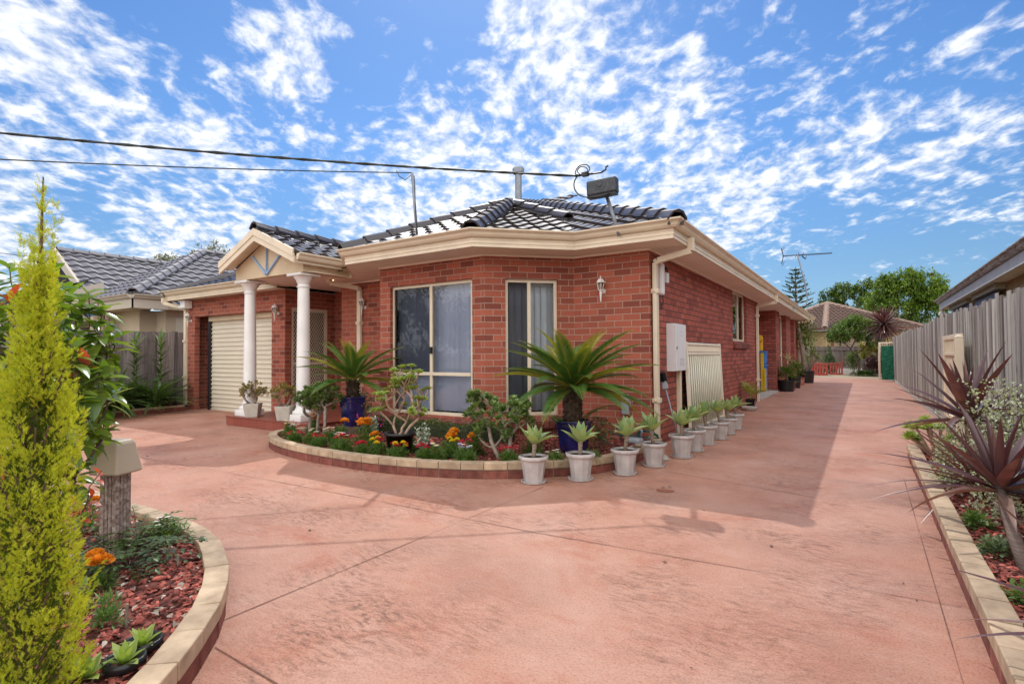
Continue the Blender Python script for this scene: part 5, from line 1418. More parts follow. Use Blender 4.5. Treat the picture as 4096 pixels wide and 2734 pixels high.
# things along the side wall ---------------------------------------------------
T = thing('cement_dish', (.24,5.7,0), 'round grey cement dish on the drive beside the small palm', 'dish', None, proto=True)
b = MB(); b.lathe([(.13,0),(.165,.07),(.165,.085),(.145,.085),(.12,.05)], (0,0,0), 22); b.build('dish', MAT['concrete'], T, smooth=True)
b = MB(); b.lathe([(0,.07),(.135,.065)], (0,0,0), 16, cap=False); b.build('soil', MAT['soil'], T)
def palm_fronds(b, base, n, L, r, wid=.16, el=(25,80), droop=60, ll=.32, tm=None):
    tm = tm or leaf(.14,1,.15,.1,2,'lance')
    for k in range(n):
        az = k*2.39996+r.uniform(-.3,.3); e0 = R(r.uniform(*el)); p = Vector(base); pos = []; dr = []; up = []; sc = []; pts = []
        for j in range(19):
            s_ = j/18; e = e0-R(droop)*s_**1.4; d = Vector((math.cos(e)*math.cos(az), math.cos(e)*math.sin(az), math.sin(e))); n_ = Vector((-math.sin(e)*math.cos(az), -math.sin(e)*math.sin(az), math.cos(e))); sd = d.cross(n_); pts.append(p.copy())
            if s_ > .3:
                for sg in (-1,1): pos.append(p.copy()); dr.append((sd*sg+d*.8+n_*.25).normalized()); up.append(n_); sc.append(L*ll*math.sin(PI*min(1,.15+.8*s_)))
            p += d*L/18
        b.tube(pts, .004, 5); b.scatter(tm, np.array(pos), np.array(dr), np.array(sc), 0, None, np.array(up))
T = thing('potted_palm', (.22,6.05,0), 'small yellowish palm in a square black pot beside the grey dish', 'potted plant', None, proto=True)
b = MB(); b.lathe([(.085,0),(.135,.20),(.15,.20),(.15,.225),(.13,.225),(.125,.18)], (0,0,0), 4, 0, PI/4); b.build('pot', MAT['black_plastic'], T, bevel=.006)
b = MB(); palm_fronds(b, (0,0,.2), 11, .50, random.Random(5), el=(45,85)); b.build('fronds', leafm('yellow_palm_leaf', (.17,.20,.035), (.36,.34,.09), .45, .3), T)
def strap_head(b, base, n, L, w, r, el=(-15,85), bend=.35, tm=None, fold=.25, m=0, n_=7):
    """Rosette of sword leaves round a stem tip, each with its own arch."""
    for k in range(n):
        f = (k+.5)/n; e = R(el[0]+(el[1]-el[0])*f + r.uniform(-7,7)); az = k*2.39996+r.uniform(-.25,.25)
        t = leaf(w, 1, bend*(1.15-f)*r.uniform(.5,1.4), fold, n_, 'lance')
        d = (math.cos(e)*math.cos(az), math.cos(e)*math.sin(az), math.sin(e))
        b.scatter(t, [(base[0]+.02*d[0], base[1]+.02*d[1], base[2]-.05*(1-f))], [d], L*r.uniform(.8,1.1)*(1-.25*f*(f > .8)), m)
def tubpot(name, loc, label, rt, rb, h, mat='black_plastic', group='pots along the side wall'):
    T = thing(name, loc, label, 'potted plant', group, proto=True); roundpot(T, rt, rb, h, mat, .012); return T
T = tubpot('potted_shrub', (.24,12.55,0), 'leafy plant with a pale spiky top in a wide black tub by a brick pier', .26,.20,.36)
b = MB(); g = np.random.default_rng(8); d = rdir(420, g, -.1, 1); b.scatter(leaf(.35,1,.2,.2,3), d*np.array([.30,.30,.34])*g.uniform(.4,1,(420,1))+np.array([0,0,.48]), d+rdir(420, g)*.4, g.uniform(.08,.14,420)); b.build('foliage', MAT['leaf_mid'], T)
b = MB(); b.tube([(0,.05,.3),(.03,.05,.75),(.06,.05,1.05)], .014, 6); b.build('stem', MAT['bark_grey'], T)
b = MB(); strap_head(b, (.06,.05,1.05), 26, .32, .07, random.Random(3), el=(-10,85)); b.build('spiky_top', leafm('pale_spiky_leaf', (.30,.32,.15), (.50,.48,.28), .5, .2), T)
T = tubpot('potted_shrub', (.30,13.45,0), 'small terracotta coloured pot half hidden behind the wide black tub', .13,.10,.26, 'terracotta')
b = MB(); g = np.random.default_rng(9); d = rdir(120, g, 0, 1); b.scatter(leaf(.3,1,.2,.2,2), d*np.array([.16,.16,.22])+np.array([0,0,.27]), d+rdir(120,g)*.3, g.uniform(.07,.12,120)); b.build('foliage', MAT['leaf_mid'], T)
T = tubpot('potted_shrub', (.28,14.6,0), 'bushy potted plant in a black tub in front of the tall windows', .22,.17,.42)
b = MB(); g = np.random.default_rng(10); d = rdir(380, g, -.1, 1); b.scatter(leaf(.3,1,.2,.2,3), d*np.array([.26,.26,.46])*g.uniform(.4,1,(380,1))+np.array([0,0,.52]), d+rdir(380, g)*.4, g.uniform(.08,.15,380)); b.build('foliage', MAT['leaf_mid'], T)
T = tubpot('potted_shrub', (.27,16.6,0), 'plant with pale blooms in a terracotta pot below the last tall window', .17,.14,.30, 'terracotta')
b = MB(); g = np.random.default_rng(12); d = rdir(200, g, -.1, 1); b.scatter(leaf(.4,1,.2,.2,2), d*np.array([.2,.2,.42])*g.uniform(.4,1,(200,1))+np.array([0,0,.45]), d+rdir(200, g)*.4, g.uniform(.06,.12,200)); b.build('foliage', MAT['leaf_herb'], T)
b = MB()
for k in range(16): q = rdir(1, g, .1, 1)[0]*np.array([.2,.2,.45])+np.array([0,0,.5]); petals(b, q, .05, 6, 0, .5, .6)
b.build('blooms', MAT['dead_cream'], T)
T = tubpot('potted_yucca', (.33,18.5,0), 'tall bare trunked yucca in a big black tub at the far corner of the house', .33,.27,.50)
b = MB(); b.tube([(-.02,.0,.45),(-.06,.0,.9),(-.14,0,1.6),(-.26,0,2.30)], [.13,.10,.085,.07], 10); b.tube([(.03,0,.46),(.16,0,.8),(.24,0,1.2)], [.05,.045,.05], 8); b.tube([(.05,.03,.46),(.26,.05,.75),(.42,.05,1.0)], [.045,.04,.045], 8); b.build('trunk', MAT['bark_grey'], T, smooth=True)
b = MB(); strap_head(b, (.24,0,1.2), 34, .55, .085, random.Random(6), el=(-20,85)); strap_head(b, (.44,.05,1.0), 30, .50, .085, random.Random(7), el=(-20,85)); b.build('leaf_heads', leafm('yucca_leaf', (.10,.16,.04), (.22,.27,.08), .4, .2), T)
b = MB(); g = np.random.default_rng(13); d = rdir(900, g, -1, 1); b.scatter(leaf(.4,1,.2,.2,2), d*np.array([.55,.5,.62])*g.uniform(.3,1,(900,1))+np.array([-.05,.25,2.05]), d+rdir(900, g)*.5, g.uniform(.10,.17,900)); b.build('crown', MAT['leaf_mid'], T)
T = thing('toy_crate', (-.45,10.9,.05), 'stack of blue and yellow plastic toy slide parts in the side porch recess', 'play set')
b = MB()
for k in range(3): b.box(-.75,11.5,.06+.42*k,-.24,12.05,.06+.42*k+.40); b.box(-.78,11.47,.40+.42*k,-.21,12.08,.455+.42*k)
b.build('blue_panels', plain('blue_plastic', (.05,.20,.55), .4, .1), T, bevel=.02)
b = MB(); b.box(-.36,11.42,.06,-.27,11.465,1.24); b.box(-.27,11.40,.06,-.20,11.44,.75); b.tube([(-.40,11.6,1.34),(-.38,11.5,1.62),(-.36,11.3,1.72)], .10, 10); b.build('yellow_slide', plain('yellow_plastic', (.75,.47,.03), .4, .08), T, bevel=.01)

# ------------------------------------------------------------------ fences
MAT['paling_mid'] = paling_mat('brown_grey_paling', (.10,.08,.078), (.22,.185,.18), (.36,.32,.305))
def paling_fence(name, label, a, c, zf, mat, pw=.105, lap=True, seed=1, post_side=1, lean=0.0, posts=True, wob=.02):
    """Paling fence from a to c; zf(t) gives the top height."""
    r = random.Random(seed); a = Vector((*a,0)); c = Vector((*c,0)); d = (c-a).normalized(); L = (c-a).length; nr = Vector((d.y,-d.x,0))*post_side
    T = thing(name, tuple((a+c)/2), label, 'fence'); b = MB(); n = int(L/(pw*.80))
    for k in range(n):
        t = (k+.5)*L/n; off = (.032 if k % 2 else 0) + r.uniform(-.003,.003); wd = pw*r.uniform(.88,1.12); h = zf(t)+r.gauss(0,wob); p = a+d*t+nr*off; tl = r.gauss(lean,.008)
        q = p + d*tl*h
        b.bar(p+Vector((0,0,.01)), q+Vector((0,0,h)), wd, .014, nr)
    b.build('palings', mat, T)
    q = MB()
    for z in (.35,1.45): q.bar(a-nr*.035+Vector((0,0,z)), c-nr*.035+Vector((0,0,z)), .05, .075)
    q.build('rails', mat, T)
    if posts:
        t = .6
        while t < L: q = MB(); p = a+d*t-nr*.10; q.box(p.x-.05,p.y-.05,0,p.x+.05,p.y+.05,zf(t)-.08); q.build('post', mat, T); t += 2.4
    return T
paling_fence('paling_fence', 'tall weathered grey paling fence along the right side of the drive', (3.47,-6.2), (3.47,22.2), lambda t: 1.76+.0045*t+.03*math.sin(t*.7), MAT['paling'], seed=3, post_side=-1, wob=.026)
paling_fence('paling_fence', 'grey paling fence behind the strap leaved plants left of the garage', (-11.42,-7), (-11.42,.3), lambda t: 1.80+.012*(t-5), MAT['paling_mid'], seed=4, post_side=1, wob=.008, pw=.13)
paling_fence('back_fence', 'dark grey paling fence across the back yard showing rails and posts', (-6,33.0), (3.6,33.0), lambda t: 1.66, MAT['paling_dark'], seed=5, post_side=-1, pw=.16)
paling_fence('paling_fence', 'short far end of the right hand fence beyond the green gate', (3.62,22.4), (3.62,33), lambda t: 1.75, MAT['paling_dark'], seed=6, post_side=-1, posts=False)
T = thing('fence_foot', (3.44,10,0), 'low concrete plinth along the foot of the right hand fence', 'plinth')
b = MB(); b.box(3.425,1.1,0,3.446,21.6,.10); b.build('plinth', MAT['concrete'], T, bevel=.004)
T = thing('open_gate', (3.25,2.3,0), 'cream sheet metal gate with its post standing folded back against the right hand fence', 'gate')
b = MB(); b.box(3.30,1.88,.30,3.36,2.02,1.46); b.box(3.30,3.28,.30,3.36,3.34,1.46); b.box(3.305,2.02,1.40,3.355,3.28,1.46); b.box(3.305,2.02,.30,3.355,3.28,.36); b.box(3.305,2.02,1.18,3.355,3.28,1.22); b.build('frame', MAT['cream'], T, bevel=.004)
b = MB()
for k in range(14): y = 2.04+k*.0885; b.poly([(3.325,y,.36),(3.335,y+.03,.36),(3.335,y+.03,1.18),(3.325,y,1.18)]); b.poly([(3.335,y+.03,.36),(3.325,y+.0885,.36),(3.325,y+.0885,1.18),(3.335,y+.03,1.18)])
for k in range(26): y = 2.03+k*.048; b.box(3.32,y,1.22,3.34,y+.02,1.40)
b.build('sheet', MAT['cream'], T)
b = MB(); b.box(3.255,1.68,0,3.345,1.77,1.40); b.lathe([(.066,1.40),(.058,1.425),(.02,1.44)], (3.30,1.725,0), 4, 0, PI/4); b.build('post', MAT['cream'], T, bevel=.012)
T = thing('shade_gate', (2.9,21.75,0), 'narrow cream gate covered in green shade cloth at the end of the drive', 'gate')
b = MB()
for x0, x1 in ((2.90,2.96),(3.45,3.51)): b.box(x0,21.72,.06,x1,21.77,1.69)
b.box(2.96,21.725,1.63,3.45,21.765,1.69); b.box(2.96,21.725,1.50,3.45,21.765,1.54); b.box(2.96,21.725,.06,3.45,21.765,.11); b.build('frame', MAT['cream'], T)
b = MB()
for k in range(8): cx_ = 2.96+(k+.5)*.49/8; b.box(cx_-.008,21.735,1.54,cx_+.008,21.755,1.63)
b.build('pickets', MAT['cream'], T)
b = MB(); n = 14
for i in range(n):
    for j in range(6):
        def q(i, j): return (3.0+j*.48/6, 21.70+.012*math.sin(i*2.1+j*1.3)+.01*math.sin(i*.9-j*2), .05+i*1.48/n)
        b.poly([q(i,j), q(i,j+1), q(i+1,j+1), q(i+1,j)])
b.build('shade_cloth', MAT['shade_cloth'], T)
b = MB(); b.box(3.56,21.65,0,3.66,21.75,1.84); b.build('gate_post', MAT['cream'], T, bevel=.008)
b = MB(); b.tube([(2.93,21.68,.06),(2.92,21.66,.9),(2.94,21.68,1.6)], .045, 8); b.build('rolled_cloth', MAT['dead_cream'], T)

# ------------------------------------------------------------------ right bed: cordylines, wire bush
def cordyline(loc, label, stem, n, L, w, seed, el=(-25,86), bend=.22):
    r = random.Random(seed); T = thing('purple_cordyline', loc, label, 'plant', 'purple cordylines in the fence bed', proto=True)
    s = MB(); k = len(stem); s.tube(stem, [.034-.010*i/(k-1) for i in range(k)], 10); s.build('trunk', plain('ringed_trunk_%d' % seed, (.17,.12,.10), .85, .3, 40, .5, 50, stretch=(.3,.3,3)), T, smooth=True)
    b = MB(); strap_head(b, stem[-1], n, L, w, r, el=el, bend=bend, fold=.45); b.build('leaves', MAT['leaf_purple'], T, smooth=True)
    return T
cordyline((3.06,-.72,.11), 'purple cordyline with a large spiky head in front of the folded back gate', [(.02,0,0),(.01,0,.3),(0,0,.56)], 34, .72, .115, 3, el=(-12,88))
cordyline((2.98,-3.10,.11), 'purple cordyline on a ringed bare trunk, nearest the camera in the fence bed', [(0,0,0),(-.02,.08,.14),(-.02,.30,.26),(.0,.62,.33)] if False else [(.0,0,0),(-.015,.16,.12),(-.02,.36,.24),(-.01,.55,.33)], 34, .62, .115, 4, el=(-6,88))
cordyline((3.02,-1.40,.11), 'low purple cordyline spreading narrow leaves over the cream capping', [(0,0,0),(0,0,.06),(0,0,.12)], 46, .66, .05, 5, el=(-2,70), bend=.30)
cordyline((3.05,-4.25,.11), 'purple cordyline whose leaf tips enter the picture at the lower right corner', [(0,0,0),(0,0,.2)], 26, .55, .08, 6, el=(0,80))
def wire_bush(loc, label, R_, n, seed, h):
    g = np.random.default_rng(seed); r = random.Random(seed); T = thing('wire_bush', loc, label, 'shrub', 'pale wiry shrubs in the fence bed', proto=True); W = MB(); Lf = MB()
    tips = [(r.uniform(-1,1)*R_[0], r.uniform(-1,1)*R_[1], h*r.uniform(.15,1.0)) for _ in range(n)]
    P, par, ends = skeleton((0,0,0), tips, r, .07, .015); branches(W, P, par, .0012, .42, 4, 0, .010)
    pos = []; dr = []
    for i, p in enumerate(P):
        if par[i] < 0 or p.z < .05: continue
        for _ in range(5): pos.append(np.array(p)+g.normal(0,.012,3)); dr.append(g.normal(0,1,3)+np.array([0,0,.3]))
    Lf.scatter(leaf(.85,1,.05,.25,2), np.array(pos), np.array(dr), g.uniform(.017,.028,len(pos)), 0, g.uniform(-1,1,len(pos)))
    W.build('stems', MAT['twig_brown'], T); Lf.build('leaves', MAT['leaf_wire'], T)
MAT['twig_brown'] = plain('dark_twig', (.07,.045,.035), .85, .3, 30)
wire_bush((3.14,-.30,.11), 'pale wiry shrub with tiny leaves around the large headed cordyline', (.28,.50), 170, 7, .55)
wire_bush((3.20,-1.55,.11), 'pale wiry shrub with tiny leaves and tall shoots against the fence', (.24,.60), 230, 8, .90)
wire_bush((3.10,-2.20,.11), 'low pale wiry shrub with tiny leaves behind the ringed trunk', (.22,.40), 120, 9, .34)
wire_bush((2.96,-1.05,.11), 'pale wiry shrub with tiny leaves spilling to the edging between two cordylines', (.18,.50), 170, 10, .36)
T = thing('tall_aeonium', (2.98,.55,.11), 'green aeonium with broad rosettes leaning over the drive edge', 'plant', None, proto=True)
b = MB(); W = MB(); r = random.Random(12)
for k in range(12):
    c = Vector((r.uniform(-.26,.14), r.uniform(-.35,.35), r.uniform(.12,.42))); W.tube([(c.x*.3,c.y*.3,0), tuple(c)], .012, 6); ax = Vector((r.uniform(-.5,.1), -.35, .8)).normalized(); o = ax.orthogonal().normalized(); q = ax.cross(o)
    for j in range(30):
        an = j*2.39996; tl = R(5+70*j/30); d = (o*math.cos(an)+q*math.sin(an))*math.cos(tl)+ax*math.sin(tl); b.scatter(leaf(.5,1,-.1,.3,2,'obovate'), [tuple(c)], [tuple(d)], .10*(1-.55*j/30), 0, None, [tuple(ax)])
b.build('leaves', MAT['leaf_aeon'], T); W.build('stems', MAT['stem_pink'], T)
weeds('low_herb', (2.89,-2.30,.11), .09, .10, 260, 'small fresh green herb in the fence bed beside the low cordyline', 14, sz=.035)
weeds('low_herb', (2.89,-2.86,.11), .10, .10, 260, 'small green herb with a withered flower beside the ringed trunk', 15, sz=.035, mat='leaf_silvergreen')
weeds('low_herb', (2.90,-3.55,.11), .09, .10, 260, 'small green herb in the fence bed, nearest the camera', 16, sz=.032)
T = thing('bamboo_stake', (3.09,-2.55,.11), 'thin bamboo stake beside the ringed cordyline trunk', 'garden stake'); b = MB(); b.tube([(3.09,-2.55,.1),(3.10,-2.5,.72)], .008, 6); b.build('stake', MAT['dead_cream'], T)

# ------------------------------------------------------------------ left bed
T = thing('bollard_light', (-1.22,-5.47,.1), 'garden bollard light with a beige hood on a mottled brown fluted post', 'bollard light', None, proto=True)
b = MB(); w_, d_ = .060, .055
prof = []
for sx, sy, nx, ny in ((-1,-1,1,0),(1,-1,0,1),(1,1,-1,0),(-1,1,0,-1)):
    px_, py_ = sx*w_, sy*d_
    for k in range(3):
        t = .28+.22*k; L_ = 2*(w_ if nx else d_)
        for (tt, dep) in ((t-.035,0),(t-.02,.008),(t+.02,.008),(t+.035,0)):
            prof.append((px_+nx*L_*tt - ny*0 + (-sy*0), py_+ny*L_*tt)) if dep == 0 else prof.append((px_+nx*L_*tt+(-ny)*dep, py_+ny*L_*tt+nx*dep))
    prof.append((px_+nx*2*w_*.98, py_+ny*2*d_*.98))
b.prism(prof, 0, .50)
def mott():
    m, nt, out = mk('mottled_post'); co = N(nt, 'ShaderNodeTexCoord').outputs['Object']
    col = ramp(nt, noise(nt, co, 45, 5, .7), [(.35, (.15,.10,.085)), (.5, (.29,.215,.185)), (.64, (.46,.39,.345))]); bsdf(nt, out, col, .85, 0, .2, bump(nt, noise(nt, co, 140, 3), .4, .004)); return m
b.build('post', mott(), T, bevel=.002)
def hoodmat():
    m, nt, out = mk('beige_hood'); co = N(nt, 'ShaderNodeTexCoord').outputs['Object']
    mo = ramp(nt, noise(nt, mapping(nt, co, (20,20,9)), 1.5, 5), [(.52, (0,0,0)), (.68, (1,1,1))]); geo = N(nt, 'ShaderNodeNewGeometry')
    dx = N(nt, 'ShaderNodeVectorMath', operation='DOT_PRODUCT'); tx = N(nt, 'ShaderNodeTexCoord'); nt.links.new(tx.outputs['Normal'], dx.inputs[0]); dx.inputs[1].default_value = (-1,0,0)
    side = math_(nt, 'MULTIPLY', math_(nt, 'GREATER_THAN', dx.outputs['Value'], .4), mo)
    col = mixc(nt, side, (.50,.42,.31), (.11,.12,.035)); bsdf(nt, out, col, .5, 0, .35); return m
b = MB(); i = len(b.v)
R0, R1, R2, R3 = (.085,.080), (.095,.088), (.064,.058), (.052,.046)
def rect(hx, hy, z): return [(-hx,-hy,z),(hx,-hy,z),(hx,hy,z),(-hx,hy,z)]
lay = [rect(.100,.093,.475), rect(.104,.097,.487), rect(.096,.089,.53), rect(.076,.069,.640), rect(.066,.059,.658), rect(.05,.045,.662)]
for l in lay: b.v += l; 
for k in range(len(lay)-1):
    for j in range(4): jj = (j+1) % 4; b.f.append((4*k+j,4*k+jj,4*k+4+jj,4*k+4+j)); b.m.append(0)
b.f.append((20,21,22,23)); b.m.append(0); b.f.append((3,2,1,0)); b.m.append(0)
b.build('hood', hoodmat(), T, bevel=.010)
T.rotation_euler = (0,0,.42); T.scale = (.88,.90,1.0)

def conifer():
    g = np.random.default_rng(21); r = random.Random(21); T = thing('golden_conifer', (.06,-6.19,.10), 'tall narrow golden conifer with a bare feathery tip in the near left bed', 'conifer', None, proto=True)
    # a spray: a flat little branch with side twigs carrying scale leaves
    def spray(seed):
        rr = random.Random(seed); V = []; F = []
        def tw(a, d, L, w):
            n = 3
            for k in range(n):
                p = a + d*L*k/n; q = a + d*L*(k+1)/n; s_ = Vector((d.y,-d.x,0))
                ww = w*(1-.5*k/n); i = len(V); V.extend([tuple(p), tuple(p.lerp(q,.45)+s_*ww+Vector((0,0,ww*.5))), tuple(q), tuple(p.lerp(q,.45)-s_*ww+Vector((0,0,ww*.5)))]); F.append((i,i+1,i+2,i+3))
        for k in range(7):
            y = .12+.12*k; z = rr.uniform(-.05,.05); L = .34*(1-.55*k/7)
            for sg in (-1,1): tw(Vector((0,y,z)), Vector((sg*.75,.66,rr.uniform(-.3,.3))).normalized(), L*rr.uniform(.7,1.1), .055)
        tw(Vector((0,0,0)), Vector((0,1,0)), 1.0, .05)
        return V, F
    b = MB(); Hh = 1.66
    def rad(z):
        t = z/Hh
        K_ = ((0,.128),(.10,.140),(.32,.128),(.51,.104),(.62,.078),(.69,.056),(.75,.040),(.82,.024),(.88,.012),(1,.006))
        for (ta, ra), (tb, rb_) in zip(K_[:-1], K_[1:]):
            if t <= tb: return ra+(rb_-ra)*(t-ta)/(tb-ta)
        return .01
    cl = [(g.uniform(0,2*PI), g.uniform(0,.82)*Hh, g.uniform(.55,1.12)) for _ in range(620)]       # upright plumes give the surface its lumps
    for (a, z, kr) in cl:
        rr_ = max(.0, rad(z)-.022)*kr; n = int(34*(.5+.5*rad(z)/.14)); h = g.uniform(.07,.15)*(.55+.45*rad(z)/.14)
        c = np.array([rr_*math.cos(a), rr_*math.sin(a), z]); out_ = np.array([math.cos(a), math.sin(a), 0])
        axd = out_*g.uniform(.25,.55) + np.array([g.normal(0,.12), g.normal(0,.12), 1.0]); axd /= np.linalg.norm(axd)
        tt = g.uniform(0,1,n)**.8; sp = .019*(1.05-.8*tt); aa = g.uniform(0,2*PI,n)
        side = np.stack([np.cos(aa), np.sin(aa), np.zeros(n)], 1)
        pos = c + axd*(h*tt)[:,None] + side*sp[:,None]
        dr = axd + side*.75 + g.normal(0,.12,(n,3))
        b.scatter(spray(int(z*1000) % 17), pos, dr, g.uniform(.013,.024,n), 0, g.uniform(-1.5,1.5,n))
    # bare feathery leader and its upright side shoots
    for (x, y, z0, z1, n) in ((0,0,1.25,1.70,190),(.016,.02,1.34,1.62,80),(-.030,.01,1.26,1.57,110),(.030,-.02,1.22,1.50,100),(-.015,-.03,1.28,1.52,80),(.052,.01,1.12,1.44,120),(-.055,0,1.10,1.50,130),(.02,.0,1.2,1.45,90)):
        t = g.uniform(0,1,n); pos = np.stack([x*(1+.5*t)+g.normal(0,.005,n), y*(1+.5*t)+g.normal(0,.005,n), z0+(z1-z0)*t], 1)
        b.scatter(spray(3), pos, np.stack([g.normal(0,.6,n), g.normal(0,.6,n), np.ones(n)], 1), g.uniform(.016,.032,n), 0, g.uniform(-1.5,1.5,n))
    b.build('foliage', MAT['leaf_conifer'], T)
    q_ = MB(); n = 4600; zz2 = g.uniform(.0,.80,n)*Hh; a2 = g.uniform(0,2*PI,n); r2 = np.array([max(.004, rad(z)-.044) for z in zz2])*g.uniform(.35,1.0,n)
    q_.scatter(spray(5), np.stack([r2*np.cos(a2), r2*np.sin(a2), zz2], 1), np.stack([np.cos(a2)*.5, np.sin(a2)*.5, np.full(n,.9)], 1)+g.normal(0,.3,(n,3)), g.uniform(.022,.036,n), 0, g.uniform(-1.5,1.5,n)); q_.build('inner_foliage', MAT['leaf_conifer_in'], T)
    w_ = MB(); w_.tube([(0,0,0),(0,0,.8),(.003,0,1.3),(.0,.0,1.71)], [.022,.015,.007,.002], 7)
    for k in range(90): a = r.uniform(0,2*PI); z = r.uniform(.05,1.40); q = rad(z)*.8; w_.tube([(0,0,z-.08),(q*.6*math.cos(a),q*.6*math.sin(a),z-.02),(q*math.cos(a),q*math.sin(a),z+.06)], .0028, 4)
    w_.build('trunk', MAT['bark_brown'], T)
    T.rotation_euler = (R(-.6), R(1.0), 0)
conifer()
def bigleaf_shrub(loc, label, tips, seed, nl=9, sz=.155, red=.06):
    g = np.random.default_rng(seed); r = random.Random(seed); T = thing('glossy_leaved_shrub', loc, label, 'shrub', None, proto=True); W = MB(); Lf = MB()
    P, par, ends = skeleton((0,0,0), tips, r, .06, .006); branches(W, P, par, .0028, .42, 6, 0, .016)
    for e in ends:
        ax = (P[e]-P[par[e]]).normalized(); ax = (ax+Vector((0,0,.3))).normalized(); o = ax.orthogonal().normalized(); q = ax.cross(o); ph = r.uniform(0,6); isred = r.random() < red
        for k in range(nl):
            f = k/nl; an = ph+k*2.39996; tl = R(-18+70*f+r.uniform(-12,12)); d = (o*math.cos(an)+q*math.sin(an))*math.cos(tl)+ax*math.sin(tl)
            Lf.scatter(leaf(.40,1,r.uniform(.05,.4),.28,5), [tuple(P[e]-ax*.10*(1-f))], [tuple(d)], sz*r.uniform(.75,1.15)*(1-.35*f), 1 if isred and f > .55 else 0, [r.uniform(-.4,.4)])
    W.build('branches', MAT['bark_brown'], T, smooth=True); Lf.build('leaves', [MAT['leaf_big'], MAT['leaf_red']], T, smooth=True)
tp = cloud_tips((-.05,.0,.98),.46,.44,.58,90,33,-.8) + [(0.08,0.24,1.46),(0.09,0.31,1.40),(0.16,0.24,1.29),(0.07,0.31,1.19),(0.11,0.28,1.06),(0.25,0.18,1.10),(0.10,0.20,1.39),(0.20,0.15,1.17),(0.04,0.16,1.47),(0.35,0.13,1.00),(-0.06,-0.03,1.57),(0.14,-0.02,1.49),(0.19,-0.10,1.40),(0.21,-0.08,1.24),(0.31,-0.13,1.05),(-0.26,0.19,1.60),(-0.02,0.36,1.25)]
bigleaf_shrub((-1.09,-5.92,.1), 'large shrub with broad glossy leaves and red young tips behind the golden conifer', tp, 34)
bigleaf_shrub((-.78,-5.86,.1), 'young branch with coral red leaves rising beside the golden conifer', [(.10,.10,.50),(.13,.12,.60),(.06,.06,.42)], 35, 7, .085, 1.0)
bigleaf_shrub((-.55,-5.86,.1), 'low shoot with dull red and grey green leaves at the foot of the golden conifer', [(.04,.04,.10),(.0,.02,.14),(-.05,-.03,.16),(.05,-.02,.05)], 36, 6, .075, .45)
bedder('marigold', (-.72,-5.72,.115), 'two large orange marigold heads at the foot of the golden conifer', .07,.13,101,[('pom','fl_orange',3,.042)],MG, n=60)
bedder('marigold', (-1.78,-5.42,.115), 'orange marigold peeping out behind the bollard light', .08,.20,102,[('pom','fl_orange',2,.036)],MG, n=60)
def compound(name, loc, label, h, n, seed, sz=.044):
    g = np.random.default_rng(seed); r = random.Random(seed); T = thing(name, loc, label, 'plant', None, proto=True); b = MB(); w_ = MB()
    for k in range(n):
        a = r.uniform(0,2*PI); L = h*r.uniform(.7,1.3); e = R(r.uniform(15,70)); p = Vector((0,0,.01)); pts = [p.copy()]; pos = []; dr = []
        for j in range(8):
            ee = e-R(9)*j; d = Vector((math.cos(ee)*math.cos(a), math.cos(ee)*math.sin(a), math.sin(ee))); p = p+d*L/8; pts.append(p.copy()); sd = d.cross(Vector((0,0,1))).normalized()
            if j > 1:
                for sg in (-1,1): pos.append(tuple(p)); dr.append(tuple(sd*sg+d*.5+Vector((0,0,.1))))
        pos.append(tuple(p)); dr.append(tuple(d)); w_.tube(pts, .0022, 4); b.scatter(leaf(.5,1,.15,.2,3), pos, dr, sz*g.uniform(.8,1.2,len(pos)))
    b.build('leaves', MAT['leaf_dark' if seed % 2 else 'leaf_mid'], T, smooth=True); w_.build('stems', MAT['twig_brown'], T)
compound('rose_seedling', (-.92,-5.52,.115), 'dark leafy rose seedling at the foot of the bollard light', .31, 36, 41)
compound('rose_seedling', (-1.22,-5.36,.115), 'lighter leafy plant right of the bollard light post', .28, 38, 42, .040)
bedder('daisy', (-1.22,-5.22,.115), 'small white daisies beside the brick edging behind the lighter leafy plant', .14,.13,103,[('daisy','fl_white',4,.018)],None, n=120)
bedder('low_herb', (-.30,-5.84,.115), 'spindly feathery herb on a woody stem in the near left bed', .05,.15,104,[],None, n=70, lsz=.04)
T = thing('wire_stake', (-.02,-6.02,.1), 'thin black wire plant support in the near left bed', 'plant support'); b = MB(); b.tube([(.0,-6.06,.1),(-.02,-6.02,.34)], .0025, 5); b.tube([(-.02,-6.02,.335),(-.09,-6.06,.325)], .0025, 5); b.build('wire', MAT['cable'], T)
for i, (x, y, s) in enumerate([(-.25,-5.79,.10),(-.95,-5.31,.06),(-.75,-5.36,.07)]):
    T = thing('pruned_stump', (x,y,.11), ['pruned woody stem with a leafy shoot near the feathery herb','short pruned stem close to the brick edging behind the bollard','pruned stem in the middle of the near bark mulch'][i], 'stump', None, proto=True); b = MB(); b.tube([(0,0,-.01),(.004,.002,s)], [.007,.006], 7); b.build('stem', MAT['bark_grey'], T)
def smallagave(loc, label, s, seed, pot):
    r = random.Random(seed); T = thing('young_agave', loc, label, 'potted plant' if pot else 'plant', 'young agaves in the near bed', proto=True)
    if pot: roundpot(T, .062, .05, .055, 'black_plastic', .004, 24)
    b = MB()
    for k in range(12): f = k/12; e = R(22+58*f); az = k*2.39996; b.scatter(leaf(.44,1,-.12+.2*(1-f),.35,6,'agave'), [(0,0,.03)], [(math.cos(e)*math.cos(az), math.cos(e)*math.sin(az), math.sin(e))], s*r.uniform(.85,1.1)*(1-.25*f))
    b.build('leaves', MAT['leaf_agave_bright'], T, smooth=True)
MAT['leaf_agave_bright'] = leafm('bright_agave_leaf', (.22,.32,.07), (.42,.50,.15), .4, .3, .35)
smallagave((.02,-5.84,.11), 'young agave in a sunk black pot beside the cream capping', .095, 1, True)
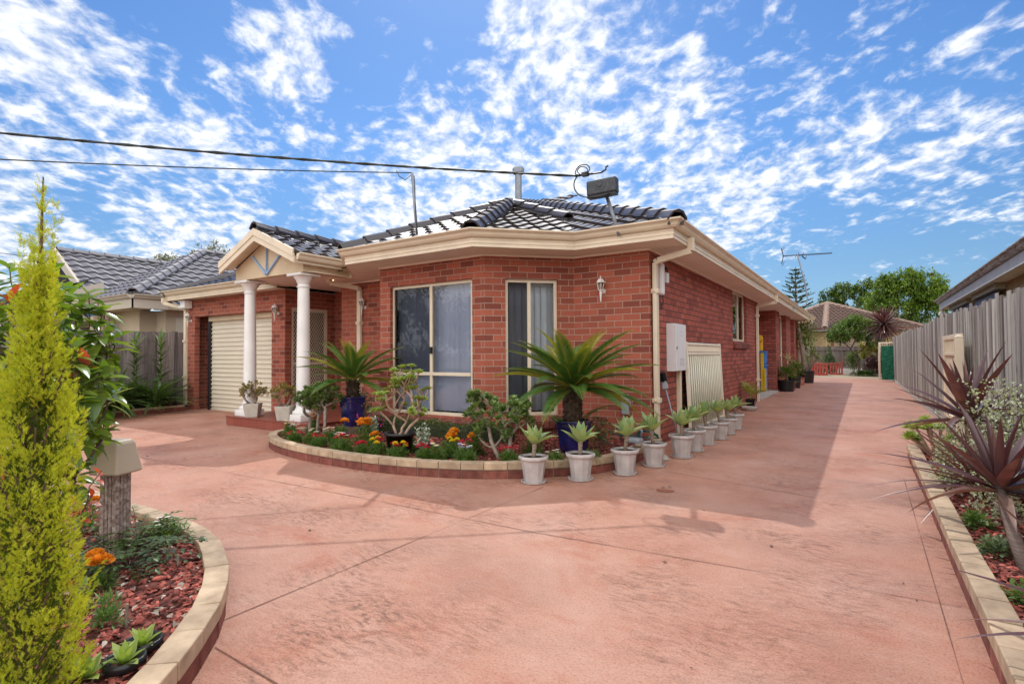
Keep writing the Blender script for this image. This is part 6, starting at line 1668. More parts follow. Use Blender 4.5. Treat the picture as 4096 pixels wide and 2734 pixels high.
smallagave((.10,-5.93,.11), 'young agave in a black pot, just in front of the sunk one', .10, 2, True)
smallagave((.07,-6.03,.10), 'young agave at the bottom edge of the picture next to the conifer', .11, 3, False)

# ------------------------------------------------------------------ plants by the left fence
def strapclump(loc, label, n, L, seed):
    r = random.Random(seed); T = thing('strap_leaf_clump', loc, label, 'plant', 'strap leaved clumps by the grey fence', proto=True); b = MB()
    for k in range(n):
        a = r.uniform(0,2*PI); e = R(r.uniform(40,86)); d = (math.cos(e)*math.cos(a), math.cos(e)*math.sin(a), math.sin(e)); b.scatter(leaf(.075,1,r.uniform(.45,1.15),.3,8,'strap'), [(r.uniform(-.09,.09), r.uniform(-.09,.09), 0)], [d], L*r.uniform(.7,1.15))
    b.build('leaves', MAT['leaf_strap'], T, smooth=True)
for i, (x, y, L, lb) in enumerate([(-10.85,-1.10,.62,'strap leaved clump nearest the garage downpipe'),(-10.80,-1.95,.72,'strap leaved clump drooping over the brick edging, second from the garage'),(-10.45,-2.75,.72,'strap leaved clump in the middle of the fence bed, behind the bollard'),(-10.9,-3.0,.8,'tall strap leaved clump against the fence behind the middle one'),(-9.9,-3.7,.75,'strap leaved clump partly hidden by the glossy shrub'),(-9.2,-4.6,.75,'strap leaved clump mostly hidden behind the glossy shrub')]): strapclump((x,y,.09), lb, 120, L*1.42, 50+i)
def cane(loc, label, h, seed, lean=0):
    r = random.Random(seed); T = thing('leafy_cane', loc, label, 'plant', 'leafy canes against the grey fence', proto=True); s = MB(); s.tube([(0,0,0),(lean*.5,0,h*.5),(lean,0,h)], .016, 7); s.build('stem', MAT['leaf_mid'], T); b = MB()
    n = 44
    for k in range(n):
        f = .10+.90*k/n; a = k*2.39996; e = R(25+50*f*r.uniform(.6,1)); b.scatter(leaf(.16,1,r.uniform(.15,.6),.3,5,'lance'), [(lean*f,0,h*f)], [(math.cos(e)*math.cos(a), math.cos(e)*math.sin(a), math.sin(e))], r.uniform(.26,.42), 1 if f > .86 else 0)
    b.build('leaves', [MAT['leaf_dark'], MAT['leaf_herb']], T, smooth=True)
cane((-11.15,-2.05,.09), 'leafy cane with a bright tip against the fence, left of three', 1.45, 61)
cane((-11.20,-1.40,.09), 'leafy cane with a bright tip against the fence, middle of three', 1.52, 62, .05)
cane((-11.18,-.90,.09), 'leafy cane with a thin bare foot against the fence, closest to the garage', 1.60, 63, .03)

# ------------------------------------------------------------------ neighbouring house on the left
MAT['render_beige'] = plain('beige_render', (.52,.43,.32), .85, .07, 2, .12, 120)
MAT['fascia_beige'] = plain('beige_fascia', (.50,.44,.36), .45, .05, 2)
NB = thing('neighbour_house', (-16,4,0), 'beige rendered house with grey wavy tiled gable roof behind the left fence', 'house')
XA, XG = -17.6, -14.95; ZR, ZG = 4.36, 2.72
b = MB()
tiles(b, [(XG,16,ZG), (XG,-.94,ZG), (XA,-.94,ZR), (XA,16,ZR)][0:2][::-1] + [(XA,16,ZR),(XA,-.94,ZR)] if False else [(XG+.02,2.6,ZG), (XG+.02,-.94,ZG), (XA,-.94,ZR), (XA,2.6,ZR)], course=.36, tw=.30, amp=.045, lift=.05, power=1.1)
tiles(b, [(XA-2.65,-.94,ZG), (XA-2.65,2.6,ZG), (XA,2.6,ZR), (XA,-.94,ZR)], course=.36, amp=.045, lift=.05, power=1.1, per=4)
HC = (-12.42,-.98); sl_n = (4.64-2.80)/3.3; HA = (HC[0]-3.3, HC[1]+3.3, 2.76+sl_n*3.3)
tiles(b, [(XG-.1,HC[1],2.74), (HC[0],HC[1],2.74), HA, (-17.0,2.32,4.64)], course=.36, amp=.045, lift=.05, power=1.1)
tiles(b, [(HC[0],HC[1],2.74), (HC[0],9,2.74), (HA[0],9,HA[2]), HA], course=.36, amp=.045, lift=.05, power=1.1)
rf = sub(b.build('roof', MAT['tile_grey'], NB)); rf.matrix_parent_inverse = Matrix.Translation(-Vector(NB['_base']))
b = MB(); caps(b, (HC[0],HC[1]+.02,2.78), (HA[0],HA[1],HA[2]+.04), wd=.28, ht=.11, ln=.42); caps(b, (XA,-.9,ZR+.02), (XA,2.7,ZR+.02), wd=.26, ln=.42); caps(b, (HA[0],HA[1],HA[2]+.04), (HA[0],9,HA[2]+.04), wd=.26, ln=.42); b.build('ridge_capping', [MAT['tile_grey'], MAT['mortar_grey']], rf)
b = MB(); b.bar((XG+.0,-.9,2.80), (XA+.5,2.25,4.10), .16, .02, (0,0,1)); b.build('valley_flashing', MAT['white_metal'], rf)
b = MB(); b.prism([(-13.9,2.6),(-12.75,2.6),(-12.75,4.6),(-13.9,4.6)], 0,0.001) if False else None
P_ = [(-12.9,2.9,3.08),(-12.9,5.2,3.08),(-14.7,5.2,4.14),(-14.7,2.9,4.14)]; b.poly([(x,y,z+.12) for x,y,z in P_]); b.poly([(x,y,z+.06) for x,y,z in P_][::-1]); 
for i in range(4): p, q = P_[i], P_[(i+1)%4]; b.poly([(p[0],p[1],p[2]+.06),(q[0],q[1],q[2]+.06),(q[0],q[1],q[2]+.12),(p[0],p[1],p[2]+.12)])
b.build('solar_panel', plain('panel_frame', (.55,.57,.60), .3, .1, 5), rf)
b = MB()
for (x0, z0, x1, z1) in ((XG+.06,ZG+.02,XA,ZR+.06),(XA-2.7,ZG+.02,XA,ZR+.06)): b.bar((x0,-.99,z0-.06), (x1,-.99,z1-.06), .05, .24, (0,0,1)); b.bar((x0,-1.02,z0+.02), (x1,-1.02,z1+.02), .03, .10, (0,0,1))
b.build('barge_board', MAT['fascia_beige'], NB)
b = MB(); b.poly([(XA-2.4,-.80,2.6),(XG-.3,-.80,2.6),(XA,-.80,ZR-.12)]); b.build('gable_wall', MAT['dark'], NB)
ms = None; b = MB(); f_ = MB()
for a, c in (((XG+.03,-1.0),(HC[0]+.03,-1.0)), ((HC[0]+.03,-1.0),(HC[0]+.03,-.2))):
    d = Vector(c)-Vector(a); d.normalize(); sd = Vector((d.y,-d.x,0)); b.extrude([(p*1.1, (q-.085)*1.0+2.62) for p, q in GUT], (*a,0), (*c,0), sd); f_.extrude([(-.03,2.42),(0,2.42),(0,2.66),(-.03,2.66)], (*a,0), (*c,0), sd)
b.build('gutter', MAT['fascia_beige'], NB); f_.build('fascia', MAT['fascia_beige'], NB)
b = MB(); b.prism([(-19,-.45),(-13.35,-.45),(-13.35,-.05),(-12.85,-.05),(-12.85,12),(-19,12)], 0, 2.44); b.box(-12.95,-.30,2.44,-12.50,.4,2.60); b.box(-14.9,-.97,2.44,-12.45,-.452,2.46); b.box(-14.95,-.98,0,-14.72,-.75,2.44); b.build('wall', MAT['render_beige'], NB)
b = MB(); b.box(-12.6,1.2,2.60,-12.5,9,2.95); b.build('parapet', MAT['fascia_beige'], NB)
b = MB()
for k in range(3): b.box(-13.30+.0,-.455,1.9,-13.2,-.45,2.2) if False else b.box(-12.847,.2+k*.8,1.75,-12.835,.9+k*.8,2.25)
b.build('door_panel', plain('panel_door', (.60,.54,.44), .55, .05), NB)
b = MB(); b.tube([(-14.35,-1.05,2.62),(-14.35,-1.0,2.48),(-14.5,-.75,2.36),(-14.5,-.72,0)], .05, 10); b.build('downpipe', MAT['fascia_beige'], NB, smooth=True)
b = MB(); tiles(b, [(-20.5,-2.9,2.35), (-15.15,-2.9,2.35), (-15.15,-.85,3.30), (-20.5,-.85,3.30)], course=.36, amp=.045, lift=.05, power=1.1); b.build('lower_roof', MAT['tile_dark'] if 'tile_dark' in MAT else MAT['tile_black'], NB)
b = MB(); b.poly([(-20.5,-2.9,2.2),(-15.15,-2.9,2.2),(-15.15,-.6,2.2),(-20.5,-.6,2.2)]); b.poly([(-15.15,-2.9,2.2),(-15.15,-.6,2.2),(-15.15,-.6,3.3),(-15.15,-2.9,2.36)]); b.box(-20.5,-3.0,2.18,-15.1,-2.9,2.36); b.box(-15.5,-2.85,0,-15.25,-2.6,2.2); b.build('verandah_beam', MAT['fascia_beige'], NB)
b = MB(); b.box(-19,-.46,.8,-15.8,-.452,2.1); b.build('window', MAT['flyscreen'], NB)

# ------------------------------------------------------------------ neighbouring house on the right
MAT['yellow_brick'] = brickm('yellow_brick', (.46,.33,.17), (.34,.23,.12), (.30,.23,.15), flecks=.25)
NR = thing('neighbour_house', (8,9,0), 'yellow brick house with a weathered gutter and window awnings behind the right fence', 'house')
b = MB(); b.box(4.80,-6,0,9,15.2,2.649); b.box(4.95,15.2,0,5.6,17,2.15); b.build('wall', MAT['yellow_brick'], NR, uv=True)
b = MB(); b.box(4.50,-6,2.655,9,15.9,2.67); 
for k in range(10): b.box(4.50,-5.5+k*2.2,2.650,4.798,-5.47+k*2.2,2.655)
b.build('soffit', MAT['soffit'], NR)
b = MB(); b.box(4.47,-6,2.63,4.50,15.9,2.83); b.box(4.5,15.9,2.63,9,15.93,2.83); b.build('fascia', plain('grey_fascia', (.48,.46,.45), .6, .1), NR)
b = MB(); b.extrude([(p*1.1, q*1.05+2.72) for p, q in GUT], (4.47,-6,0), (4.47,15.98,0), (-1,0,0))
def rusty():
    m, nt, out = mk('weathered_gutter'); co = N(nt, 'ShaderNodeTexCoord').outputs['Object']
    col = ramp(nt, noise(nt, mapping(nt, co, (4,2.2,14)), 2.2, 6, .65), [(.36, (.20,.13,.10)), (.5, (.42,.38,.36)), (.68, (.62,.60,.58))]); bsdf(nt, out, col, .6, .2, .3); return m
b.build('gutter', rusty(), NR)
b = MB(); b.poly([(4.42,-6,2.88),(4.42,16,2.88),(10,16,4.9),(10,-6,4.9)]); b.build('roof', MAT['tile_brown'], NR)
MAT['awning_dark'] = plain('dark_awning', (.10,.10,.13), .6, .2, 9)
for i, (y0, y1, z0, z1) in enumerate(((7.9,10.8,2.60,2.645),(11.6,14.9,2.60,2.645))):
    y1 = min(y1, 15.1); b = MB(); b.box(4.62,y0,z1-.12,4.798,y1,z1); A = sub(b.build('awning', plain('awning_hood', (.36,.33,.24), .6, .15, 6), NR)); A.matrix_parent_inverse = Matrix.Translation(-Vector(NR['_base']))
    b = MB(); n = 40
    for k in range(n):
        ya = y0+.05+(y1-y0-.1)*k/n; yb = y0+.05+(y1-y0-.1)*(k+1)/n; xa = .015*math.sin(k*1.57); xb = .015*math.sin((k+1)*1.57)
        b.poly([(4.72+xa,ya,z1-.12),(4.72+xb,yb,z1-.12),(4.60+xb,yb,z0-.36+.01*math.sin(k)),(4.60+xa,ya,z0-.36+.01*math.sin(k))])
    b.build('fabric', MAT['awning_dark'], A)
b = MB(); b.lathe([(.09,0),(.10,.05),(.07,.14),(.02,.15)], (4.55,15.98,2.45), 12); b.tube([(4.55,15.95,2.66),(4.55,16.0,2.58)], .03, 8); b.build('floodlight', MAT['lamp_white'], NR)
b = MB(); b.box(4.62,16.0,2.32,4.76,16.1,2.50); b.build('floodlight_housing', MAT['black_plastic'], NR)
b = MB(); b.tube([(3.9,16.9,1.70),(4.05,17.3,2.02)], .03, 8); T = b.build('vent_pipe', MAT['galv']); tag(T, 'short grey pipe poking up behind the right hand fence', 'pipe')

# ------------------------------------------------------------------ back house and yard
BH = thing('back_house', (0,40,0), 'house with a brown tiled hip roof behind the back yard fence', 'house')
C0, CR_, CL, AP = (.1,37.2,3.0), (6.2,40.3,2.95), (-5.5,40.6,3.0), (.0,43.0,5.22)
b = MB(); tiles(b, [C0, CR_, AP], course=.36, amp=.05, lift=.06, per=4, tw=.33); tiles(b, [CL, C0, AP], course=.36, amp=.05, lift=.06, per=4, tw=.33); rf = sub(b.build('roof', MAT['tile_brown'], BH)); rf.matrix_parent_inverse = Matrix.Translation(-Vector(BH['_base']))
b = MB(); MAT['cap_brown'] = plain('pale_brown_capping', (.29,.20,.16), .85, .2, 9); caps(b, C0, AP, wd=.42, ht=.16, ln=.5); caps(b, CR_, AP, wd=.36, ht=.14, ln=.5); caps(b, CL, AP, wd=.36, ht=.14, ln=.5); b.build('ridge_capping', [MAT['cap_brown'], MAT['cap_brown']], rf)
b = MB(); b.prism([(.1,37.9),(5.6,40.7),(3,46),(-5,46),(-5.0,41.1)], 0, 2.85); b.build('wall', MAT['yellow_brick'], BH, uv=True)
b = MB()
for p, q in ((C0,CR_),(C0,CL)): b.bar((p[0],p[1],2.93), (q[0],q[1],2.93), .12, .16)
b.build('gutter', plain('brown_gutter', (.14,.06,.045), .5, .1), BH)
b = MB(); b.box(.45,38.0,0,.62,38.08,2.9); b.build('downpipe', bpy.data.materials['brown_gutter'], BH)
T = thing('satellite_dish', (1.2,34.3,0), 'black mesh satellite dish on a pole just above the back fence', 'satellite dish')
def meshdish():
    m, nt, out = mk('dish_mesh'); p = N(nt, 'ShaderNodeBsdfPrincipled'); p.inputs['Base Color'].default_value = (.02,.02,.022,1); tr = N(nt, 'ShaderNodeBsdfTransparent'); mx = N(nt, 'ShaderNodeMixShader'); mx.inputs[0].default_value = .42
    nt.links.new(tr.outputs[0], mx.inputs[1]); nt.links.new(p.outputs[0], mx.inputs[2]); nt.links.new(mx.outputs[0], out.inputs[0]); return m
b = MB(); ax = Vector((.55,-.6,.55)).normalized(); o = ax.orthogonal().normalized(); q = ax.cross(o); cc = Vector((1.1,34.6,2.15)); rings = []
for i in range(6):
    rr = 1.05*i/5; rings.append([cc + (o*math.cos(2*PI*j/20)+q*math.sin(2*PI*j/20))*rr + ax*(rr*rr*.35) for j in range(20)])
for i in range(5):
    for j in range(20): b.poly([rings[i][j], rings[i][(j+1)%20], rings[i+1][(j+1)%20], rings[i+1][j]])
b.build('reflector', meshdish(), T)
b = MB(); b.tube([tuple(p) for p in rings[5]]+[tuple(rings[5][0])], .02, 6); 
for j in range(0,20,5): b.tube([tuple(p[j]) for p in rings], .012, 5)
b.tube([(1.1,34.75,0),(1.1,34.7,2.1)], .05, 8)
for j in (2,9,15): b.tube([tuple(rings[4][j]), tuple(cc+ax*.95)], .012, 5)
b.build('dish_frame', MAT['black_plastic'], T)
MAT['red_timber'] = plain('red_stained_timber', (.42,.055,.04), .6, .2, 8, c2=(.50,.085,.06))
def armchair(loc, rz, label, first=None):
    if first: return dup(first, loc, rz, 1, label)
    T = thing('timber_armchair', loc, label, 'garden chair', 'red timber garden armchairs', proto=True); W_, D_ = .62, .62
    for y in (0, W_):
        b = MB(); b.box(0,y,0,.07,y+.05,.62); b.box(D_-.07,y,0,D_,y+.05,.62); b.box(0,y+.004,0,D_,y+.046,.07); b.box(-.03,y-.03,.62,D_+.03,y+.08,.66)
        for k in range(3): x = .15+.14*k; b.box(x,y+.01,.07,x+.06,y+.04,.62)
        b.build('side_frame', MAT['red_timber'], T)
    b = MB()
    for k in range(6): b.box(.02+k*.10,.052,.36,.10+k*.10,W_-.002,.385)
    b.build('seat', MAT['red_timber'], T)
    b = MB()
    for k in range(5): y = .07+k*.105; b.bar((D_-.09,y+.035,.385), (D_+.07,y+.035,1.0), .08, .022, (1,0,0))
    b.bar((D_-.0,.05,.70),(D_,W_,.70),.03,.07); b.bar((D_+.07,.05,1.0),(D_+.07,W_,1.0),.03,.08)
    b.build('backrest', MAT['red_timber'], T); T.rotation_euler = (0,0,rz); return T
ch = armchair((.72,28.9,0), 0, 'red timber armchair standing alone, facing the other chairs')
armchair((.66,28.1,0), PI, 'red timber armchair in front of the pair by the potted yucca', ch); armchair((.44,29.5,0), PI, 'red timber armchair behind the front one of the pair by the potted yucca', ch)
T = thing('picket_edging', (1.6,32,0), 'low white picket edging at the foot of the back fence', 'garden edging', None, proto=True); b = MB()
for k in range(14): x = -.7+k*.1; b.prism([(x,0),(x+.085,0),(x+.085,.02),(x,.02)], 0, .26); b.prism([(x+.02,.0),(x+.065,0),(x+.065,.02),(x+.02,.02)], .26, .32)
b.build('pickets', MAT['white'], T)

def foliage_tree(name, loc, label, base_h, crown, n, sz, mat, seed, trunk_r=.12, trunk='bark_brown', lead=None, group=None, lw=.45, cat='tree', nbr=26):
    """crown = list of (cx,cy,cz,rx,ry,rz) lobes relative to the base; leaves fill the outer part of every lobe in small tufts."""
    g = np.random.default_rng(seed); r = random.Random(seed); T = thing(name, loc, label, cat, group, proto=True); b = MB(); w_ = MB()
    vol = np.array([c[3]*c[4]*c[5] for c in crown])**.67; vol = vol/vol.sum(); tips = []
    for (cx_, cy_, cz_, rx, ry, rz), v in zip(crown, vol):
        m = int(n*v); nt_ = max(3, m//26); tc = rdir(nt_, g, -.75, 1)*np.array([rx,ry,rz])*g.uniform(.55,1.0,(nt_,1))**.5 + np.array([cx_,cy_,cz_])
        k = g.integers(0, nt_, m); tr = .22*min(rx,rz)+.06; d = rdir(m, g); pos = tc[k] + d*tr*g.uniform(.2,1,(m,1))
        b.scatter(leaf(lw,1,.2,.2,2), pos, d*.6+rdir(m, g)*.6+np.array([0,0,-.15]), g.uniform(.7,1.3,m)*sz)
        for i in range(max(1, int(nbr*v))): tips.append(tuple(tc[i % nt_]*.92+np.array([cx_,cy_,cz_])*.08))
    P, par, ends = skeleton((0,0,0), tips, r, .35, .05, lead); branches(w_, P, par, trunk_r*.16, .5, 7, 0, trunk_r)
    b.build('crown', MAT[mat], T); w_.build('trunk', MAT[trunk], T, smooth=True); return T
MAT['leaf_tree'] = leafm('tree_leaf', (.040,.085,.016), (.115,.18,.030), .45, .25)
MAT['leaf_tree2'] = leafm('bright_tree_leaf', (.055,.115,.018), (.17,.25,.035), .45, .3)
MAT['leaf_gum'] = leafm('grey_gum_leaf', (.07,.085,.030), (.17,.17,.075), .5, .25)
def lobes(c, rx, ry, rz, n, seed, k=.5):
    g = np.random.default_rng(seed); d = rdir(n, g, -.5, 1)*np.array([rx,ry,rz])*(1-k*.75)
    return [(c[0]+q[0], c[1]+q[1], c[2]+q[2], rx*k*g.uniform(.75,1.15), ry*k*g.uniform(.75,1.15), rz*k*g.uniform(.75,1.15)) for q in d]
foliage_tree('garden_tree', (2.15,29.2,0), 'leaning many stemmed garden tree with one pink bloom in front of the back fence', 0, [(-.45,-.4,2.45,.85,.8,.62),(-1.0,-.3,2.2,.55,.6,.38),(.25,.1,2.6,.6,.7,.6),(-.1,-.3,3.0,.55,.6,.35),(.75,.2,2.0,.4,.5,.5)], 8500, .14, 'leaf_mid', 71, .11, lead=[(-.05,0,.5),(-.22,0,1.1),(-.40,0,1.45)], nbr=20)
b = MB(); T = bpy.data.objects['garden_tree']; petals(b, np.array((.05,-1.1,2.72)), .11, 7, 0, .4, .7); b.build('bloom', plain('pale_pink_bloom', (.75,.38,.42), .6, .1), T)
foliage_tree('yellow_shrub', (2.9,29.8,0), 'yellow green shrub beneath the tall purple cordyline in the back yard', 0, lobes((0,0,1.3),.75,.7,.75,6,3), 1500, .14, 'leaf_yellow', 72, .05, cat='shrub') if False else None
MAT['leaf_yellow'] = leafm('yellow_green_leaf', (.17,.19,.03), (.42,.36,.06), .5, .3)
foliage_tree('yellow_shrub', (3.0,30.2,0), 'yellow green shrub beneath the tall purple cordyline in the back yard', 0, lobes((0,0,1.45),.75,.7,.75,6,3), 1500, .14, 'leaf_yellow', 72, .05, cat='shrub')
T = thing('purple_cordyline', (3.15,27.2,0), 'tall purple cordyline tree rising above the green gate', 'plant', None, proto=True)
b = MB(); b.tube([(.15,0,0),(.1,0,1.2),(.12,0,2.55)], [.09,.08,.09], 8); b.build('trunk', MAT['bark_grey'], T)
b = MB(); strap_head(b, (.12,0,2.75), 170, 1.22, .085, random.Random(17), el=(-55,88), bend=.12, fold=.4, n_=4); strap_head(b, (.12,0,2.55), 60, 1.05, .085, random.Random(18), el=(-60,10), bend=.2, fold=.4, n_=4); b.build('leaves', MAT['leaf_purple'], T)
T = shrub('conical_shrub', (.60,30.6,0), 'dark green cone shaped conifer in front of the back fence', .55,.55,1.2, 2600, .10, 'leaf_box', 73, cz=.55, lumps=24)
for o in T.children:
    for v in o.data.vertices: k_ = max(.12, 1.12-v.co.z/1.75); v.co.x *= k_; v.co.y *= k_
shrub('round_shrub', (1.75,31.0,0), 'rounded leafy shrub left of the leaning tree trunk', .42,.42,.75, 900, .12, 'leaf_mid', 74, cz=.55)
shrub('flower_bush', (-.35,24.8,0), 'bush with mauve blooms behind the potted yucca', .45,.4,.6, 700, .11, 'leaf_mid', 75, cz=.6)
shrub('ground_plants', (2.75,28.2,0), 'dark purple leaved shrub behind the green gate', .5,.6,.65, 900, .15, 'leaf_purple', 76, cz=.35)
weeds('ground_plants', (2.4,27.6,0), .7, .25, 500, 'patch of low dark plants round the leaning tree trunk', 77, 'leaf_dark', .14)
foliage_tree('broad_tree', (4.9,43.5,0), 'big bright green broadleaf tree right of the tall purple cordyline', 0, lobes((.3,0,5.0),2.7,2.4,2.25,17,5,.46)+[(-1.5,-.5,3.6,1.0,1.0,.9),(1.9,0,3.3,1.1,1.0,1.1),(.6,-.4,3.1,1.5,1.2,1.0)], 21000, .235, 'leaf_tree2', 81, .28, nbr=60)
foliage_tree('broad_tree', (1.9,52,0), 'darker tree behind the brown tiled roof, left of the big bright one', 0, lobes((0,0,5.7),2.9,2.4,2.2,14,7,.42), 10000, .28, 'leaf_tree', 82, .28, nbr=40)
foliage_tree('gum_tree', (-29.2,9.2,0), 'pale olive tree behind the grey tiled neighbour roof', 0, lobes((0,0,6.2),2.7,2.4,1.5,12,8,.42)+lobes((-2.6,-1.6,5.4),1.2,1.2,.7,5,9,.5), 5000, .24, 'leaf_gum', 83, .22, lw=.25, nbr=40)
foliage_tree('broad_tree', (7.4,30,0), 'distant foliage showing under the right neighbour eave', 0, lobes((0,0,2.5),1.6,1.6,1.0,7,11,.5), 2200, .17, 'leaf_gum', 84, .15)
def norfolk():
    g = np.random.default_rng(91); r = random.Random(91); T = thing('norfolk_pine', (-2.78,49.4,0), 'tiered Norfolk pine rising behind the far end of the gutter', 'tree', None, proto=True); w_ = MB(); b = MB(); H_ = 9.3
    w_.tube([(0,0,0),(0,0,5),(0,0,H_)], [.16,.10,.02], 8)
    z = 3.0; k = 0
    while z < H_-.15:
        L = 2.25*((H_-z)/(H_-3.0))**.75+.10; n = 7
        for j in range(n):
            a = j*2*PI/n + k*.5 + r.uniform(-.15,.15); LL = L*r.uniform(.85,1.08); pts = []
            for i in range(7): s_ = i/6; pts.append((LL*s_*math.cos(a), LL*s_*math.sin(a), z + LL*(.06*s_+.20*s_*s_)))
            w_.tube(pts, [.025*(1-.8*i/6) for i in range(7)], 4)
            m = int(14+26*LL); t = g.uniform(.22,1,m); q = np.array([np.array(pts[min(5,int(x*6))])*(1-(x*6-min(5,int(x*6))))+np.array(pts[min(5,int(x*6))+1])*(x*6-min(5,int(x*6))) for x in t])
            sd = np.array([-math.sin(a), math.cos(a), 0]); fw = np.array([math.cos(a), math.sin(a), .25]); sg = np.where(g.uniform(size=m) > .5, 1, -1)[:,None]
            b.scatter(leaf(.36,1,-.15,.3,2,'lance'), q, sd*sg*.8+fw*.7+np.array([0,0,.25]), g.uniform(.25,.42,m)*(.6+.4*LL/2.2))
        z += .62*(.55+.45*(H_-z)/(H_-3)); k += 1
    b.build('foliage', MAT['leaf_dark'], T); w_.build('trunk', MAT['bark_brown'], T)
norfolk()

# ------------------------------------------------------------------ cables, roof masts, antenna
def sag(a, c, s_, n=30): return [tuple(Vector(a).lerp(Vector(c), i/n) - Vector((0,0,s_*4*(i/n)*(1-i/n)))) for i in range(n+1)]
JB = Vector((-.355,-.64,3.29))
T = thing('junction_box', (-.2,-.52,2.8), 'black weathered cable box on a leaning grey pole above the front gutter', 'cable box')
b = MB(); b.tube([(-.20,-.50,2.70),(-.34,-.56,3.22)], .024, 10); b.build('pole', MAT['galv'], T, smooth=True)
def boxmat():
    m, nt, out = mk('weathered_black_box'); co = N(nt, 'ShaderNodeTexCoord').outputs['Object']
    col = ramp(nt, noise(nt, mapping(nt, co, (40,40,12)), 1.6, 5, .7), [(.42, (.015,.016,.02)), (.60, (.04,.045,.058)), (.78, (.20,.22,.27))]); bsdf(nt, out, col, .4, 0, .5); return m
bm_ = boxmat(); b = MB(); b.box(-.195,-.065,-.10,.195,.065,.10); bx = b.build('box', bm_, T, bevel=.028); bx.matrix_parent_inverse = Matrix.Identity(4); bx.location = JB - Vector(T['_base']); bx.rotation_euler = (0, R(-1.5), R(3)); bx['_proto'] = 1
b = MB(); b.box(-.185,-.075,-.118,.185,.045,-.102)
for k in range(4): x = -.13+.085*k; b.lathe([(.010,0),(.010,.03)], (x,-.06,-.145), 8)
b.build('gland_strip', MAT['black_plastic'], bx)
b = MB(); b.lathe([(.032,0),(.036,.004),(.032,.008),(.026,.008)], (0,0,0), 24); emb = b.build('round_emblem', bm_, bx); emb.rotation_euler = (PI/2,0,0); emb.location = (-.02,-.066,.03)
b = MB()
for k in range(2): b.box(-.08,-.0685,-.018-.022*k,.05,-.066,-.008-.022*k)
b.build('embossed_lines', bm_, bx)
T2 = thing('service_cable', (-5.7,-4.9,3.7), 'thick twisted black service cable running from the upper left to the cable box', 'cable')
pts = sag((-11.5,-10.0,4.46), (-.66,-.70,3.475), .22, 60); b = MB()
for ph in (0, PI): b.tube([(p[0]+.009*math.cos(i*2.2+ph), p[1], p[2]+.009*math.sin(i*2.2+ph)) for i, p in enumerate(pts)], .0105, 6)
b.build('twisted_strand', MAT['cable'], T2, smooth=True)
b = MB()
def loop(pts, y, rad):
    P = [Vector((x,0,z)) for x, z in pts]; out = []
    for i in range(len(P)-1):
        q0, q1, q2, q3 = P[max(i-1,0)], P[i], P[i+1], P[min(i+2,len(P)-1)]
        for k in range(6): t = k/6; v = .5*((2*q1)+(q2-q0)*t+(2*q0-5*q1+4*q2-q3)*t*t+(3*q1-q0-3*q2+q3)*t**3); out.append((v.x, y+.006*math.sin(i+t), v.z))
    b.tube(out, rad, 6)
loop([(-.55,3.487),(-.66,3.47),(-.71,3.40),(-.70,3.31),(-.64,3.23),(-.55,3.185),(-.42,3.165),(-.30,3.17),(-.22,3.19)], -.715, .008)
loop([(-.60,3.48),(-.69,3.50),(-.68,3.56),(-.62,3.60),(-.53,3.585),(-.49,3.53),(-.52,3.48),(-.45,3.47)], -.71, .007)
loop([(-.62,3.48),(-.66,3.53),(-.62,3.575),(-.55,3.56),(-.51,3.51),(-.55,3.47)], -.725, .006)
loop([(-.50,3.18),(-.40,3.15),(-.30,3.15),(-.20,3.18),(-.17,3.22)], -.70, .006)
b.build('loops', MAT['cable'], T2, smooth=True)
b = MB(); b.box(-.60,-.73,3.455,-.52,-.67,3.50); b.tube([(-.70,-.70,3.48),(-.36,-.66,3.475),(-.30,-.66,3.50),(-.30,-.66,3.53),(-.27,-.66,3.54)], .012, 6); b.build('clamp', MAT['black_plastic'], T2)
T = thing('cable_mast', (-2.87,-1.26,2.9), 'thin grey mast with a thin black wire at the front gutter, left of the flue', 'mast')
b = MB(); b.tube([(-2.86,-1.27,2.80),(-2.97,-1.265,3.80)], .019, 8); b.build('mast', MAT['galv'], T, smooth=True)
b = MB(); b.tube([(-2.93,-1.29,3.76),(-2.90,-1.29,3.72),(-2.89,-1.29,3.55),(-2.885,-1.29,3.35),(-2.86,-1.30,3.1),(-2.845,-1.29,2.84)], .006, 5); b.tube([(-3.14,-1.4,3.83),(-3.10,-1.38,3.74),(-3.03,-1.34,3.69),(-2.98,-1.28,3.76)], .006, 5); b.build('wire', MAT['cable'], T, smooth=True)
T = thing('phone_cable', (-5,-4,3.5), 'thin black phone wire running from the upper left to the grey mast', 'cable'); b = MB(); b.tube(sag((-10.4,-11.1,3.30), (-2.97,-1.27,3.80), .18, 40), .008, 6); b.build('wire', MAT['cable'], T, smooth=True)
T = thing('distant_wire', (-25,2,5), 'thin wire reaching the grey tiled gable from the left edge', 'cable'); b = MB(); b.tube(sag((-30,-16,6.2),(-17.55,-1.05,4.12),.1,12), .010, 5); b.build('wire', MAT['cable'], T)
T = thing('tv_antenna', (.5,12.6,2.6), 'television antenna on a bent grey mast above the far gutter', 'antenna')
mx_ = Vector((.52,12.7,2.70)); rgt = Vector((.837,.547,0))
b = MB(); top = mx_ + rgt*.10 + Vector((0,0,1.72)); b.tube([(.44,12.5,2.63), tuple(mx_), tuple(mx_+rgt*.32+Vector((0,0,.06))), tuple(mx_+rgt*.40+Vector((0,0,.26))), tuple(mx_+rgt*.30+Vector((0,0,.9))), tuple(top)], .022, 8); b.build('mast', MAT['galv'], T, smooth=True)
b = MB(); bd = rgt; Lb = -.48; tp_ = top - Vector((0,0,.05))
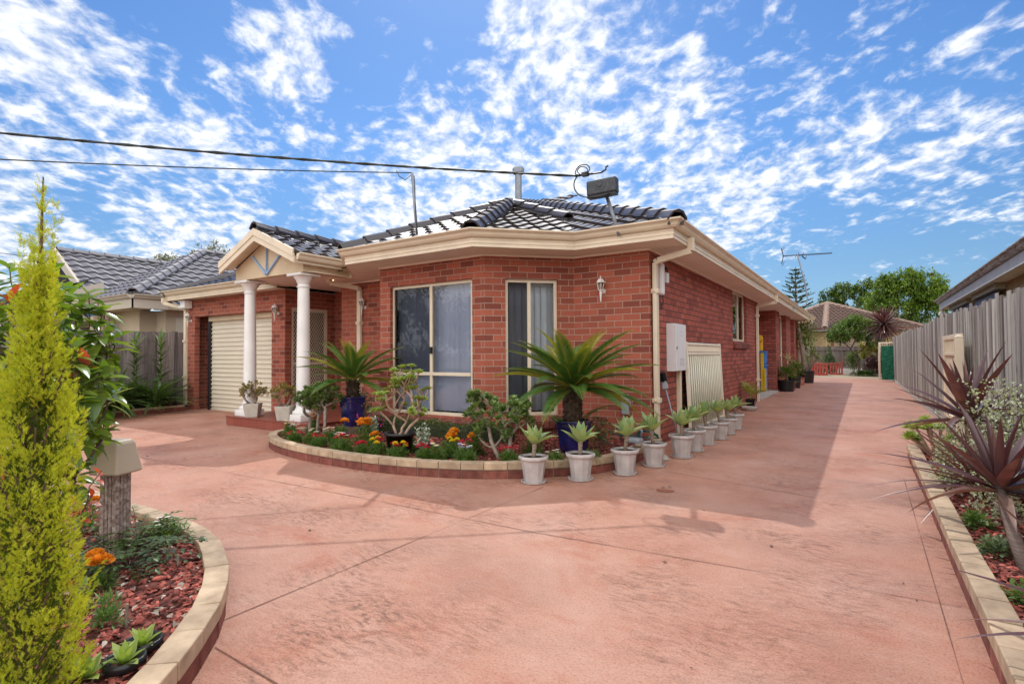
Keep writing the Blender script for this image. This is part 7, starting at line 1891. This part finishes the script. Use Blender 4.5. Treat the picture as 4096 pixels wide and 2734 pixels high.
b.bar(tuple(tp_+bd*-.48), tuple(tp_+bd*1.12+Vector((0,0,.09))), .02, .03); b.build('boom', MAT['antenna_black'] if 'antenna_black' in MAT else MAT['black_plastic'], T)
ele = MB(); cross = Vector((-.30,.55,.0)); crs = (Vector((-.547,.837,0))*.9 + Vector((.35,.2,0)))
crs.normalize()
for k in range(15): p = tp_+bd*(.36+.05*k)+Vector((0,0,.03+.003*k)); ele.bar(tuple(p-crs*.06-Vector((0,0,.02))), tuple(p+crs*.06+Vector((0,0,.02))), .010, .012)
for k, (t, L, dz) in enumerate(((-.46,.62,.24),(-.46,.62,-.24),(-.05,.55,.0),(.05,.45,.05),(.18,.40,.0),(.28,.45,-.03))):
    p = tp_+bd*t+Vector((0,0,dz)); dd = crs*.8+Vector((.1,.05,.30 if k != 3 else -.1)); ele.bar(tuple(p-dd*L*.6), tuple(p+dd*L*.6), .014, .014)
ele.bar(tuple(tp_+bd*-.46), tuple(tp_+bd*-.52+Vector((0,0,.26))), .02, .02); ele.bar(tuple(tp_+bd*-.46), tuple(tp_+bd*-.52+Vector((0,0,-.26))), .02, .02)
ele.bar(tuple(tp_+bd*.10), tuple(tp_+bd*.22+Vector((0,0,.12))), .015, .015); ele.bar(tuple(tp_+bd*.14), tuple(tp_+bd*.26+Vector((0,0,-.10))), .02, .03)
ele.build('elements', MAT['black_plastic'], T)
# fallen leaves and small dark spots on the concrete
T = MB(); T.scatter(leaf(.6,1,.2,.2,3), [(.74,-1.92,.012),(.80,-1.88,.012)], [(1,.3,.1),(.2,1,.1)], .045); tag(T.build('dead_leaf', MAT['bark_brown']), 'two dark curled dead leaves on the shaded concrete beside a rust stain', 'dead leaf')
b = MB(); pts = [(.80+.075*math.cos(a)*(1+.18*math.sin(3*a)), -2.0+.06*math.sin(a)*(1+.2*math.sin(2*a+1)), .004) for a in [i*2*PI/24 for i in range(24)]]; b.poly(pts); struct(b.build('driveway_stain', plain('rust_stain', (.24,.085,.045), .8, .25, 12)))

# trees over the road behind the photographer: they stand in the windows' reflections
for i, (x, y, h) in enumerate(((-21,-21,6.2),(-27,-17,6.8),(-32,-26,7.2),(-15,-27,5.6),(-24,-31,6.4))):
    foliage_tree('street_tree', (x,y,0), ['street tree across the road mirrored in the wide bay window','taller street tree across the road, further left','far street tree across the road at the left end','smaller street tree across the road, nearest the drive','street tree across the road behind the others'][i], 0, lobes((0,0,h*.56),2.9,2.9,h*.40,11,20+i,.5)+[(0,0,h*.3,2.2,2.2,h*.25)], 3600, .34, 'leaf_tree', 120+i, .2, nbr=24)
